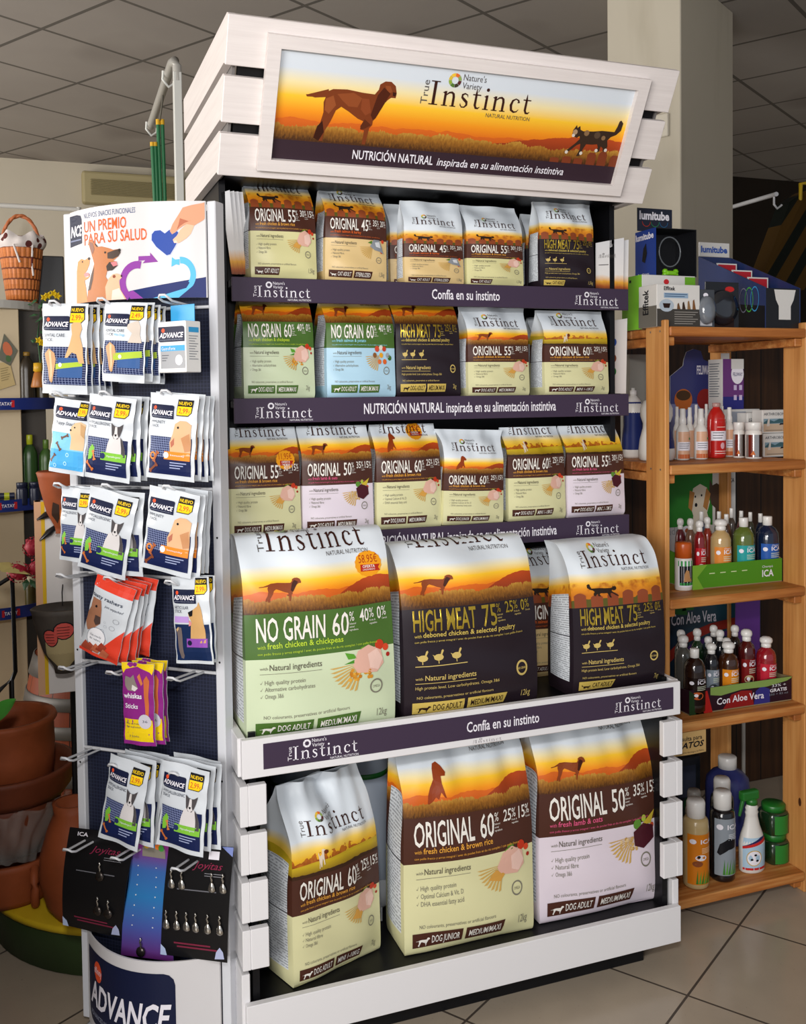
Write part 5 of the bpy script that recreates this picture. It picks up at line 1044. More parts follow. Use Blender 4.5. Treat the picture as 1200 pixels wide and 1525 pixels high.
for lab, px, y_, top in (('spray bottle in the rear row behind the first one', (1002, 1014, 640), .37, 606), ('spray bottle seen between the two front ones', (1020, 1034, 640), .38, 607), ('rear spray bottle peeking above the middle gap', (1031, 1042, 640), .43, 603), ('rear spray bottle just before the red bottle', (1046, 1057, 640), .44, 602), ('rear spray bottle showing over the red shoulder', (1071, 1080, 640), .42, 605)):
    bottle('spray_bottle', lab, 'spray bottle', 'small spray bottles on the pine rack', px, z, top, 'spray', PLW, y=y_, lab=(mat('label_peach', '#d9a988', .4), .03, .55, 130))
def deco_red(mb, S): mb.rect(S, 0, .42, 1, .68, m_wi, .001, 8); lines(mb, S, 3, .1, .7, .62, .07, '#7a7a80', .0013); mb.disc(S, .6, .28, .12, .09, ink('#d8a8b0'), .0012, 14); lines(mb, S, 2, .2, .9, .12, .06, '#e8c8c0', .0012); lines(mb, S, 1, .3, .8, .78, .05, '#e8c8c0', .0012)
bottle('lotion_bottle', 'bright red lotion bottle with clear cap and white price label', 'bottle', g_b, (1052, 1081, 683), z, 600, 'red', liquid('#b8201c', .2), lab=(ink('#b8201c', .25), .04, .70, 120), cap_m=mat('clear_cap', '#b08a84', .2), deco=deco_red)
for lab, px, top in (('white capped pill jar beside the red bottle', (1091, 1109, 680), 629), ('white capped pill jar next to the small stacked boxes', (1109, 1135, 682), 629)):
    def dj(mb, S): mb.rect(S, .55, 0, .98, 1, ink('#2a1814', .25), .0009, 6); mb.rect(S, .12, 0, .3, 1, ink('#6a2418', .25), .0009, 3); mb.poly([(.2, .1), (.32, .3), (.4, .1)], S, ink('#c86a2c'), .0012)
    bottle('pill_jar', lab, 'jar', 'white capped pill jars', px, z, top, 'jar', PLW, y=.337 if px[0] == 1091 else .283, lab=(mat('chrome_label', '#b8b4b0', .15, .7), .05, .66, 170), deco=dj)
def cbox(name, label, cat, group, lo, hi, m, face=None, side=None, rz=0.):
    c = Vector(((lo[0]+hi[0])/2, (lo[1]+hi[1])/2, lo[2])); mb = MB(); hxx, hy, hz = (hi[0]-lo[0])/2, (hi[1]-lo[1])/2, hi[2]-lo[2]
    mb.box((-hxx, -hy, 0), (hxx, hy, hz), m, .001)
    def S(u, v, off=.0006): return Vector((-hxx+u*2*hxx, -hy-off, v*hz))
    def L(u, v, off=.0006): return Vector((-hxx-off, hy-u*2*hy, v*hz))
    if face: face(mb, S)
    if side: side(mb, L)
    o = mb.build(name, None, Matrix.Translation(c+Vector((0, 0, .0008))) @ Matrix.Rotation(rz, 4, 'Z')); return tag(o, label, cat, group)
def arthro(mb, S):
    mb.text(S, 'ARTHROBON', .05, .76, .72, .12, ink('#3a3a44'), .001); mb.rect(S, .04, .06, .80, .40, ink('#c0a890'), .0008, 4); mb.rect(S, .04, .40, .80, .62, ink('#7f98a6'), .0008, 4)
    mb.poly([(.04, .46), (.2, .60), (.4, .50), (.6, .62), (.80, .55), (.80, .44), (.04, .40)], S, ink('#3f5f66'), .0011); mb.poly([(.14, .30), (.19, .60), (.25, .62), (.24, .30)], S, ink('#c8c0b8'), .0014); mb.poly([(.58, .34), (.62, .42), (.76, .42), (.80, .34), (.70, .36)], S, I_BLK, .0014); mb.rect(S, .85, 0, 1, 1, ink('#c22a4a'), .0008, 3)
    lines(mb, S, 1, .1, .7, .1, .1, '#8a7a6a', .0012)
CARD = mat('card_white', '#d4d2ce', .5)
a = at(1137, 679, .318); b = at(1178, 679, .318); hA = (at(1150, 646, .31).z-z)
cbox('supplement_carton', 'lower carton of the two stacked by the right pine upright', 'carton', 'small white cartons on the second shelf', (a.x, .318, z), (b.x, .366, z+hA), CARD, arthro)
cbox('supplement_carton', 'upper carton of the two stacked by the right pine upright', 'carton', 'small white cartons on the second shelf', (a.x-.002, .319, z+hA+.001), (b.x-.002, .367, z+2*hA), CARD, arthro, rz=R(-2))
a = at(1112, 672, .375); b = at(1150, 672, .375); cbox('supplement_carton', 'carton standing behind the pill jars and stacked pair', 'carton', 'small white cartons on the second shelf', (a.x, .375, z), (b.x, .42, at(1130, 615, .375).z), CARD, arthro)
a = at(1088, 660, .40); b = at(1141, 660, .40); zt = at(1110, 610, .40).z
def dogbox(mb, S): mb.rect(S, .1, .2, .6, .95, ink('#9aa0ac'), .0008, 3); mb.poly([(.3, .5), (.4, .9), (.55, .85), (.5, .4)], S, ink('#2a2430'), .0012)
cbox('large_carton', 'wide white carton with a dark dog picture behind the pill jars', 'carton', None, (a.x, .43, z), (b.x, .52, zt), CARD, dogbox)
# cat calming products
y_ = .545; a = at(998, 600, y_); b = at(1061, 600, y_); zt = at(1030, 520, y_).z
mb = MB(); w, h = b.x-a.x, zt-z
def S(u, v, off=0.): return Vector((a.x+u*w, y_-off, z+.001+v*h))
mb.poly([(0, 0), (1, 0), (1, .86), (.78, .90), (.72, .98), (.55, 1.0), (.38, .97), (.32, .90), (.30, .84), (.0, .74)], S, mat('feline_card', '#33376e', .45), 0.); mb.poly([(0, 0), (0, .74), (.30, .84), (.32, .90), (.38, .97), (.55, 1.0), (.72, .98), (.78, .90), (1, .86), (1, 0)], S, CARD, -.003)
mb.rect(S, 0, .0, 1, .48, ink('#7a7fa8'), .0005, 3); mb.disc(S, .30, .52, .21, .21*w/h, ink('#b8642c'), .001, 24); mb.disc(S, .30, .56, .17, .10*w/h, ink('#4a3420'), .0013, 18); mb.disc(S, .82, .52, .20, .21*w/h, ink('#8a2a28'), .001, 24); mb.text(S, 'FELIWAY', .62, .76, .36, .08, m_wi, .001, .015)
for k, t in enumerate(('Feliway evita los', 'comportamientos', 'de marcaje')): mb.text(S, t, .10, .16-.075*k, .6, .05, ink('#2a2c50'), .001)
tag(mb.build('counter_card'), 'dark blue counter card with orange and red circles behind the spray bottles', 'counter card')
y_ = .44; a = at(1076, 606, y_); b = at(1107, 606, y_); z0 = zt0 = at(1110, 610, .43).z
def felb(mb, S):
    mb.rect(S, 0, 0, 1, 1, ink('#6a3a78'), .0004, 3, 3); mb.rect(S, 0, .0, 1, .25, ink('#2f2f78'), .0007, 3); pass
    mb.disc(S, .70, .70, .30, .20, m_wi, .0008, 20); mb.rect(S, .40, .80, 1, 1, CARD, .0009, 3); mb.text(S, 'FELIWAY', .48, .66, .46, .07, ink('#2a2460'), .0012, .01)
    for x, v in ((.52, .38), (.78, .38), (.52, .18), (.78, .18)): mb.rect(S, x, v, x+.14, v+.10, ink('#c8b8d8'), .001, 2)
cbox('diffuser_box', 'purple and white cat diffuser box on the wide white carton', 'box', None, (a.x, .44, zt0+.0012), (b.x, .51, at(1083, 535, y_).z), CARD, felb, lambda mb, L: lines(mb, L, 14, .1, .8, .9, .05, '#70757c', .001))
# --- shelf 3
z = SZ[2]
y_ = .56; a = at(992, 800, y_); b = at(1095, 800, y_); zt = at(1040, 690, y_).z; w, h = b.x-a.x, zt-z
def S(u, v, off=0.): return Vector((a.x+u*w, y_-off, z+.001+v*h))
mb = MB(); mb.box((a.x, y_, z+.001), (b.x, y_+.004, zt), CARD)
mb.rect(S, 0, .40, .66, 1, ink('#2f7a2c'), .0006, 5, 4); mb.text(S, 'ICA', .26, .90, .18, .07, m_wi, .001, .01); mb.rect(S, 0, .0, .5, .40, ink('#b8b4b4'), .0006, 3)
mb.poly([(.36, .25), (.38, .5), (.33, .62), (.38, .76), (.48, .80), (.58, .76), (.62, .62), (.58, .52), (.64, .38), (.66, .25)], S, ink('#d8cdb8'), .0010); mb.poly([(.33, .74), (.31, .58), (.36, .54), (.40, .72)], S, ink('#b07a40'), .0013); mb.poly([(.57, .76), (.52, .58), (.58, .54), (.63, .70)], S, ink('#b07a40'), .0013); mb.disc(S, .42, .60, .02, .02, I_BLK, .0014, 8); mb.disc(S, .41, .68, .012, .012, I_BLK, .0014, 8); mb.disc(S, .50, .69, .012, .012, I_BLK, .0014, 8)
mb.poly([(.62, .84), (.66, .78), (.72, .80), (.76, .78), (.78, .94), (.84, .96), (.84, .74), (.88, .66), (.86, .40), (.84, .25), (.80, .25), (.78, .45), (.74, .30), (.70, .30), (.70, .56), (.64, .60), (.61, .70)], S, ink('#4a3a30'), .0011); mb.text(S, 'ICA', .90, .80, .08, .04, I_BLK, .001, .01); mb.text(S, 'add', .02, .44 if 0 else .33, .16, .07, ink('#8a8a8a'), .001)
mb.disc(S, .28, .36, .06, .06*w/h, m_wi, .0012, 14); mb.disc(S, .29, .36, .03, .03*w/h, ink('#a85a30'), .0015, 10)
tag(mb.build('poster_card'), 'shop card showing a pale puppy and a tabby kitten behind the bottles', 'card')
def tray(label, x0, x1, y0, y1, z, hf, hb, m, mi, face):
    o = empty('display_tray', ((x0+x1)/2, (y0+y1)/2, z+.0008), 0, label, 'display tray'); hw, hd = (x1-x0)/2, (y1-y0)/2
    mb = MB(); mb.box((-hw, -hd, 0), (hw, hd, .003), mi); mb.build('tray_floor', o)
    mb = MB(); mb.box((-hw, -hd, .003), (hw, -hd+.003, hf), m)
    def S(u, v, off=.0006): return Vector((-hw+u*2*hw, -hd-off, v*hf))
    face(mb, S); mb.build('front_panel', o)
    for s in (-1, 1):
        mb = MB(); x = s*(hw-.0015); vs = [(x+dx, y, zz) for dx in (-.0015, .0015) for (y, zz) in ((-hd+.0032, .0032), (hd-.0032, .0032), (hd-.0032, hb), (-hd+.05, hb*.9), (-hd+.0032, hf))]
        mb.add(vs, [[0, 1, 2, 3, 4], [9, 8, 7, 6, 5]]+[[i, i+5, (i+1) % 5+5, (i+1) % 5] for i in range(5)], m if s < 0 else mi); mb.build('side_panel', o)
    return o
a = at(1031, 877, .262); b = at(1166, 866, .262); GR = ink('#4f8a20', .35)
def tf(mb, S):
    mb.poly([(0, 0), (.12, .0), (.05, .5), (.16, 1), (0, 1)], S, ink('#79a834'), .0009); mb.text(S, 'ICA', .77, .28, .13, .28, m_wi, .001, .02); mb.text(S, 'Champú', .77, .66, .12, .09, m_wi, .001)
    for k in range(4): mb.rect(S, .18+.12*k, .60, .24+.12*k, .64, ink('#c8d8a0'), .001, 2)
tray('bright green shampoo display tray on the third pine shelf', a.x, PX1-.008, .262, .40, z, at(1090, 838, .262).z-z, .10, GR, mat('card_inner', '#8a7a58', .6), tf)
def ica(c, pic):
    def f(mb, S):
        mb.disc(S, .18, .82, .10, .07, m_wi, .001, 10); mb.text(S, 'ICA', .42, .78, .46, .13, m_wi, .0012, .02); mb.text(S, 'Champú', .44, .93, .36, .05, m_wi, .0012); lines(mb, S, 3, .4, .95, .68, .06, c, .0012)
        if pic: mb.disc(S, .42, .36, .26, .14, ink(pic), .001, 14); mb.disc(S, .36, .38, .09, .06, m_wi, .0013, 8); mb.disc(S, .5, .30, .08, .05, I_BLK, .0013, 8)
    return f
ALO = '#cfd8c0'; g3 = 'shampoo bottles in the bright green tray'
F3 = (((1032, 1051, 845), .285, 775, 'ball', '#7a1418', '#b01c24', 'red shampoo bottle at the front corner of the green tray'),
      ((1057, 1089, 845), .283, 773, 'ball', '#b89a68', '#d8863a', 'amber shampoo bottle with panda faces in the green tray'),
      ((1090, 1124, 842), .283, 771, 'flat', '#5a6a2c', '#2a9a9a', 'olive shampoo bottle with a turquoise label in the green tray'),
      ((1125, 1160, 838), .283, 769, 'flat', '#12203a', '#2c5aa8', 'navy shampoo bottle with a blue label in the green tray'))
for px, y_, top, sh, bc, lc, lab in F3:
    bottle('shampoo_bottle', lab, 'bottle', g3, (px[0], px[1], 850), z+.004, top, sh, liquid(bc), lab=(ink(lc, .3), .10, .58, 125), th=-100, y=y_+.016, deco=ica(ALO, '#e0d0c0'))
B3 = (((1046, 1060), .340, 770, 'ball', '#8a2a18', 'red orange shampoo bottle behind the red one'), ((1074, 1089), .352, 766, 'flat', '#5a3a28', 'brown shampoo bottle behind the olive one'), ((1097, 1110), .385, 761, 'flat', '#6a2a38', 'dark red bottle in the rear row of the green tray'), ((1111, 1123), .352, 763, 'flat', '#3a3a28', 'dark olive bottle in the rear row of the green tray'), ((1125, 1139), .352, 765, 'flat', '#141e34', 'dark navy bottle behind the navy one'),
      ((1006, 1020), .372, 772, 'ball', '#5a1820', 'white ball capped bottle at the rear end of the tray'), ((1021, 1035), .335, 772, 'ball', '#6a4a38', 'white ball capped bottle beside the tray side panel'), ((1038, 1051), .385, 762, 'flat', '#4a5a7a', 'flat capped bottle in front of the blue leaflet'), ((1064, 1077), .387, 762, 'flat', '#6a6a5a', 'flat capped bottle in the middle of the rear row'), ((1083, 1095), .388, 757, 'flat', '#4a4038', 'tallest flat capped bottle at the back of the tray'))
for px, y_, top, sh, bc, lab in B3: bottle('shampoo_bottle', lab, 'bottle', g3, (px[0]-1, px[1]+1, 830), z+.004, top, sh, liquid(bc), y=y_)
def da(mb, S): mb.rect(S, .08, .06, .92, .80, I_BLK, .0009, 5, 3); mb.rect(S, .0, .80, 1, 1, ink('#3f9a50'), .0009, 5); mb.rect(S, .1, .06, .9, .16, ink('#3f9a50'), .0012, 4); mb.poly([(.3, .2), (.35, .5), (.45, .66), (.6, .62), (.65, .4), (.8, .22)], S, ink('#b88858'), .0012)
bottle('spray_can', 'white spray can with an orange cap and a puppy label', 'spray can', None, (1004, 1031, 881), z, 809, 'aero', PLW, lab=(m_wi, .08, .62, 120), cap_m=mat('orange_cap', '#c0561c', .3), th=-100, deco=da)
# --- shelf 4
z = SZ[3]
y_ = .52; a = at(990, 970, y_); b = at(1101, 960, y_); zt = min(at(1040, 872, y_).z, SZ[2]-.052); w, h = b.x-a.x, zt-z
def S(u, v, off=0.): return Vector((a.x+u*w, y_-off, z+.001+v*h))
g = NG('aloe_card_print', .4, .4); u, v = g.uv(); g.col(g.mix(g.rng(g.mth('ADD', v, g.mth('MULTIPLY', u, .6)), .6, 1.6), hx('#14283a'), hx('#2a5a68'))); mb = MB(); mb.grid(S, 1, 1, g.m); mb.box((a.x, y_+.001, z+.001), (b.x, y_+.004, zt), CARD)
mb.text(S, 'Con Aloe Vera', .08, .60, .60, .12, m_wi, .001, .015, 0, False, .05); mb.poly([(.02, .30), (.3, .50), (.6, .58), (.98, .62), (.98, .52), (.6, .48), (.3, .40), (.06, .20)], S, ink('#8a2a20'), .0008); mb.poly([(.10, .22), (.35, .38), (.6, .45), (.98, .50), (.98, .44), (.6, .40), (.36, .32)], S, ink('#4a2a68'), .0008)
mb.poly([(.1, .72), (.2, .98), (.3, .7)], S, ink('#2f6a30'), .0006); mb.poly([(.22, .75), (.36, .99), (.38, .75)], S, ink('#3a7a38'), .0006)
tag(mb.build('poster_card'), 'dark teal aloe shop card with a red rainbow stripe', 'card')
mb = MB(); y_ = .47; a = at(1131, 1000, y_); b = at(1163, 1000, y_); mb.box((a.x, y_, z+.001), (min(b.x, PX1-.004), y_+.004, SZ[2]-.055), mat('purple_card', '#5a2a80', .5), .001); tag(mb.build('purple_card'), 'plain purple card standing at the shelf end, fourth shelf', 'card')
mb = MB(); y_ = .50; a = at(1100, 1000, y_); b = at(1133, 1000, y_); mb.box((a.x, y_, z+.001), (b.x, y_+.02, SZ[2]-.07), mat('navy_book', '#191c30', .5), .002); tag(mb.build('navy_folder'), 'dark navy folder between the aloe card and the purple card', 'folder')
a = at(1026, 1068, .222); b = at(1166, 1044, .222)
def tf2(mb, S):
    mb.poly([(0, 0), (.14, 0), (.05, .8), (.0, 1)], S, ink('#1f3a1c'), .0008); mb.poly([(.06, .0), (.22, 0), (.17, .9), (.12, .85)], S, ink('#a8201c'), .0008); mb.poly([(.20, .7), (.3, .62), (.5, .75), (.75, .72), (.95, .85), (1, .95), (1, 1), (.2, 1)], S, ink('#7f9a50'), .0008)
    mb.poly([(.32, .05), (.40, .6), (.5, .7), (.6, .65), (.62, .05)], S, ink('#8a1c1c'), .0007); mb.poly([(.62, .05), (.64, .6), (.70, .78), (.78, .6), (.78, .05)], S, ink('#33307a'), .0007)
    mb.text(S, 'Con Aloe Vera', .26, .26, .46, .26, m_wi, .0012, .015, 0, False, .12); mb.text(S, '33% +', .80, .66, .14, .11, I_W, .0012); mb.text(S, 'GRATIS', .78, .46, .17, .13, m_wi, .0012, .02); mb.text(S, '250 + 83 ml', .77, .32, .19, .08, I_GRY, .0012)
tray('dark floral aloe shampoo tray on the fourth pine shelf', a.x, PX1-.008, .222, .40, z, .070, .072, ink('#2a1420', .35), mat('card_inner', '#8a7a58', .6), tf2)
g4 = 'shampoo bottles in the floral aloe tray'
F4 = (((1017, 1051), .232, 966, 'flat', '#20100c', '#1a0c08', '#c05a28', 'dark brown flat capped bottle at the tray corner'), ((1047, 1071), .262, 958, 'ball', '#15151a', '#7f8a94', '#3a4248', 'black bottle with a silver label in the floral tray'), ((1069, 1100), .245, 956, 'ball', '#3a1c0a', '#d8841c', '#e8e0d0', 'brown bottle with an orange label at the floral tray front'),
      ((1098, 1125), .272, 937, 'ball', '#4a1210', '#7a1a18', '#b8a880', 'dark red bottle behind the orange labelled one'), ((1125, 1156), .245, 948, 'ball', '#8a1420', '#b82436', '#3a1014', 'bright red bottle at the shelf end of the floral tray'))
for px, y_, top, sh, bc, lc, pc, lab in F4:
    if top == 966: o = bottle('shampoo_bottle', lab, 'bottle', g4, (px[0], px[1], 1020), z+.004, top, sh, liquid(bc), lab=(ink(lc, .3), .12, .56, 125), th=-100, y=y_+.014, deco=ica(ALO, pc))
    else: bottle('shampoo_bottle', lab, 'bottle', g4, (px[0], px[1], 1020), z+.004, top, sh, liquid(bc), lab=(ink(lc, .3), .12, .58, 125), th=-100, y=y_+.02, deco=ica(ALO, pc))
for px, y_, top, bc, lab in (((1005, 1029), .315, 946, '#4a4a46', 'grey bottle beside the dark brown corner bottle'), ((1029, 1047), .345, 936, '#123018', 'dark green bottle in the rear row of the floral tray'), ((1046, 1063), .325, 948, '#1a2420', 'dark bottle with its ball cap over the silver label'), ((1054, 1071), .383, 931, '#181a20', 'rearmost dark bottle near the red stripe'), ((1063, 1081), .345, 938, '#14161c', 'black bottle behind the orange labelled one'), ((1073, 1091), .31, 950, '#1a1414', 'dark bottle tucked right behind the orange labelled one'), ((1085, 1103), .365, 931, '#20140f', 'dark bottle left of the dark red one'), ((1005, 1023), .365, 938, '#3a3a38', 'grey bottle in the rear corner of the floral tray')):
    bottle('shampoo_bottle', lab, 'bottle', g4, (px[0]-1, px[1]+1, 1000), z+.004, top, 'ball', liquid(bc), y=y_)
# --- bottom shelf
z = SZ[4]
def dl(c, pic, bg):
    def f(mb, S):
        mb.disc(S, .2, .86, .12, .05, m_wi, .001, 10); mb.text(S, 'ICA', .46, .82, .5, .08, m_wi, .0012, .02); lines(mb, S, 4, .5, .98, .72, .03, c, .0012)
        if pic == 'dogs': mb.disc(S, .48, .54, .2, .06, m_wi, .001, 14); mb.disc(S, .40, .56, .06, .03, I_BLK, .0013, 8); mb.disc(S, .36, .42, .18, .06, ink('#8a4a28'), .0012, 14)
        else: mb.poly([(.1, .40), (.2, .56), (.5, .66), (.85, .62), (.8, .48), (.5, .46), (.2, .36)], S, I_BLK, .001)
        for k in range(6): mb.poly([(.30+.09*k, .02), (.38+.09*k, .02), (.36+.12*k, .30-.02*(k % 2))], S, ink(('#3f7a2a', '#5a9a3a')[k % 2]), .0014)
    return f
bottle('shampoo_bottle', 'tall beige shampoo bottle with an orange label on the bottom shelf', 'bottle', None, (1016, 1056, 1334), z, 1190, 'litre', mat('liquid_beige', '#b8a070', .25, coat=.3), lab=(ink('#d07a1c', .3), .06, .64, 130), th=-100, y=.235, deco=dl('#f0d8b0', 'dogs', ''))
bottle('shampoo_bottle', 'tall black shampoo bottle with a silver label on the bottom shelf', 'bottle', None, (1056, 1095, 1322), z, 1177, 'litre', liquid('#101014'), lab=(ink('#8a929a', .3), .08, .72, 130), th=-100, y=.24, deco=dl('#d8dce0', 'hair', ''))
bottle('shampoo_bottle', 'tall bottle hidden right behind the black shampoo, white cap above it', 'bottle', None, (1057, 1093, 1290), z, 1158, 'litre', liquid('#101014'), y=.335)
bottle('shampoo_bottle', 'tall bottle behind the beige shampoo, greyed cap showing', 'bottle', None, (1019, 1048, 1290), z, 1176, 'litre', liquid('#3a3a34'), y=.33, cap_m=mat('cap_grey', '#8a8680', .4))
o = bottle('blue_jug', 'large dark blue jug with a white screw cap at the back', 'jug', None, (1049, 1117, 1230), z, 1126, 'flat', mat('jug_blue', '#2e3470', .3), y=.44)
# trigger spray bottle
p = at(1119, 1311, .245); t = empty('trigger_spray', (p.x, .245, z+.0008), 0, 'white trigger spray bottle with a green head and an insect label', 'spray bottle'); h = at(1119, 1176, .245).z-z; r = .038
mb = MB(); mb.lathe([(0, 0), (.92*r, 0), (1.05*r, .02*h), (1.06*r, .36*h), (.9*r, .46*h), (.66*r, .56*h), (.52*r, .66*h), (.50*r, .70*h), (.56*r, .72*h), (.48*r, .75*h), (.54*r, .78*h), (.40*r, .82*h), (.38*r, .83*h)], PLW, seg=28, sx=1.0, sy=.72); mb.build('bottle_body', t)
GNH = mat('trigger_green', '#1f6a24', .35); mb = MB(); mb.lathe([(0, .82*h), (.42*r, .82*h), (.44*r, .87*h), (.30*r, .90*h), (0, .90*h)], GNH, seg=16); mb.box((-1.05*r, -.30*r, .88*h), (.55*r, .30*r, 1.0*h), GNH, .006, seg=2); mb.build('spray_head', t)
mb = MB(); mb.tube([(-.75*r, 0, .92*h), (-.95*r, 0, .82*h), (-1.15*r, 0, .70*h)], [.006, .006, .004], GNH, 8); mb.build('trigger', t)
mb = MB(); f = prof_r([(1.05*r, .02*h), (1.06*r, .36*h), (.9*r, .46*h)]); S = patch(mb, f, (0, 0), R(-98), R(130), .05*h, .44*h, ink('#a8c4d8', .3), .0006, 10, 1., .72)
mb.poly([(0, .74), (1, .98), (1, 1), (.7, 1)], S, ink('#202858'), .001); mb.poly([(0, .66), (1, .88), (1, .98), (0, .74)], S, ink('#c02a28'), .0012); mb.disc(S, .42, .38, .27, .25, ink('#c8a030'), .001, 20); mb.disc(S, .42, .38, .24, .225, m_wi, .0013, 20); mb.rect(S, 0, .0, 1, .07, ink('#c02a28'), .0012, 6)
for x, v in ((.46, .48), (.34, .34), (.52, .30)): mb.disc(S, x, v, .05, .035, I_BLK, .0016, 8)
mb.build('label', t)
def djar(mb, S): mb.rect(S, .2, .80, .85, .94, ink('#d8b01c'), .001, 4); mb.disc(S, .5, .42, .30, .22, ink('#8a5a3a'), .001, 16); mb.disc(S, .5, .36, .16, .12, ink('#c09a70'), .0013, 12); mb.poly([(.05, .04), (.95, .10), (.9, .26), (.1, .22)], S, ink('#2f6ab0'), .0014)
GJ = mat('green_lid', '#1c6a22', .35); h1 = at(1152, 1238, .27).z-z
for k, lab in ((0, 'lower green lidded treat jar of the stacked pair'), (1, 'upper green lidded treat jar of the stacked pair')):
    p = at(1152, 1290, .27); o = empty('treat_jar', (p.x-.002*k, .27, z+.0008+k*(h1+.001)), 0, lab, 'jar', 'stacked treat jars with green lids'); r = .036
    mb = MB(); mb.lathe([(0, 0), (.9*r, 0), (r, .04*h1), (r, .68*h1), (.9*r, .76*h1), (.8*r, .78*h1)], liquid('#16301a'), seg=28, expo=5); mb.build('jar_body', o)
    mb = MB(); mb.lathe([(.8*r, .775*h1), (.95*r, .78*h1), (.95*r, .97*h1), (.88*r, h1), (0, h1)], GJ, seg=24); mb.build('lid', o)
    mb = MB(); S = patch(mb, lambda zz: r*1.12, (0, 0), R(-100), R(85), .06*h1, .70*h1, ink('#2f7a30', .3), .002, 8); djar(mb, S); mb.build('label', o)
# paper sign under the fourth shelf
y_ = PY0+.004; a = at(1000, 1128, y_); b = at(1051, 1122, y_); zt = SZ[3]-.027; w, h = b.x-a.x, zt-at(1030, 1122, y_).z
def S(u, v, off=0.): return Vector((a.x+u*w, y_-off-.004*math.sin(3*u)*(1-v), zt-.001-h+v*h))
mb = MB(); mb.grid(S, 8, 6, mat('kraft_paper', '#c8a468', .7)); mb.grid(lambda u, v: S(u, v, -.0006), 8, 6, mat('kraft_paper', '#c8a468', .7), True, None, True); mb.text(S, 'Consulta para', .02, .62, .86, .18, I_BLK, .0006, .01); mb.text(S, 'GATOS', .10, .30, .80, .24, I_BLK, .0006, .03, .2); mb.text(S, 'también los domingos de Palma', .12, .08, .8, .07, I_BLK, .0006)
tag(mb.build('paper_sign'), 'small kraft paper sign hanging under the fourth pine shelf', 'sign')
# dark package and white paper
y_ = .50; a = at(1006, 1200, y_); b = at(1043, 1200, y_); cbox('dark_package', 'dark package standing at the back beside the blue jug', 'package', None, (a.x, y_, SZ[4]), (b.x, y_+.05, at(1030, 1128, y_).z), mat('pack_dark', '#22262a', .35), lambda mb, S: (mb.rect(S, .1, .5, .8, .9, ink('#3a4050'), .0008, 3), mb.disc(S, .5, .4, .2, .1, ink('#1f4a28'), .001, 12)))
y_ = PY1-.088; a = at(1150, 500, y_); mb = MB(); xa = PX1-.034
def S(u, v, off=0.): return Vector((xa+u*.032, y_-.003+.004*math.sin(5*v)-off, at(1150, 597, y_).z*(1-v)+(SZ[0]-.055)*v))
mb.grid(S, 2, 10, CARD); mb.grid(lambda u, v: S(u, v, -.001), 2, 10, CARD, True, None, True); tag(mb.build('paper_strip'), 'white paper strip hanging from the top pine shelf at the rear upright', 'paper')
# grey box and gold tin seen left of the upright
a = at(938, 640, .545); b = at(985, 640, .545); cbox('grey_carton', 'plain grey carton seen past the navy and white bottle', 'carton', None, (a.x, .545, SZ[1]), (b.x, .598, at(950, 528, .545).z), mat('carton_grey', '#8a8880', .6))
# --- on top
z = SZ[0]
y_ = .30; a = at(956, 487, y_); b = at(1035, 487, y_)
def gside(mb, L): mb.rect(L, 0, 0, 1, 1, ink('#7cc032', .35), .0005, 3, 3); mb.rect(L, .2, .88, .3, .93, I_BLK, .001, 1); mb.rect(L, .38, .88, .48, .93, I_BLK, .001, 1)
zt = at(980, 410, y_).z
cbox('pet_product_box', 'white box with a lime green end panel on the rack top', 'box', None, (a.x, y_, z), (b.x, y_+.10, zt), CARD, lambda mb, S: (mb.disc(S, .45, .88, .05, .05, ink('#c02a30'), .001, 12), mb.rect(S, .8, .5, 1, .98, ink('#6aa82c'), .0008, 2), mb.rect(S, 0, 0, 1, .45, ink('#3a3a38'), .0008, 3)), gside)
yb = .195; a = at(978, 488, yb); b = at(1042, 488, yb); xL = at(957, 488, yb+.08)
def eff(mb, S):
    mb.rect(S, 0, 0, 1, .42, ink('#3f3c38'), .0006, 4, 2); mb.text(S, 'Effitek', .16, .86, .26, .09, I_BLK, .001, .02); mb.rect(S, .16, .68, .72, .80, ink('#8fa8c0'), .0008, 4); lines(mb, S, 2, .18, .7, .76, .05, '#3f5878', .0011); lines(mb, S, 6, .40, .95, .34, .055, '#8a8680', .001); mb.disc(S, .22, .50, .17, .15, ink('#a8b4c0'), .0009, 18); mb.poly([(.13, .55), (.31, .55), (.28, .44), (.16, .44)], S, I_DK, .0012)
    for k, c in enumerate(('#6a4a30', '#3a2a20', '#8a6a48', '#7a5230')): mb.poly([(.46+.12*k, .42), (.47+.12*k, .54+.03*k), (.50+.12*k, .57+.03*k), (.54+.12*k, .42)], S, ink(c), .0011)
cbox('pet_product_box', 'white and brown flea treatment box at the front of the rack top', 'box', None, (a.x, yb, z), (b.x, yb+.085, at(1000, 424, yb).z), CARD, eff, lambda mb, L: (mb.rect(L, 0, 0, 1, .5, ink('#6a665e'), .0006, 3, 3), mb.text(L, 'Effitek', .55, .30, .3, .6, I_BLK, .001, .02, 0, True)))
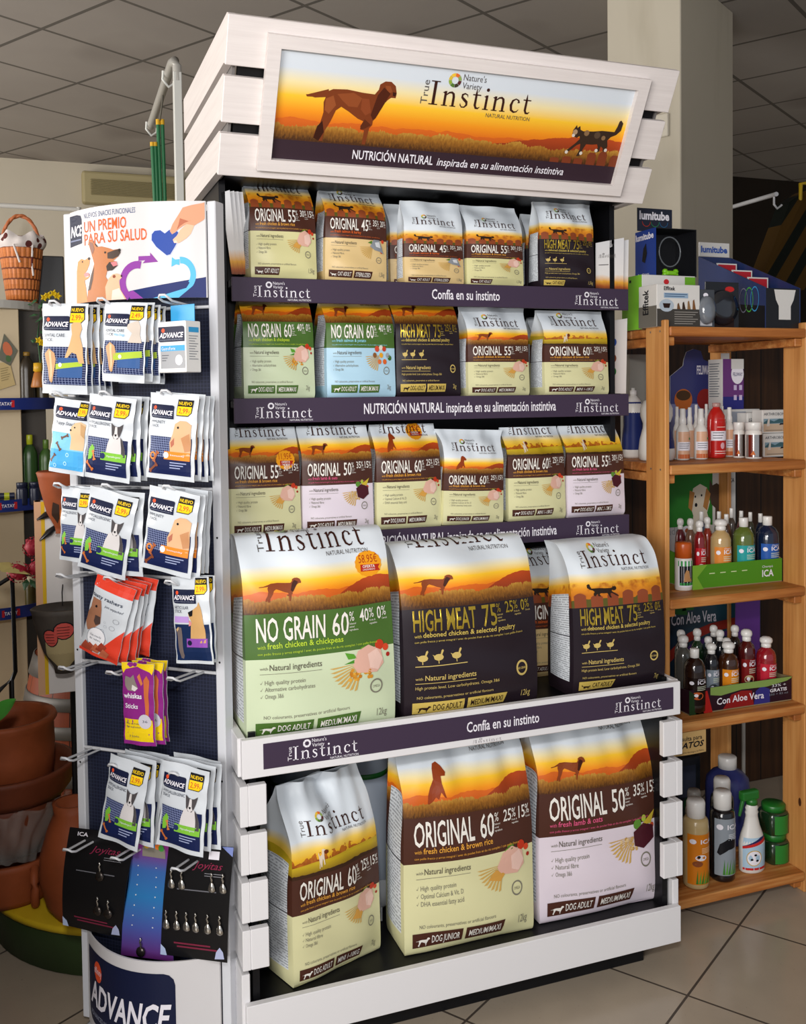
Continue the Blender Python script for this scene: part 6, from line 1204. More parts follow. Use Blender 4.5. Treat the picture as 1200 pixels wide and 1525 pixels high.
# light collar display box
yl = .31; a = at(976, 410, yl); b = at(1037, 410, yl); zb = zt+.0012; zt2 = at(1000, 340, yl).z; LB = empty('collar_display_box', ((a.x+b.x)/2, yl+.05, zb), 0, 'blue sided box with a dark window showing a light ring collar', 'display box'); hw, hz = (b.x-a.x)/2, zt2-zb
I_LUM = ink('#1c3a8a', .3); DKC = mat('box_inside', '#0c0d12', .5); mb = MB()
mb.box((-hw, -.05, 0), (-hw+.002, .05, hz), I_LUM); mb.box((hw-.002, -.05, 0), (hw, .05, hz), DKC); mb.box((-hw+.002, .047, 0), (hw-.002, .05, hz), DKC); mb.box((-hw+.002, -.05, 0), (hw-.002, .047, .002), DKC); mb.box((-hw+.002, -.05, hz-.002), (hw-.002, .047, hz), DKC)
def L(u, v, off=.0006): return Vector((-hw-off, .05-u*.1, v*hz))
mb.text(L, 'lumitube', .04, .80, .88, .13, m_wi, .0008, .03); mb.poly([(.35, .35), (.42, .62), (.55, .72), (.6, .5), (.5, .3)], L, I_BLK, .0008); mb.text(L, 'FunDings', .15, .04, .55, .05, m_wi, .0008); mb.build('carton', LB)
mb = MB(); mb.tube([(.036*math.cos(R(k*15)), -.02, hz*.54+.042*math.sin(R(k*15))) for k in range(25)], .0022, mat('ring_grey', '#5e6266', .25), 8, caps=False); mb.build('ring_collar', LB)
BN = mat('bone_green', '#7ac01c', .35); mb = MB(); mb.box((-.018, -.032, .004), (.018, -.012, .018), BN, .005, seg=2)
for x in (-.018, .018):
    for zz in (.007, .016): mb.lathe([(0, -.008), (.006, -.006), (.009, 0), (.006, .006), (0, .008)], BN, (x, -.022, zz), 10)
mb.build('bone_charm', LB)
mb = MB()
def S(u, v, off=0.): return Vector((-hw-.012+u*.118, .02-off, hz+.001+v*.066))
mb.box((-hw-.012, .0205, hz+.001), (-hw+.106, .0225, hz+.067), mat('header_navy', '#171c30', .4)); mb.text(S, 'lumitube', .05, .52, .86, .34, m_wi, .0008, .04)
for k, c in enumerate(('#c03a20', '#2f8a5a', '#2a6a9a')): mb.disc(S, .25+.25*k, .42, .12, .22, ink(c), .0005, 18, 180, 360, .9)
mb.build('header_card', LB)
# blister packs
for k, (px, c, lab) in enumerate((((1037, 1064, 488), '#3c4046', 'clear blister pack with a grey device beside the flea treatment box'), ((1050, 1100, 488), '#15171c', 'dark blister pack with a red mark leaning on the collar counter box'))):
    y_ = .20+.045*k; a = at(px[0], px[2], y_); b = at(px[1], px[2], y_); h = at(1060, (432, 420)[k], y_).z-z; o = empty('blister_pack', ((a.x+b.x)/2, y_, z+.001), 0, lab, 'blister pack', 'blister packs on the rack top'); w = (b.x-a.x)/2
    mb = MB(); mb.box((-w, 0, 0), (w, .003, h), mat('blister_card%d' % k, c, .3), .001)
    def S(u, v, off=0.): return Vector((-w+u*2*w, -off, v*h))
    mb.disc(S, .5 if k == 0 else .72, .85, .14, .06, ink('#c02a28') if k else m_wi, .0008, 10); mb.rect(S, .15, .04, .85, .20, ink('#b8b8bc') if k == 0 else I_DK, .0008, 3); mb.build('backing_card', o)
    mb = MB(); mb.lathe([(w*.85, 0), (w*.85, .004), (w*.75, .016), (w*.4, .020), (0, .021)], mat('blister_shell%d' % k, ('#6a7078', '#1c1f26')[k], .12, 0, .7, coat=.6), M=Matrix.Translation((0, -.0008, h*.45)) @ Matrix.Rotation(R(90), 4, 'X') @ Matrix.Diagonal((1, h*.45/w, 1, 1)), seg=24); mb.build('bubble', o)
# collar counter box, sloping
yc = .205; CB = empty('counter_box', (0, 0, 0), 0, 'blue sloping counter box holding light collars, white headed', 'counter box', M=Matrix.Translation((at(1139, 488, yc).x, yc, z+.001)))
W2 = .125; D2 = .30; hF = at(1139, 428, yc).z-z; hB = at(1045, 383, yc+D2).z-z
def prism(mb, x0, x1, m):
    vs = [(x, y, zz) for x in (x0, x1) for (y, zz) in ((0, 0), (D2, 0), (D2, hB), (0, hF))]; mb.add(vs, [[0, 3, 2, 1], [4, 5, 6, 7], [0, 1, 5, 4], [1, 2, 6, 5], [2, 3, 7, 6], [3, 0, 4, 7]], m)
m_cb = mat('counter_blue', '#1b2c5c', .35); mb = MB()
for x in (0, W2-.003): prism(mb, x+(.0 if x == 0 else 0), x+.003, m_cb)
mb.box((.003, 0, 0), (W2-.003, .003, hF*.98), mat('counter_black', '#0e1016', .4)); mb.box((.003, D2-.003, 0), (W2-.003, D2, hB), m_cb); mb.box((.003, .003, 0), (W2-.003, D2-.003, .003), m_cb)
def L(u, v, off=.0006): return Vector((-off, D2-u*D2, v*hB))
mb.poly([(0, 0), (1, 0), (1, hF/hB*.55), (0, .42)], L, I_BLK, .0006)
for k, c in enumerate(('#7a7a90', '#4aa83a', '#3a90c8')): mb.disc(L, .70+.08*k, .36, .06, .15, ink(c), .0009, 20, 0, 360, .9)
def S(u, v, off=.0006): return Vector((u*W2, -off, v*hF))
mb.poly([(.25, .95), (.30, .70), (.38, .55), (.38, .22), (.72, .22), (.72, .55), (.80, .70), (.86, .95)], S, CARD, .0008); mb.build('carton', CB)
mb = MB()
def S(u, v, off=0.): return Vector((.0+u*.115, D2-.0032-off, hB+.001+v*.044))
mb.box((.0, D2-.003, hB+.001), (.115, D2, hB+.045), CARD, .001); mb.text(S, 'lumitube', .06, .30, .86, .42, ink('#3a5aa8'), .0008, .04); mb.build('header_card', CB)
for k in range(3):
    mb = MB(); y0 = D2-.05-.07*k; zt_ = hB+(hF-hB)*(1-y0/D2)-.004; mb.box((.03, y0, .004), (W2-.02, y0+.002, zt_), CARD); mb.box((.035, y0-.001, zt_-.03), (W2-.025, y0, zt_-.004), ink('#b02430'))
    mb.build('collar_card', CB)
# shop depth behind the rack
def dwood():
    g = NG('dark_panel_wood', .5, .3); P, q = g.obj(); n = g.noise(g.vec(g.mth('MULTIPLY', q[0], 40.), 0., g.mth('MULTIPLY', q[2], 2.)), 1.2, 4.); pl = g.lt(g.mth('FRACT', g.mth('MULTIPLY', q[0], 9.)), .05)
    return g.col(g.mix(pl, g.ramp(n, [(.3, '#2c1a0e'), (.7, '#4a2e18')]), hx('#120a06')))
m_dw = dwood()
mb = MB(); mb.box((.74, .90, 0), (1.72, 1.18, 1.66), m_dw, .004); tag(mb.build('wooden_cabinet'), 'dark brown plank cabinet standing behind the pine rack', 'cabinet')
y_ = .80; a = at(1107, 1200, y_); mb = MB(); mb.tube([(a.x, y_, 0), (a.x, y_, .62)], .007, mat('pole_pale', '#b0aca4', .4), 8); tag(mb.build('pale_pole'), 'thin pale pole standing before the dark cabinet', 'pole')
# rail with hook, wire rack, striped awning at the far right
y_ = 2.6; a, b = at(1091, 308, y_), at(1156, 289, y_-.5); t = empty('hook_rail', tuple(a), 0, 'thin white rail with a hook reaching out beside the pillar', 'rail'); mb = MB(); mb.tube([-(b-a)*.6, b-a], .012, m_met, 8); q = -(b-a)*.6; mb.tube([q+Vector((0, 0, .01)), Vector((q.x, q.y, -a.z))], .014, m_met, 8); mb.build('rail', t); mb = MB(); q = (b-a)*.95; mb.tube([q, q+Vector((0, 0, -.05)), q+Vector((.02, 0, -.07)), q+Vector((.05, 0, -.05))], .006, m_met, 6); mb.build('hook', t)
y_ = 2.3; P0 = [at(1203, 283, y_), at(1176, 300, y_), at(1128, 432, y_-.3), at(1203, 432, y_-.3)]
g = NG('awning_stripes', .7, .2); P, q = g.obj(); ph = g.mth('FRACT', g.mth('MULTIPLY', g.mth('ADD', q[0], g.mth('MULTIPLY', q[2], -1.1)), 7.)); g.col(g.mix(g.lt(ph, .45), hx('#4a3410'), hx('#0d1410')))  # stripe colours darkened to stand in for the low light there
c0 = P0[2]; mb = MB(); vs = [p-c0 for p in P0]+[p-c0+Vector((.0, .10, 0)) for p in P0]; mb.add(vs, [[0, 1, 2, 3], [7, 6, 5, 4], [0, 4, 5, 1], [1, 5, 6, 2], [2, 6, 7, 3], [3, 7, 4, 0]], g.m); mb.box((.2, .02, -c0.z), (.24, .06, 0), m_blk); mb.tube([at(1192, 312, y_-.02)-c0, at(1192, 274, y_-.02)-c0, at(1206, 272, y_-.02)-c0], .012, mat('frame_yellow', '#b89a1c', .4), 8)
tag(mb.build('striped_awning', None, Matrix.Translation(c0)), 'dark green and ochre striped folded awning at the picture edge', 'awning')
# ------------------------------------------------------------------ corner behind the treat rack
def clay(name, a, b, rough=.6):
    g = NG(name, rough, .3); P, q = g.obj(); n = g.noise(P, 9., 5., .6); return g.col(g.mix(g.rng(n, .35, .7), hx(a), hx(b)))
m_tc, m_td, m_dk = clay('terracotta', '#83401f', '#9c4e2a'), clay('terracotta_dark', '#5e2c18', '#74381f'), clay('smoked_clay', '#35302c', '#4a433c')
PC = (-.633, .92)
t = empty('round_platform', (PC[0], PC[1], 0), 0, 'low round green platform with a yellow top carrying clay pots', 'platform')
mb = MB(); mb.lathe([(.44, 0), (.452, .004), (.452, .112)], mat('platform_green', '#2f4420', .55), seg=64); mb.build('drum', t)
mb = MB(); mb.lathe([(.45, .1122), (.466, .114), (.466, .126), (.46, .13), (0, .13)], clay('platform_yellow', '#c9a81c', '#d8b828', .5), seg=64); mb.build('top', t)
def pot(name, label, cat, loc, prof, m, group=None, seg=32, **k):
    o = MB().lathe(prof, m, seg=seg, close=False, **k).build(name, None, Matrix.Translation(Vector(loc))); return tag(o, label, cat, group)
GPO = 'clay pots stacked on the yellow platform'; bx, by = -1.032, .80
pot('clay_tub', 'low terracotta tub with a loop handle at the bottom of the pot stack', 'pot', (bx, by, .131), [(0, 0), (.115, 0), (.13, .02), (.135, .10), (.14, .115), (.128, .118), (.12, .10), (.115, .02), (0, .015)], m_tc, GPO)
o = bpy.data.objects[-1] if False else [x for x in C.objects if x.name.startswith('clay_tub')][0]
mb = MB(); mb.tube([(.06+.03*math.sin(R(a))*0+.004, -.128-.035*math.sin(R(a)), .058+.045*math.cos(R(a))) for a in range(0, 181, 20)], .011, m_tc, 8); mb.build('handle', o)
pot('wrapped_pot', 'terracotta pot wrapped in crinkled clear plastic', 'pot', (bx, by, .2502), [(0, 0), (.09, 0), (.12, .05), (.135, .12), (.14, .148), (.125, .148), (.11, .06), (0, .02)], m_td, GPO)
o = [x for x in C.objects if x.name.startswith('wrapped_pot')][0]
def wrap(u, v):
    a = 2*math.pi*u; r = .128+.022*v+.010*math.sin(9*a+4*v)+.006*math.sin(23*a-7*v); return Vector((r*math.cos(a), r*math.sin(a), .004+.138*v+.004*math.sin(13*a)))
mb = MB(); mb.grid(wrap, 90, 10, mat('plastic_film', '#c8c4bc', .12, 0, .6, 0, .22)); mb.build('plastic_wrap', o)
pot('wide_dish', 'wide dark terracotta dish under the deep bowl', 'dish', (bx, by, .3985), [(0, 0), (.15, 0), (.165, .02), (.172, .065), (.178, .078), (.165, .08), (.155, .06), (.14, .022), (0, .018)], m_td, GPO)
pot('deep_bowl', 'deep terracotta bowl holding a lime and a plum ball', 'bowl', (bx, by, .4172), [(0, 0), (.095, 0), (.118, .02), (.124, .10), (.122, .165), (.132, .18), (.128, .19), (.112, .188), (.106, .165), (.108, .10), (.1, .03), (0, .02)], m_tc, GPO)
for n_, c, p, lab in (('lime_ball', '#a8b83a', (.02, -.035), 'yellow green ball inside the deep clay bowl'), ('plum_ball', '#4a3038', (.082, .004), 'dark plum coloured ball inside the deep clay bowl'), ('grey_ball', '#8a8078', (-.03, .04), 'greyish ball at the back of the deep clay bowl')):
    pot(n_, lab, 'ball', (bx+p[0], by+p[1], .525), [(0, -.034)]+[(.034*math.cos(R(a)), .034*math.sin(R(a))) for a in range(-75, 90, 15)]+[(0, .034)], mat(n_, c, .45))
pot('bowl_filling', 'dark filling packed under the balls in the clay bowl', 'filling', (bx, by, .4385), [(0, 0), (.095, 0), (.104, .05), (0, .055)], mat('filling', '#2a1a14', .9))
pot('clay_amphora', 'round bellied terracotta jar standing behind the black charm card', 'jar', (-.872, .595, .131), [(0, 0), (.045, 0), (.07, .04), (.086, .11), (.082, .17), (.062, .235), (.046, .27), (.05, .295), (.04, .295), (.034, .26), (0, .24)], m_tc)
# unseen block outside the left edge, added to shade the corner
mb = MB(); mb.box((-1.78, -.45, 0), (-1.26, 1.25, 1.15), mat('shade_block_brown', '#5a4434', .5), .006); mb.box((-1.80, -.47, 1.151), (-1.24, 1.27, 1.19), mat('shade_block_top', '#8a7a68', .4), .006)
tag(mb.build('shade_block'), 'brown shop counter with a lighter top next to the clay pots', 'counter')
# barrel
t = empty('wooden_barrel', (-.752, 1.72, 0), 0, 'dark red wooden barrel with grey hoops behind the treat rack', 'barrel')
g = NG('barrel_wood', .5, .3); u, v = g.uv(); P, q = g.obj(); st = g.lt(g.mth('FRACT', g.mth('MULTIPLY', u, 22.)), .06); n = g.noise(g.vec(g.mth('MULTIPLY', u, 60.), g.mth('MULTIPLY', v, 2.)), 3., 4.); g.col(g.mix(st, g.mix(n, hx('#6a2a16'), hx('#8a4224')), hx('#2a120a')))
def br(z): return .252-.045*((z-.26)/.29)**2
mb = MB(); mb.lathe([(br(z*.0275), z*.0275) for z in range(21)]+[(br(.55)-.02, .55), (br(.5)-.02, .50), (0, .50)], g.m, seg=56, uvs=True); mb.build('staves', t)
for a, b in ((.485, .552), (.385, .43), (.29, .335), (.12, .165), (.0, .05)):
    mb = MB(); mb.lathe([(br(a)+.0015, a), (br(a)+.006, a+.002), (br(b)+.006, b-.002), (br(b)+.0015, b)], mat('hoop_grey', '#5a5652', .5, .3), seg=56, close=False); mb.build('hoop', t)
# hidden stand with hanging masks and carton
ST = empty('hanging_stand', (-.862, .712, .131), 0, 'thin pole stand behind the left rack post with hanging clay bowls', 'stand'); mb = MB(); mb.lathe([(0, 0), (.05, 0), (.05, .008), (.007, .012), (.007, 1.30), (0, 1.30)], m_blk, seg=14); mb.build('pole', ST)
for z in (1.06, .72): mb = MB(); mb.tube([(0, -.007, z), (-.01, -.06, z+.005)], .003, m_blk, 6); mb.build('arm', ST)
mb = MB(); mb.box((-.945, .66, .69), (-.842, .703, 1.19), mat('carton_pale', '#cdc8c4', .5), .001); mb.box((-.9465, .659, .69), (-.93, .7035, 1.19), mat('carton_edge', '#c89a74', .5)); mb.box((-.93, .6592, .69), (-.921, .66, 1.19), ink('#d0a81c'))
tag(mb.build('tall_carton'), 'tall white carton with a yellow and kraft edge behind the left rack post', 'carton')
def mask(label, loc, r, h, m, deco):
    o = empty('hanging_bowl', loc, 0, label, 'clay bowl', 'clay bowls hung behind the rack post'); mb = MB(); pr = [(.02, -h), (r*.30, -h), (r*.34, -h*.9), (r*.66, -h*.66), (r*.92, -h*.26), (r, -.012), (r*1.06, 0), (r*.98, .004), (r*.9, -.02), (r*.6, -h*.6), (0, -h*.8)]
    mb.lathe(pr, m, seg=36, close=False, sy=.8)
    f = prof_r(sorted([(a*1.0, b) for a, b in pr[:6]], key=lambda q: q[1]))
    def S(u, v, off=.001):
        z = -h*(1-v)*.9-.01; a = R(-90)+(u-.5)*R(150); rr = f(z)+off+.0006; return Vector((rr*math.cos(a), rr*math.sin(a)*.8, z))
    deco(mb, S); mb.build('bowl', o)
    mb = MB(); mb.tube([(0, .03, 0), (.0, .05, .03), (.003, .065, .05)], .0015, m_blk, 5); mb.build('string', o)
def d1(mb, S):
    mb.poly([(.20, .30), (.30, .55), (.42, .50), (.40, .25), (.30, .15)], S, ink('#3a2a22'), .001); mb.poly([(.38, .1), (.44, .4), (.58, .5), (.62, .2), (.5, .05)], S, ink('#d8823a'), .0012); mb.disc(S, .56, .14, .04, .05, ink('#d0502a'), .0016, 8)
mask('orange clay hanging bowl with dark patches beside the puppy pouch', (-.878, .612, 1.268), .058, .155, m_tc, d1)
def d2(mb, S):
    mb.poly([(.12, .28), (.2, .60), (.5, .72), (.8, .66), (.9, .3), (.6, .02), (.35, .02)], S, ink('#a89870'), .0008)
    for x, y, w in ((.30, .62, .12), (.50, .74, .15)):
        mb.disc(S, x, y, w, .16, I_BLK, .0012, 14); mb.disc(S, x, y, w*.88, .14, ink('#c05048'), .0016, 14)
        for k in range(4): mb.rect(S, x-w*.6, y-.09+.05*k, x+w*.5, y-.08+.05*k, I_BLK, .002, 2)
    mb.disc(S, .80, .45, .05, .1, ink('#b83a28'), .0014, 8)
mask('black hanging bowl painted with a red striped flower', (-.884, .598, .925), .074, .165, m_dk, d2)
for k, (px_, py_) in enumerate(((78, 762), (82, 785))):
    a, b = at(px_, py_, .655), at(px_-23, py_+ (20 if k else 12), .640); mb = MB(); c = (a+b)/2; mb.tube([a-c, (a-b)*.1, b-c], [.006, .009, .002], mat('blade_black', '#1c1c1e', .25), 8); tag(mb.build('black_horn', None, Matrix.Translation(c)), ('upper', 'lower')[k]+' black pointed horn lying against the tall white carton', 'horn')
# rounded shelf end
TY = 2.15; TX = -1.12; TR = .272
t = empty('rounded_shelf', (TX, TY, 0), 0, 'rounded shop shelf with navy curved edges and small red logos', 'shelf unit')
I_TB = mat('shelf_blue', '#1c2f78', .35); m_be = mat('beige_panel', '#bcab8c', .6); zs = [at(60, 601, TY-.25).z, at(60, 751, TY-.25).z, at(60, 909, TY-.25).z]; ztop = at(40, 447, TY-.2).z
def dshape(r, z0, z1, m, mb, n=24):
    ps = [(r*math.cos(R(-90+180*k/n)), r*math.sin(R(-90+180*k/n))) for k in range(n+1)]+[(-.9, r), (-.9, -r)]; L = len(ps)
    mb.add([(p[0], p[1], z0) for p in ps]+[(p[0], p[1], z1) for p in ps], [list(range(L))[::-1], list(range(L, 2*L))]+[[i, (i+1) % L, (i+1) % L+L, i+L] for i in range(L)], m)
for z in zs:
    mb = MB(); dshape(TR-.004, z-.02, z-.004, m_be, mb); mb.build('shelf_board', t)
    mb = MB(); h = .022
    def S(u, v, off=0., z=z):
        s = u*1.8
        if s < .9: return Vector((-.9+s, -TR-off, z-h+v*2*h))
        a = R(-90+180*(s-.9)/.9); return Vector(((TR+off)*math.cos(a), (TR+off)*math.sin(a), z-h+v*2*h))
    mb.grid(S, 60, 1, I_TB); mb.grid(lambda u, v: S(u, v, -.003), 60, 1, I_TB, True, None, True); mb.add([S(i/60, 1, o_) for i in range(61) for o_ in (0, -.003)], [[2*i, 2*i+1, 2*i+3, 2*i+2][::-1] for i in range(60)], I_TB)
    mb.rect(S, .53, .22, .568, .80, ink('#c02a30'), .0008, 4); mb.text(S, 'TATAY', .535, .38, .028, .26, m_wi, .0014, .02); mb.build('edge_band', t)
mb = MB(); dshape(TR*.80, ztop-.03, ztop, mat('shelf_top_grey', '#b8b6b0', .5), mb); mb.build('top_board', t)
mb = MB(); mb.box((-.9, -.16, .06), (at(31, 600, TY-.16).x-TX, -.145, ztop-.031), m_be, .002); mb.build('front_panel', t)
mb = MB(); mb.box((-.9, -.10, .06), (TR-.05, -.085, ztop-.031), mat('shelf_shade', '#2c2418', .6), .002); mb.build('back_panel', t)  # dark sheet added in place of the shade inside the shelf
mb = MB(); dshape(TR-.01, 0, .06, I_TB, mb); mb.build('foot', t)
def small(name, label, cat, px, py, Y, z, r, h, shape, m, cap=None, group=None):
    p = at(px, py, Y); o = empty(name, (p.x, Y, z+.001), 0, label, cat, group); a, b = SHAPES[shape]; mb = MB(); mb.lathe([(x*r, y*h) for x, y in a], m, seg=18); mb.build('body', o)
    if b: mb = MB(); mb.lathe([(x*r, y*h) for x, y in b], cap or m, seg=14); mb.build('cap', o)
GS = 'products on the rounded shelf'
for k, (px, Yo, z, r, h, sh, c, cc, lab) in enumerate(((45, -.125, zs[1], .028, .26, 'flat', '#2a4a20', '#a8b020', 'dark green bottle with a yellow green cap on the rounded shelf'), (69, -.125, zs[1], .026, .24, 'flat', '#3a5a28', '#5a7a30', 'green bottle nearest the treat rack on the rounded shelf'), (32, -.218, zs[1], .021, .085, 'jar', '#1a2038', '#1a2038', 'navy jar at the front of the middle rounded shelf'), (51, -.218, zs[1], .021, .085, 'jar', '#1a2038', '#1a2038', 'second navy jar at the front of the middle rounded shelf'),
    (44, -.15, zs[0], .028, .20, 'red', '#2c2418', '#8a6a28', 'dark brown bottle on the upper rounded shelf'), (66, -.13, zs[0], .024, .17, 'red', '#38301c', '#6a5a28', 'smaller brown bottle on the upper rounded shelf'), (42, -.16, zs[2], .024, .12, 'jar', '#4a4018', '#c8c0a0', 'ochre jar with a pale lid on the lower rounded shelf'), (62, -.14, zs[2], .024, .14, 'jar', '#54482c', '#3a3a3a', 'brown jar with a dark lid on the lower rounded shelf'))):
    small('shelf_bottle' if sh != 'jar' else 'shelf_jar', lab, 'bottle' if sh != 'jar' else 'jar', px, 700, TY+Yo, z-.004, r, h, sh, mat('shelf_goods%d' % k, c, .3), mat('shelf_caps%d' % k, cc, .35), GS)
y_ = TY-.163
def packet(label, pts, m, name='packet', th=.004, art=None):
    P = [at(px, py, y_) for px, py in pts]; c = sum(P, Vector())/len(P); mb = MB(); L = len(P)
    mb.add([p-c for p in P]+[p-c+Vector((0, -th, 0)) for p in P], [list(range(L)), list(range(L, 2*L))[::-1]]+[[i, (i+1) % L, (i+1) % L+L, i+L] for i in range(L)], m)
    if art:
        q = [p-c+Vector((0, -th-.0006, 0)) for p in P]
        def S(u, v, off=0.): return (q[0]*(1-u)+q[1]*u)*(1-v)+(q[3]*(1-u)+q[2]*u)*v-Vector((0, off, 0))
        art(mb, S)
    return tag(mb.build(name, None, Matrix.Translation(c)), label, 'packet', GS)
packet('diamond shaped flower seed packet pinned to the beige panel', [(-3, 535), (15, 545), (26, 522), (6, 497)], mat('seed_packet', '#4a4a34', .5), art=lambda mb, S: (mb.disc(S, .45, .62, .36, .26, ink('#b8603a'), .001, 12), mb.disc(S, .70, .28, .2, .16, ink('#3a5a2a'), .0012, 10)))
packet('kraft packet under the flower seed packet', [(-8, 583), (23, 573), (14, 538), (-8, 542)], mat('kraft_packet', '#b09a66', .6), art=lambda mb, S: lines(mb, S, 6, .35, .85, .75, .09, '#8a7a50', .001))
for k, py in enumerate((727, 740)):
    a = at(6, py, TY-.20); mb = MB(); mb.tube([(-.05, 0, 0), (.0, 0, 0)], .012, mat('tube_navy', '#1c2440', .4), 12); mb.tube([(.0002, 0, 0), (.018, 0, 0)], .0122, mat('tube_lime', '#b8c028', .4), 12); mb.tube([(.0182, 0, 0), (.036, 0, 0)], .012, mat('tube_navy', '#1c2440', .4), 12)
    tag(mb.build('navy_tube', None, Matrix.Translation((a.x, TY-.20, zs[1]-.004+.0125+(1-k)*.0245))), ('upper', 'lower')[k]+' navy tube with a lime ring on the middle rounded shelf', 'tube', GS)
# pale cloth and red flowers
y_ = 1.30
p = at(14, 842, y_); fl = empty('fabric_flower_pot', (p.x-.06, y_, 0), 0, 'black stand with red hydrangea heads and pale yellow petals', 'flower stand')
PO = Vector((p.x-.06, y_, 0))
m_pet, m_lf, m_ye = mat('petal_red', '#a81c34', .6), mat('leaf_dark', '#2f5a34', .5), mat('petal_yellow', '#cfc27a', .6)
random.seed(9)
for px, py, r in ((27, 852, .030), (56, 846, .030), (50, 815, .030)):
    c = at(px, py, y_-.02)-PO; mb = MB()
    for k in range(34):
        d = Vector((random.gauss(0, 1), random.gauss(0, 1), random.gauss(0, 1))).normalized(); q = c+d*r; a = d.orthogonal().normalized()*.013; b = d.cross(a)
        mb.add([q-a*.6, q-b*.6+d*.004, q+a*.6, q+b*.6+d*.004, q+d*.002], [[0, 1, 4], [1, 2, 4], [2, 3, 4], [3, 0, 4]], m_pet)
    mb.lathe([(0, -r*.9), (r*.75, -r*.5), (r*.9, 0), (r*.75, r*.5), (0, r*.9)], m_pet, c, 10); mb.build('flower_head', fl)
def leafm(mb, a, b, w, m, up=Vector((0, -.3, 1))):
    d = b-a; s = d.cross(up).normalized()*w; mb.add([a, a+d*.35+s, b, a+d*.35-s, a+d*.5+up*.006], [[0, 4, 1], [1, 4, 2], [2, 4, 3], [3, 4, 0]], m)
mb = MB()
for p0, p1 in (((44, 862), (58, 880)), ((60, 862), (75, 872)), ((70, 850), (90, 862)), ((40, 862), (36, 880))): leafm(mb, at(p0[0], p0[1], y_-.01)-PO, at(p1[0], p1[1], y_-.03)-PO, .012, m_lf)
mb.build('foliage', fl)
mb = MB(); leafm(mb, at(-12, 838, y_-.03)-PO, at(46, 856, y_-.05)-PO, .035, m_ye); mb.build('petal', fl)
mb = MB(); c = at(14, 1000, y_)-PO
mb.tube([at(18, 856, y_)-PO, at(23, 1000, y_)-PO, at(17, 1014, y_)-PO], .007, m_blk, 8); mb.tube([at(-3, 1030, y_)-PO, at(17, 1012, y_)-PO, Vector((at(17, 1014, y_).x-PO.x, 0, .35)), Vector((at(17, 1014, y_).x-PO.x, 0, .0))], .008, m_blk, 8); mb.tube([at(-14, 878, y_)-PO, at(18, 858, y_)-PO], .007, m_blk, 8); mb.build('frame', fl)
# green leaf at the picture edge
y_ = .62; a, b = at(-16, 1075, y_), at(24, 1041, y_-.04); t = empty('potted_plant', (-1.16, .52, 0), 0, 'plant with a broad bright green pointed leaf at the photo edge', 'plant'); O = Vector((-1.16, .52, 0)); mb = MB()
def lf(u, v):
    d = (b-O)-(a-O); w = .022*math.sin(math.pi*min(1, v*.92+.08))**.8*(1-v*.3); s = Vector((.45, 0, -.9)); return (a-O)+d*v+s*((2*u-1)*w)+Vector((0, -.006*(1-(2*u-1)**2), .004*math.sin(3*v)))
mb.grid(lf, 6, 14, mat('leaf_green', '#4a9a3a', .35)); mb.grid(lambda u, v: lf(u, v)+Vector((0, .0012, 0)), 6, 14, mat('leaf_green', '#4a9a3a', .35), True, None, True); mb.tube([(a-O), Vector((0, 0, .5)), Vector((0, 0, .12))], .004, m_lf, 6); mb.build('leaf', t)
mb = MB(); mb.lathe([(0, 0), (.05, 0), (.065, .13), (.055, .13), (.045, .11), (0, .11)], m_tc, seg=24); mb.build('pot', t)
# basket
y_ = TY-.03; a, b = at(-4, 380, y_), at(71, 380, y_); cx = at(33, 440, y_).x; rt = (b.x-a.x)/2*.93; hb = at(33, 360, y_).z-ztop; rb = rt*.66
t = empty('wicker_basket', (cx, y_, ztop+.001), 0, 'orange woven basket with a dotted fabric lining on the rounded shelf', 'basket')
g = NG('woven_wicker', .5, .35); u, v = g.uv(); rows, cols = 9., 26.
vr = g.mth('MULTIPLY', v, rows); uc = g.mth('ADD', g.mth('MULTIPLY', u, cols), g.mth('MULTIPLY', g.mth('MODULO', g.mth('FLOOR', vr), 2.), .5)); e = g.mth('ABSOLUTE', g.mth('SUBTRACT', g.mth('FRACT', vr), .5)); f_ = g.mth('ABSOLUTE', g.mth('SUBTRACT', g.mth('FRACT', uc), .5))
gap = g.mth('MAXIMUM', g.gt(e, .42), g.gt(f_, .46)); nn = g.noise(g.vec(g.mth('MULTIPLY', u, 40.), g.mth('MULTIPLY', v, 60.)), 1.5, 2.); g.col(g.mix(gap, g.mix(nn, hx('#c0662c'), hx('#d88848')), hx('#7a3a18'))); g.bump(g.mth('ADD', g.mth('MULTIPLY', f_, -1.), g.mth('MULTIPLY', e, -1.)), .7, .01)
mb = MB(); mb.lathe([(0, 0), (rb, 0)]+[(rb+(rt-rb)*k/8, hb*k/8) for k in range(1, 9)]+[(rt-.006, hb), (rb-.004, .006), (0, .006)], g.m, seg=48, uvs=True); mb.build('woven_body', t)
hz = at(33, 322, y_).z-ztop; mb = MB()
for q in (0, math.pi): mb.tube([((rt*.86)*math.cos(R(s)), .004*math.sin(R(s*9))*(1 if q else -1), hb*.8+(hz-hb*.8)*math.sin(R(s))+.003*math.cos(R(s*9)+q)) for s in range(0, 181, 6)], .006, mat('wicker_handle', '#b8683a', .5), 8)
mb.build('handle', t)
g = NG('dotted_fabric', .8, .2); P, q = g.obj(); vo = g.new('ShaderNodeTexVoronoi'); g.put(vo.inputs['Vector'], P); vo.inputs['Scale'].default_value = 26.; g.col(g.mix(g.lt(vo.outputs['Distance'], .34), hx('#d8d0cc'), hx('#5a2a28')))
def lin(u, v):
    an = 2*math.pi*u; r = rt*(.93+.16*math.sin(math.pi*v))+.006*math.sin(11*an)*v; return Vector((r*math.cos(an), r*math.sin(an), hb*.86+.055*v+.012*math.sin(5*an)*v))
mb = MB(); mb.grid(lin, 60, 8, g.m); mb.build('fabric_lining', t)
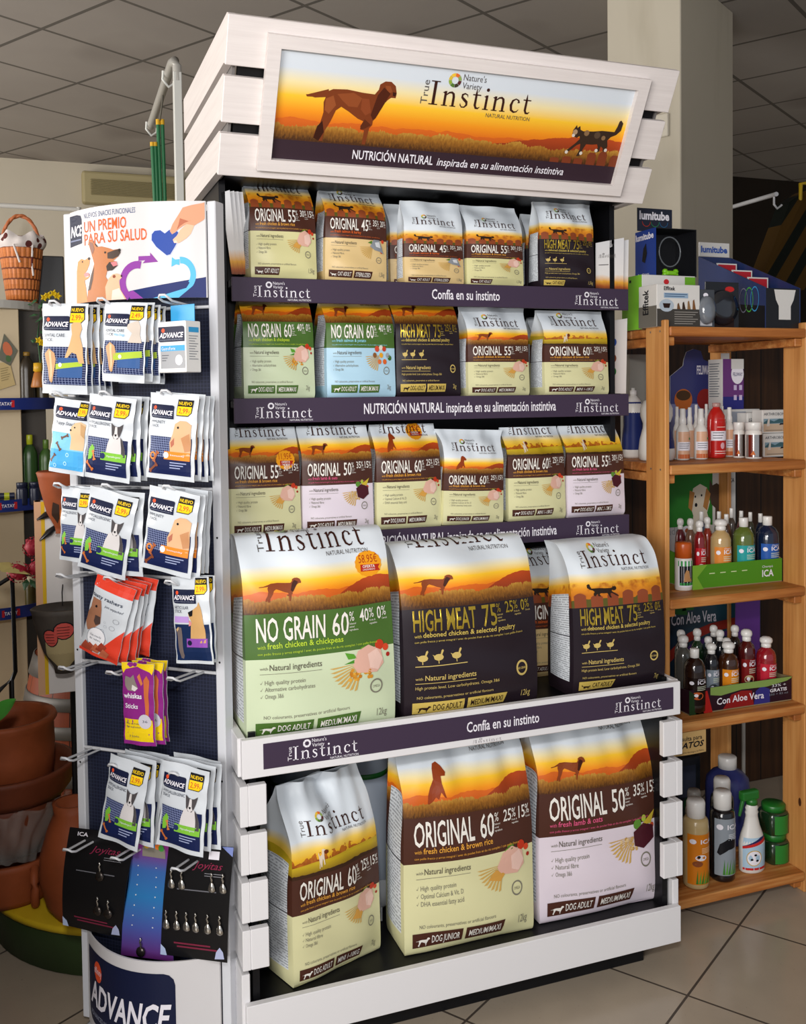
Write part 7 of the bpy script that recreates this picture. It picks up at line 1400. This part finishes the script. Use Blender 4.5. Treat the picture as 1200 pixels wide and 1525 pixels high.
mb = MB(); mb.tube([(rt*.5, -rt*.95, hb*.9), (rt*.45, -rt*1.02, hb*.6), (rt*.5, -rt*.95, hb*.42)], .004, g.m, 6); mb.tube([(-rt*.3, -rt*1.04, hb*.9), (-rt*.05, -rt*1.02, hb*.62)], .004, g.m, 6); mb.build('ribbon', t)
a, b = at(52, 440, TY+.14), at(96, 440, TY+.14); mb = MB(); mb.box((a.x, TY+.115, ztop+.001), (b.x, TY+.165, at(70, 382, TY+.14).z), mat('black_case', '#15161a', .4), .004); tag(mb.build('black_case'), 'black case standing behind the wicker basket', 'case')
c = at(74, 440, TY-.05); t = empty('yellow_flowers', tuple(c), 0, 'trailing artificial plant with small yellow flowers beside the basket', 'plant'); mb = MB(); random.seed(4)
for px, py in ((55, 445), (62, 452), (58, 468), (52, 480), (60, 492), (50, 505), (66, 470), (56, 512), (63, 520), (70, 440), (48, 455)):
    p = at(px, py, TY-.20)-c; leafm(mb, p, p+Vector((random.uniform(-.04, .03), -.01, random.uniform(-.03, .02))), .010, m_lf)
mb.tube([Vector((0, 0, 0)), at(62, 450, TY-.20)-c, at(56, 500, TY-.20)-c, at(62, 560, TY-.20)-c], .003, m_lf, 6); mb.build('vine', t)
for px, py in ((72, 440), (80, 437), (86, 441), (66, 443), (58, 507), (63, 511)):
    p = at(px, py, TY-.205)-c; mb = MB()
    for k in range(5): an = R(72*k); leafm(mb, p, p+Vector((.016*math.cos(an), -.006, .016*math.sin(an))), .006, mat('petal_bright', '#d8b81c', .5), Vector((0, -1, 0)))
    mb.build('blossom', t)
p = at(57, 577, TY-.26); mb = MB(); h = at(57, 540, TY-.26).z-p.z; mb.lathe([(.024, 0), (.026, .004), (.014, h*.6), (.011, h*.62), (0, h*.62)], mat('bell_copper', '#a8682c', .4), seg=18); mb.lathe([(.010, h*.62), (.016, h*.66), (.015, h*.98), (0, h)], mat('bell_yellow', '#d0a020', .4), seg=14); mb.tube([(0, 0, h), (0, .01, h+.03)], .0015, m_blk, 5); tag(mb.build('hanging_bell', None, Matrix.Translation(p)), 'small copper and yellow hanging bell beside the dental pouches', 'bell')
# rails high on the left
t = empty('wall_rail', (at(117, 311, 3).x, 3, 0), 0, 'thin pale horizontal rail high before the stained wall', 'rail'); zr = at(60, 309, 3).z; mb = MB(); mb.tube([(-.9, 0, zr), (0, 0, zr)], .012, mat('rail_pale', '#c8c6c0', .35), 8); mb.tube([(0, 0, zr+.01), (0, 0, 0)], .012, mat('rail_pale', '#c8c6c0', .35), 8); mb.build('rail', t)
A0 = at(263.5, 108, 1.45); t = empty('hook_stand', (A0.x, 1.45, 0), 0, 'tall pale post with a bent pipe and hooks behind the display stand', 'hook stand'); MP = mat('post_pale', '#cfd0ca', .4); PG = mat('pipe_grey', '#a8a6a0', .35, .2)
mb = MB(); mb.box((-.014, -.014, 0), (.014, .014, A0.z), MP, .002); mb.build('post', t)
e = at(224, 188, 2.3)-Vector((A0.x, 1.45, 0)); mb = MB(); mb.tube([(0, 0, A0.z-.03), (0, .0, A0.z+.02), (-.004, .02, A0.z+.045), (-.008, .06, A0.z+.05), tuple(e)], .016, PG, 10); mb.build('pipe', t)
for q in (.15, .97):
    p = Vector((-.008, .06, A0.z+.05)).lerp(e, q); mb = MB(); mb.tube([p+Vector((-.018, 0, .01)), p+Vector((-.02, 0, -.02)), p+Vector((0, 0, -.045)), p+Vector((.022, 0, -.03)), p+Vector((.024, 0, -.012))], .005, MP, 6); mb.build('hook', t)
y_ = 1.95; G_ = mat('swing_green', '#1f6a40', .4); GY = mat('swing_yellow', '#d8a81c', .4); c = at(238, 180, y_); t = empty('green_bars', tuple(c), 0, 'green plastic swing bars with yellow ends hanging by a chain', 'swing')
for x0, y0, x1, y1 in ((235, 178, 240, 312), (241.5, 178, 246, 312), (226.5, 212, 231, 312), (231, 212, 235, 312)):
    a, b = at(x0, y0, y_)-c, at(x1, y1, y_)-c; mb = MB(); mb.tube([a.lerp(b, .06), b+(b-a)*1.5], .0075, G_, 10); mb.tube([a, a.lerp(b, .0599)], .0085, GY, 10); mb.build('bar', t)
mb = MB(); a = at(243, 118, y_-.2)-c; mb.tube([Vector((0, 0, 0)), a*.5+Vector((.004, 0, 0)), a], .003, mat('chain_grey', '#7a7870', .4, .5), 6); mb.build('chain', t)
# leaflets on the display stand
def leaflet_mat():
    g = NG('leaflet_print', .35, .4); u, v = g.uv(); g.col(g.ramp(g.mth('ADD', v, g.mth('MULTIPLY', g.noise(g.vec(u, v), 5., 3.), .08)), [(.0, '#3a1c0c'), (.10, '#a8541c'), (.20, '#e8a83a'), (.34, '#e8e4e0'), (1, '#dcdcde')])); return g.m
m_lt = leaflet_mat()
def leaflet(label, bl, br, tr, tl, Y, name='leaflet', m=None, art=None, dy=.0, grp='upright leaflets on the display stand'):
    P = [at(q[0], q[1], Y) for q in (bl, br)]+[at(q[0], q[1], Y+dy) for q in (tr, tl)]; c = (P[0]+P[1])/2; P = [p-c for p in P]
    def S(u, v, off=0.): return (P[0]*(1-u)+P[1]*u)*(1-v)+(P[3]*(1-u)+P[2]*u)*v+Vector((0, -off, 0))
    mb = MB(); mb.grid(S, 2, 10, m or m_lt); mb.grid(lambda u, v: S(u, v, -.0012), 2, 10, m or m_lt, True, None, True)
    for u in (0, 1): mb.grid(lambda q, v, u=u: S(u, v, -.0012*q), 1, 10, m or m_lt, True, lambda q, v: (.5, v), u == 1)
    if art: art(mb, S)
    return tag(mb.build(name, None, Matrix.Translation(c)), label, 'leaflet', grp)
for k in range(4):
    leaflet(('leaflet nearest the treat rack in the fanned row on the top shelf', 'second leaflet of the fanned row on the top shelf', 'third leaflet of the fanned row on the top shelf', 'leaflet of the fanned row nearest the pale yellow bag')[k], (345+6.5*k, 408), (354+6.5*k, 409), (342+6.5*k, 283+1.0*k), (329+7*k, 287-.5*k), .262+.012*k, dy=.0)
def la(mb, S): brand(mb, S, .1, .66, .62, .6, I_GREY, I_GREY, I_GREY, .0008, False); mb.rect(S, .1, .5, .45, .515, I_GREY, .0008, 2)
leaflet('front leaflet standing at the right end of the top shelf', (887, 429), (928, 433), (929, 354), (887, 362), .262, art=la)
leaflet('leaflet tucked behind the front one at the right end', (893, 429), (935, 434), (936, 357), (893, 363), .274)
def dots(mb, S):
    for v, c in ((.70, '#2a50a0'), (.48, '#8a4a28'), (.30, '#2a7a3a')): mb.disc(S, .16, v, .18, .055, ink(c), .001, 14)
leaflet('white shelf board with coloured dots at the end of the second shelf', (909, 586), (932, 586), (934, 474), (910, 478), .30, name='dot_board', m=mat('board_white', '#dcdad8', .5), art=dots)
# storage canisters deep in the bottom deck, clear holder disc
for k, (xl, xr, lab) in enumerate(((405, 440, 'pale canister with a green stripe behind the tall pinched bag'), (540, 577, 'pale canister with a green stripe beside the hidden junior bag'))):
    y_ = .34; a, b = at(xl, 1300, y_), at(xr, 1300, y_); r = .062; cx = a.x+r if k == 0 else b.x-r; o = empty('storage_canister', (cx, y_-.005, .1475), 0, lab, 'canister', 'pale canisters on the bottom deck'); mb = MB(); mb.lathe([(0, 0), (r*.86, 0), (r*.9, .01), (r, .40), (0, .40)], mat('canister_pale', '#b8c4d4', .3), seg=28); mb.build('body', o); mb = MB(); mb.lathe([(r*.985, .345), (r*.994, .345), (r*1.0, .358), (r*.98, .358)], mat('stripe_green', '#2a7a34', .4), seg=28, close=False); mb.build('green_stripe', o); mb = MB(); mb.lathe([(r*1.03, .4005), (r*1.05, .405), (r*1.05, .43), (r, .44), (0, .44)], mat('canister_pale', '#b8c4d4', .3), seg=28); mb.build('lid', o)
p = at(568, 1330, .235); mb = MB(); mb.lathe([(0, 0), (.034, 0), (.034, .003), (0, .003)], mat('clear_disc', '#c8ccd0', .15, 0, .6, 0, .55), M=Matrix.Rotation(R(90), 4, 'X'), seg=28); mb.tube([(0, .002, -.034), (0, .004, p.z*-1+.148)], .003, mat('clear_disc', '#c8ccd0', .15, 0, .6, 0, .55), 6)
tag(mb.build('clear_disc', None, Matrix.Translation(p)), 'round translucent disc standing behind the tall pinched bag', 'disc')
